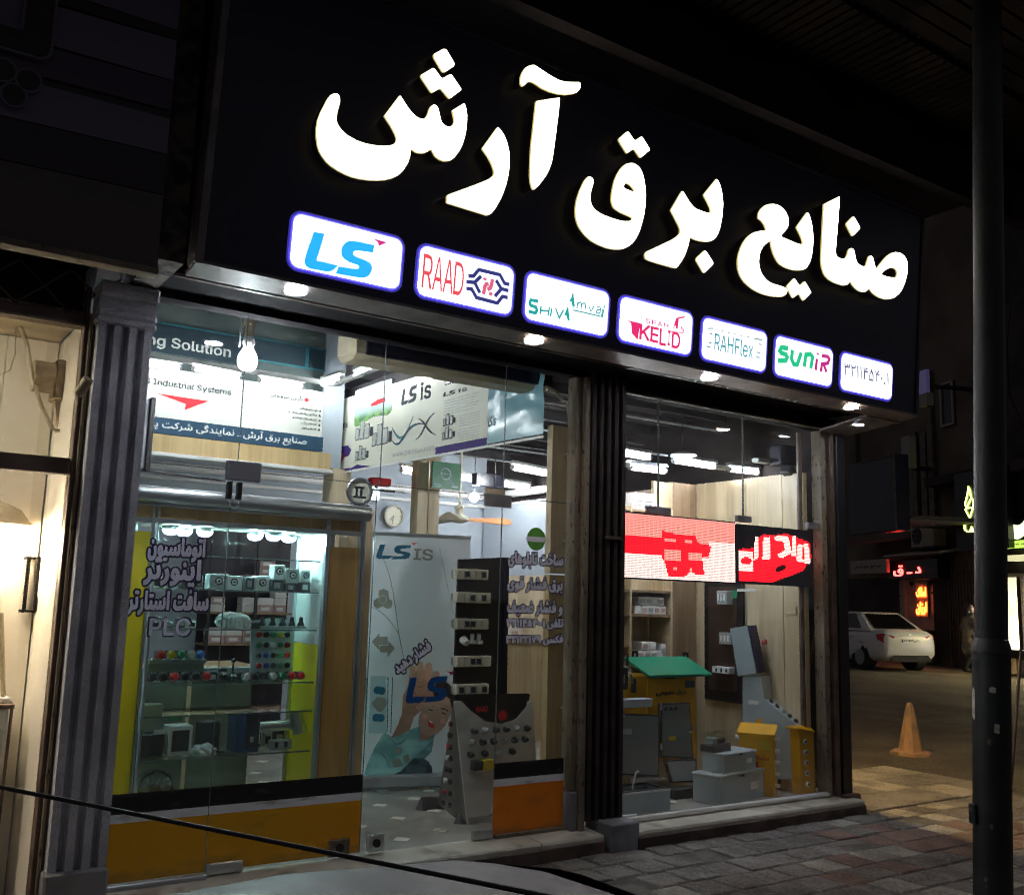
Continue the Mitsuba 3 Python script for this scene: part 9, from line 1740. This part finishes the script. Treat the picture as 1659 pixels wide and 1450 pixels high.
part(FS, 'lamp', put(bx(u0 + 0.2, u9 - 0.3, zw + 0.02, zw + 0.10, -0.5, -0.35), FF()), 'lamp_white', glow=(1.6, 2, 2.6))
for i in range(26):
    u = u0 + 0.2 + 0.16 * i + 0.05 * rng.random()
    z = zt - 0.6 - 1.1 * rng.random()
    kk = thing('hanging_bag', 'small item hanging in the brightly lit shop at the right edge', 'goods', 'goods hanging in the lit shop')
    bag = trimesh.creation.icosphere(1, 0.10 + 0.05 * rng.random())
    bag.vertices *= [0.9, 1.3, 0.6]
    part(kk, 'pack', put(bag.apply_translation([u, z, -1.6 - 0.5 * rng.random()]), FF()), ['plastic_dark', 'knob_red', 'wood_brown', 'card_white'][i % 4], smooth=True)
SB = thing('lime_sign', 'lime lit sign board with a pale crescent over the bright shop', 'sign')
b = (1.648, 3.068, 3.204, 3.971)
part(SB, 'board', put(bx(b[0], b[1] + 1.0, b[2], b[3], 0.0, 0.3), FF()), 'front_dark')
c = (2.105, 3.892)
cr = Point(c[0], c[1]).buffer(0.42).intersection(rect2(c[0] - 0.5, c[1] - 0.5, c[0] + 0.5, c[1] + 0.06)).difference(Point(c[0] + 0.05, c[1] + 0.28).buffer(0.36))
part(SB, 'crescent', put(extrude([cr], 0.02), FF(0.301)), 'lamp_white', glow=(0.22, 0.25, 0.11))
q = (1.703, 3.052, 3.247, 3.436)
kk = part(SB, 'strip', put(bx(q[0], q[1], q[2], q[3], 0.301, 0.32), FF()), 'lamp_white', glow=(0.08, 0.13, 0.014))
part(kk, 'lettering', put(latin('www.sports', q[0] + 0.05, q[2] + 0.07, q[0] + 1.05, q[3] - 0.07, 0.004, True), FF(0.321)), 'print_grey')
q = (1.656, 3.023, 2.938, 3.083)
part(SB, 'glowing_cornice', put(bx(q[0], q[1], q[2], q[3], 0.05, 0.30), FF()), 'lamp_white', glow=(0.09, 0.085, 0.045))  # pale cornice, its lit look put in as a glow
# distant lit block seen beside the sign
DB = thing('distant_block', 'distant pale block with lamp lit balconies beyond the end of the sign', 'building')
part(DB, 'wall', put(bx(-16.527, -15.312, 0, 18.841, -12, -9), FF()), 'far_wall')
for i in range(6):
    b = [(-15.587, -14.897, 18.264, 18.310), (-15.669, -15.015, 16.981, 17.234), (-15.814, -15.280, 15.488, 16.147), (-15.921, -15.358, 14.577, 14.944), (-16.010, -15.562, 13.955, 14.041), (-16.043, -15.541, 13.437, 13.601)][i]
    k = part(DB, 'balcony', put(bx(b[0], b[1], b[2] - 0.15, b[2], -8.99, -8.5), FF()), 'far_pale')
    part(DB, 'lit_window', put(bx(b[0], b[1], b[2] + 0.01, b[3], -8.99, -8.95), FF()), 'shop_wall', glow=(0.02, 0.015, 0.006))
VS = thing('violet_strip_sign', 'narrow violet lit sign strip just beyond the right end of the shop sign', 'sign')
b = (-0.026, 0.340, 7.505, 8.152)
part(VS, 'face', put(bx(b[0], b[1], b[2], b[3], 1.4, 1.5), FF()), 'lamp_white', glow=(0.0010, 0.0006, 0.005))
part(VS, 'foot', put(bx(b[0], b[1], b[2] - 0.35, b[2] - 0.002, 1.3, 1.5), FF()), 'far_pale')
part(VS, 'arm', put(bx(b[0], b[0] + 0.1, b[2] + 0.2, b[2] + 0.3, -0.05, 1.4), FF()), 'far_dark')

# ---------------------------------------------------------------- the person by the gate
PR = thing('person', 'person with dark hair in a pale coat walking past the gate, half behind the pole', 'person')
pp = np.array((23.976, 9.147, 0.120)); pp[2] = 0.12
pfm = np.eye(4); pfm[:3, 0] = [0.828, -0.561, 0]; pfm[:3, 1] = [0.561, 0.828, 0]; pfm[:3, 3] = pp      # x: facing, y: left, z: up
mat('coat_pale', proc(lambda p, n, uv: spotted(p, (0.15, 0.13, 0.105), (0.26, 0.23, 0.19), 7)), rough=0.85)
mat('trousers_dark', (0.015, 0.014, 0.018), rough=0.8)
mat('skin_person', (0.45, 0.27, 0.19), rough=0.6)
def bone(a, b, ra, rb, n=1):
    s0 = trimesh.creation.icosphere(2, ra).vertices + np.array(a)
    s1 = trimesh.creation.icosphere(2, rb).vertices + np.array(b)
    return manifold3d.Manifold.hull_points(np.vstack([s0, s1]).astype(np.float32))
def flesh(bones, refine=0.03, it=6):
    m = manifold3d.Manifold.batch_boolean(bones, manifold3d.OpType.Add).refine_to_length(refine).to_mesh()
    t = trimesh.Trimesh(m.vert_properties[:, :3], m.tri_verts, process=True)
    trimesh.smoothing.filter_taubin(t, iterations=it)
    return t
hipL, hipR, kL, kR, aL, aR = (0, .09, .90), (0, -.09, .90), (.12, .09, .50), (-.02, -.09, .49), (.10, .09, .08), (-.20, -.09, .11)
body = [bone((0, 0, 1.0), (0.0, 0, 1.32), .13, .15), bone((0, .15, 1.38), (0, -.15, 1.38), .07, .07), bone((0, 0, 1.40), (.02, 0, 1.52), .055, .05), bone((.03, 0, 1.60), (.045, 0, 1.55), .095, .075), bone((.11, 0, 1.585), (.135, 0, 1.565), .018, .014), bone((.03, .085, 1.58), (.02, .095, 1.58), .02, .015), bone((.03, -.085, 1.58), (.02, -.095, 1.58), .02, .015)]
for h, kn, an in ((hipL, kL, aL), (hipR, kR, aR)):
    body += [bone(h, kn, .085, .058), bone(kn, an, .058, .04), bone((an[0], an[1], an[2] - .03), (an[0] + .15, an[1], an[2] - .045), .045, .032)]
for s, el, ha in ((1, (-.10, .22, 1.12), (.06, .22, .90)), (-1, (.10, -.22, 1.12), (.24, -.20, .95))):
    body += [bone((0, s * .18, 1.36), el, .055, .045), bone(el, ha, .045, .03), bone(ha, (ha[0] + .05, ha[1], ha[2] - .05), .032, .026)]
    for f in range(4):
        body.append(bone((ha[0] + .04 + .012 * f, ha[1] - .02 + .013 * f, ha[2] - .05), (ha[0] + .07 + .01 * f, ha[1] - .02 + .013 * f, ha[2] - .10 + .004 * f), .0105, .009))
    body.append(bone((ha[0] + .03, ha[1], ha[2] - .02), (ha[0] + .09, ha[1] + .02 * s, ha[2] - .04), .011, .009))
part(PR, 'body', put(flesh(body, 0.02, 4), pfm), 'skin_person', smooth=True)
ct = [bone((0, 0, 1.02), (0, 0, 1.30), .165, .18), bone((0, .15, 1.37), (0, -.15, 1.37), .09, .09), bone((0, 0, 1.0), (0, 0, .62), .17, .21)]
for s, el, ha in ((1, (-.10, .22, 1.12), (.05, .22, .93)), (-1, (.10, -.22, 1.12), (.22, -.20, .98))):
    ct += [bone((0, s * .18, 1.36), el, .07, .062), bone(el, ha, .062, .05)]
part(PR, 'coat', put(flesh(ct), pfm), 'coat_pale', smooth=True)
tr = []
for h, kn, an in ((hipL, kL, aL), (hipR, kR, aR)):
    tr += [bone(h, kn, .10, .072), bone(kn, an, .072, .055)]
part(PR, 'trousers', put(flesh(tr), pfm), 'trousers_dark', smooth=True)
for an in (aL, aR):
    part(PR, 'shoe', put(flesh([bone((an[0] - .01, an[1], an[2] - .03), (an[0] + .17, an[1], an[2] - .045), .052, .038)]), pfm), 'trousers_dark', smooth=True)
part(PR, 'hair', put(flesh([bone((.0, 0, 1.635), (-.02, 0, 1.60), .10, .10), bone((-.05, 0, 1.58), (-.06, 0, 1.38), .085, .09)]), pfm), 'hair_black', smooth=True)
part(PR, 'scarf', put(flesh([bone((.02, .05, 1.44), (.02, -.05, 1.44), .075, .075)]), pfm), 'trousers_dark', smooth=True)
part(PR, 'bag_strap', put(tube([(0.13, 0.12, 1.40), (0.19, 0.0, 1.2), (0.16, -0.17, 1.0)], 0.014, 6), pfm), 'trousers_dark', smooth=True)
part(PR, 'eye', put(tube([(0.124, 0.035, 1.605), (0.128, 0.033, 1.605)], 0.010, 8), pfm), 'trousers_dark')
part(PR, 'eye', put(tube([(0.124, -0.035, 1.605), (0.128, -0.033, 1.605)], 0.010, 8), pfm), 'trousers_dark')
part(PR, 'mouth', put(bx(0.118, 0.124, -0.022, 0.022, 1.528, 1.536), pfm), 'print_red')

# ---------------------------------------------------------------- wires and leaves at the upper right
single('slack_cable', 'slack black cable hanging behind the pole at the right edge', 'cable', tube([(9.106, -0.400, 4.946), (8.909, -0.400, 4.111), (8.908, -0.400, 3.634), (9.158, -0.400, 3.312)], 0.012, 6), 'black_steel', smooth=True)
single('overhead_wire', 'thin overhead wire at the top right, upper one of two', 'wire', tube([(11.155, 0.600, 8.510), (11.526, 0.600, 8.545), (13.056, 0.600, 8.758)], 0.008, 6), 'far_pale', smooth=True)
single('overhead_wire', 'thin overhead wire at the top right, lower one of two', 'wire', tube([(11.043, 0.600, 8.194), (11.494, 0.600, 8.220), (13.004, 0.600, 8.344)], 0.008, 6), 'far_pale', smooth=True)
single('upright_rod', 'thin dark rod standing right behind the pole', 'rod', tube([(7.780, -1.000, 1.341), (7.568, -1.000, 0.419), (7.382, -1.000, -0.229)], 0.012, 6), 'brown_steel', smooth=True)
TRB = thing('street_tree', 'leafy tree branch at the right picture edge beside the pole', 'tree')
mat('leaf', (0.10, 0.16, 0.035), rough=0.6)
mat('bark', (0.06, 0.045, 0.03), rough=0.9)
tb = np.array((13.017, 1.000, 7.058))
part(TRB, 'trunk', tube([[tb[0] + 0.4, tb[1], G - 0.1], [tb[0] + 0.3, tb[1], 2.6], tb, tb + [0.0, 0.1, 1.4]], [0.16, 0.12, 0.09, 0.04], 10), 'bark', smooth=True)
lv = []
for i in range(7):
    d = rng.normal(0, 1, 3); d[2] = abs(d[2]) * 0.5; d /= np.linalg.norm(d)
    e = tb + np.array([0, 0.0, 0.6 * rng.random()]) + d * 1.1
    if i < 2: e = np.array([(11.906, 1.000, 7.436), (11.979, 1.000, 7.121)][i])
    part(TRB, 'limb', tube([tb, tb + (e - tb) * 0.5 + [0, 0, 0.12], e], [0.03, 0.02, 0.008], 6), 'bark', smooth=True)
    for j in range(90):
        t = 0.45 + 0.6 * rng.random()
        c = tb + (e - tb) * t + rng.normal(0, 0.16, 3)
        if c[0] < tb[0] - 0.95: continue
        a, b = rng.normal(0, 1, 3), rng.normal(0, 1, 3)
        a /= np.linalg.norm(a); b -= a * (a @ b); b /= np.linalg.norm(b)
        s = 0.045 + 0.03 * rng.random()
        n_ = np.cross(a, b) * s * 0.15
        lv.append(trimesh.Trimesh([c - a * s, c + b * s * 0.45 + n_, c + a * s, c - b * s * 0.45 + n_], [[0, 1, 2], [0, 2, 3]], process=False))
part(TRB, 'crown', join(*lv), 'leaf', stuff=True)

lit = []
for i in range(60):
    x, y = 2.8 + 6.0 * rng.random(), -3.0 + 2.7 * rng.random()
    s_ = 0.008 + 0.02 * rng.random() ** 2
    t = trimesh.Trimesh([[-s_, -s_ * 0.5, 0.002], [s_, -s_ * 0.4, 0.006], [s_ * 0.8, s_ * 0.6, 0.003], [-s_ * 0.7, s_ * 0.5, 0.007]], [[0, 1, 2], [0, 2, 3]], process=False)
    lit.append(rotz(t, 360 * rng.random()).apply_translation([x, y, G + 0.001]))
k = thing('litter', 'scraps of paper and dry leaves strewn over the pavement', 'litter')
labels[k]['kind'] = 'stuff'
scene[k] = mikit.ply(join(*lit), 'poster_scrap')

# ---------------------------------------------------------------- lamps are sampled in proportion to what they give off
power = {}
for k, d in scene.items():
    if isinstance(d, dict) and 'emitter' in d:
        v, f = meshkit.WRITTEN[d['filename']][:2]
        area = np.linalg.norm(np.cross(v[f[:, 1]] - v[f[:, 0]], v[f[:, 2]] - v[f[:, 0]]), axis=1).sum() / 2
        power[k] = area * float(np.mean(d['emitter']['radiance']['value']))
mean_power = float(np.mean(list(power.values())))
for k, p in power.items():
    scene[k]['emitter']['sampling_weight'] = float(max(0.02, (p / mean_power) ** 0.6))
scene['sky']['sampling_weight'] = 0.2 * sum(scene[k]['emitter']['sampling_weight'] for k in power)
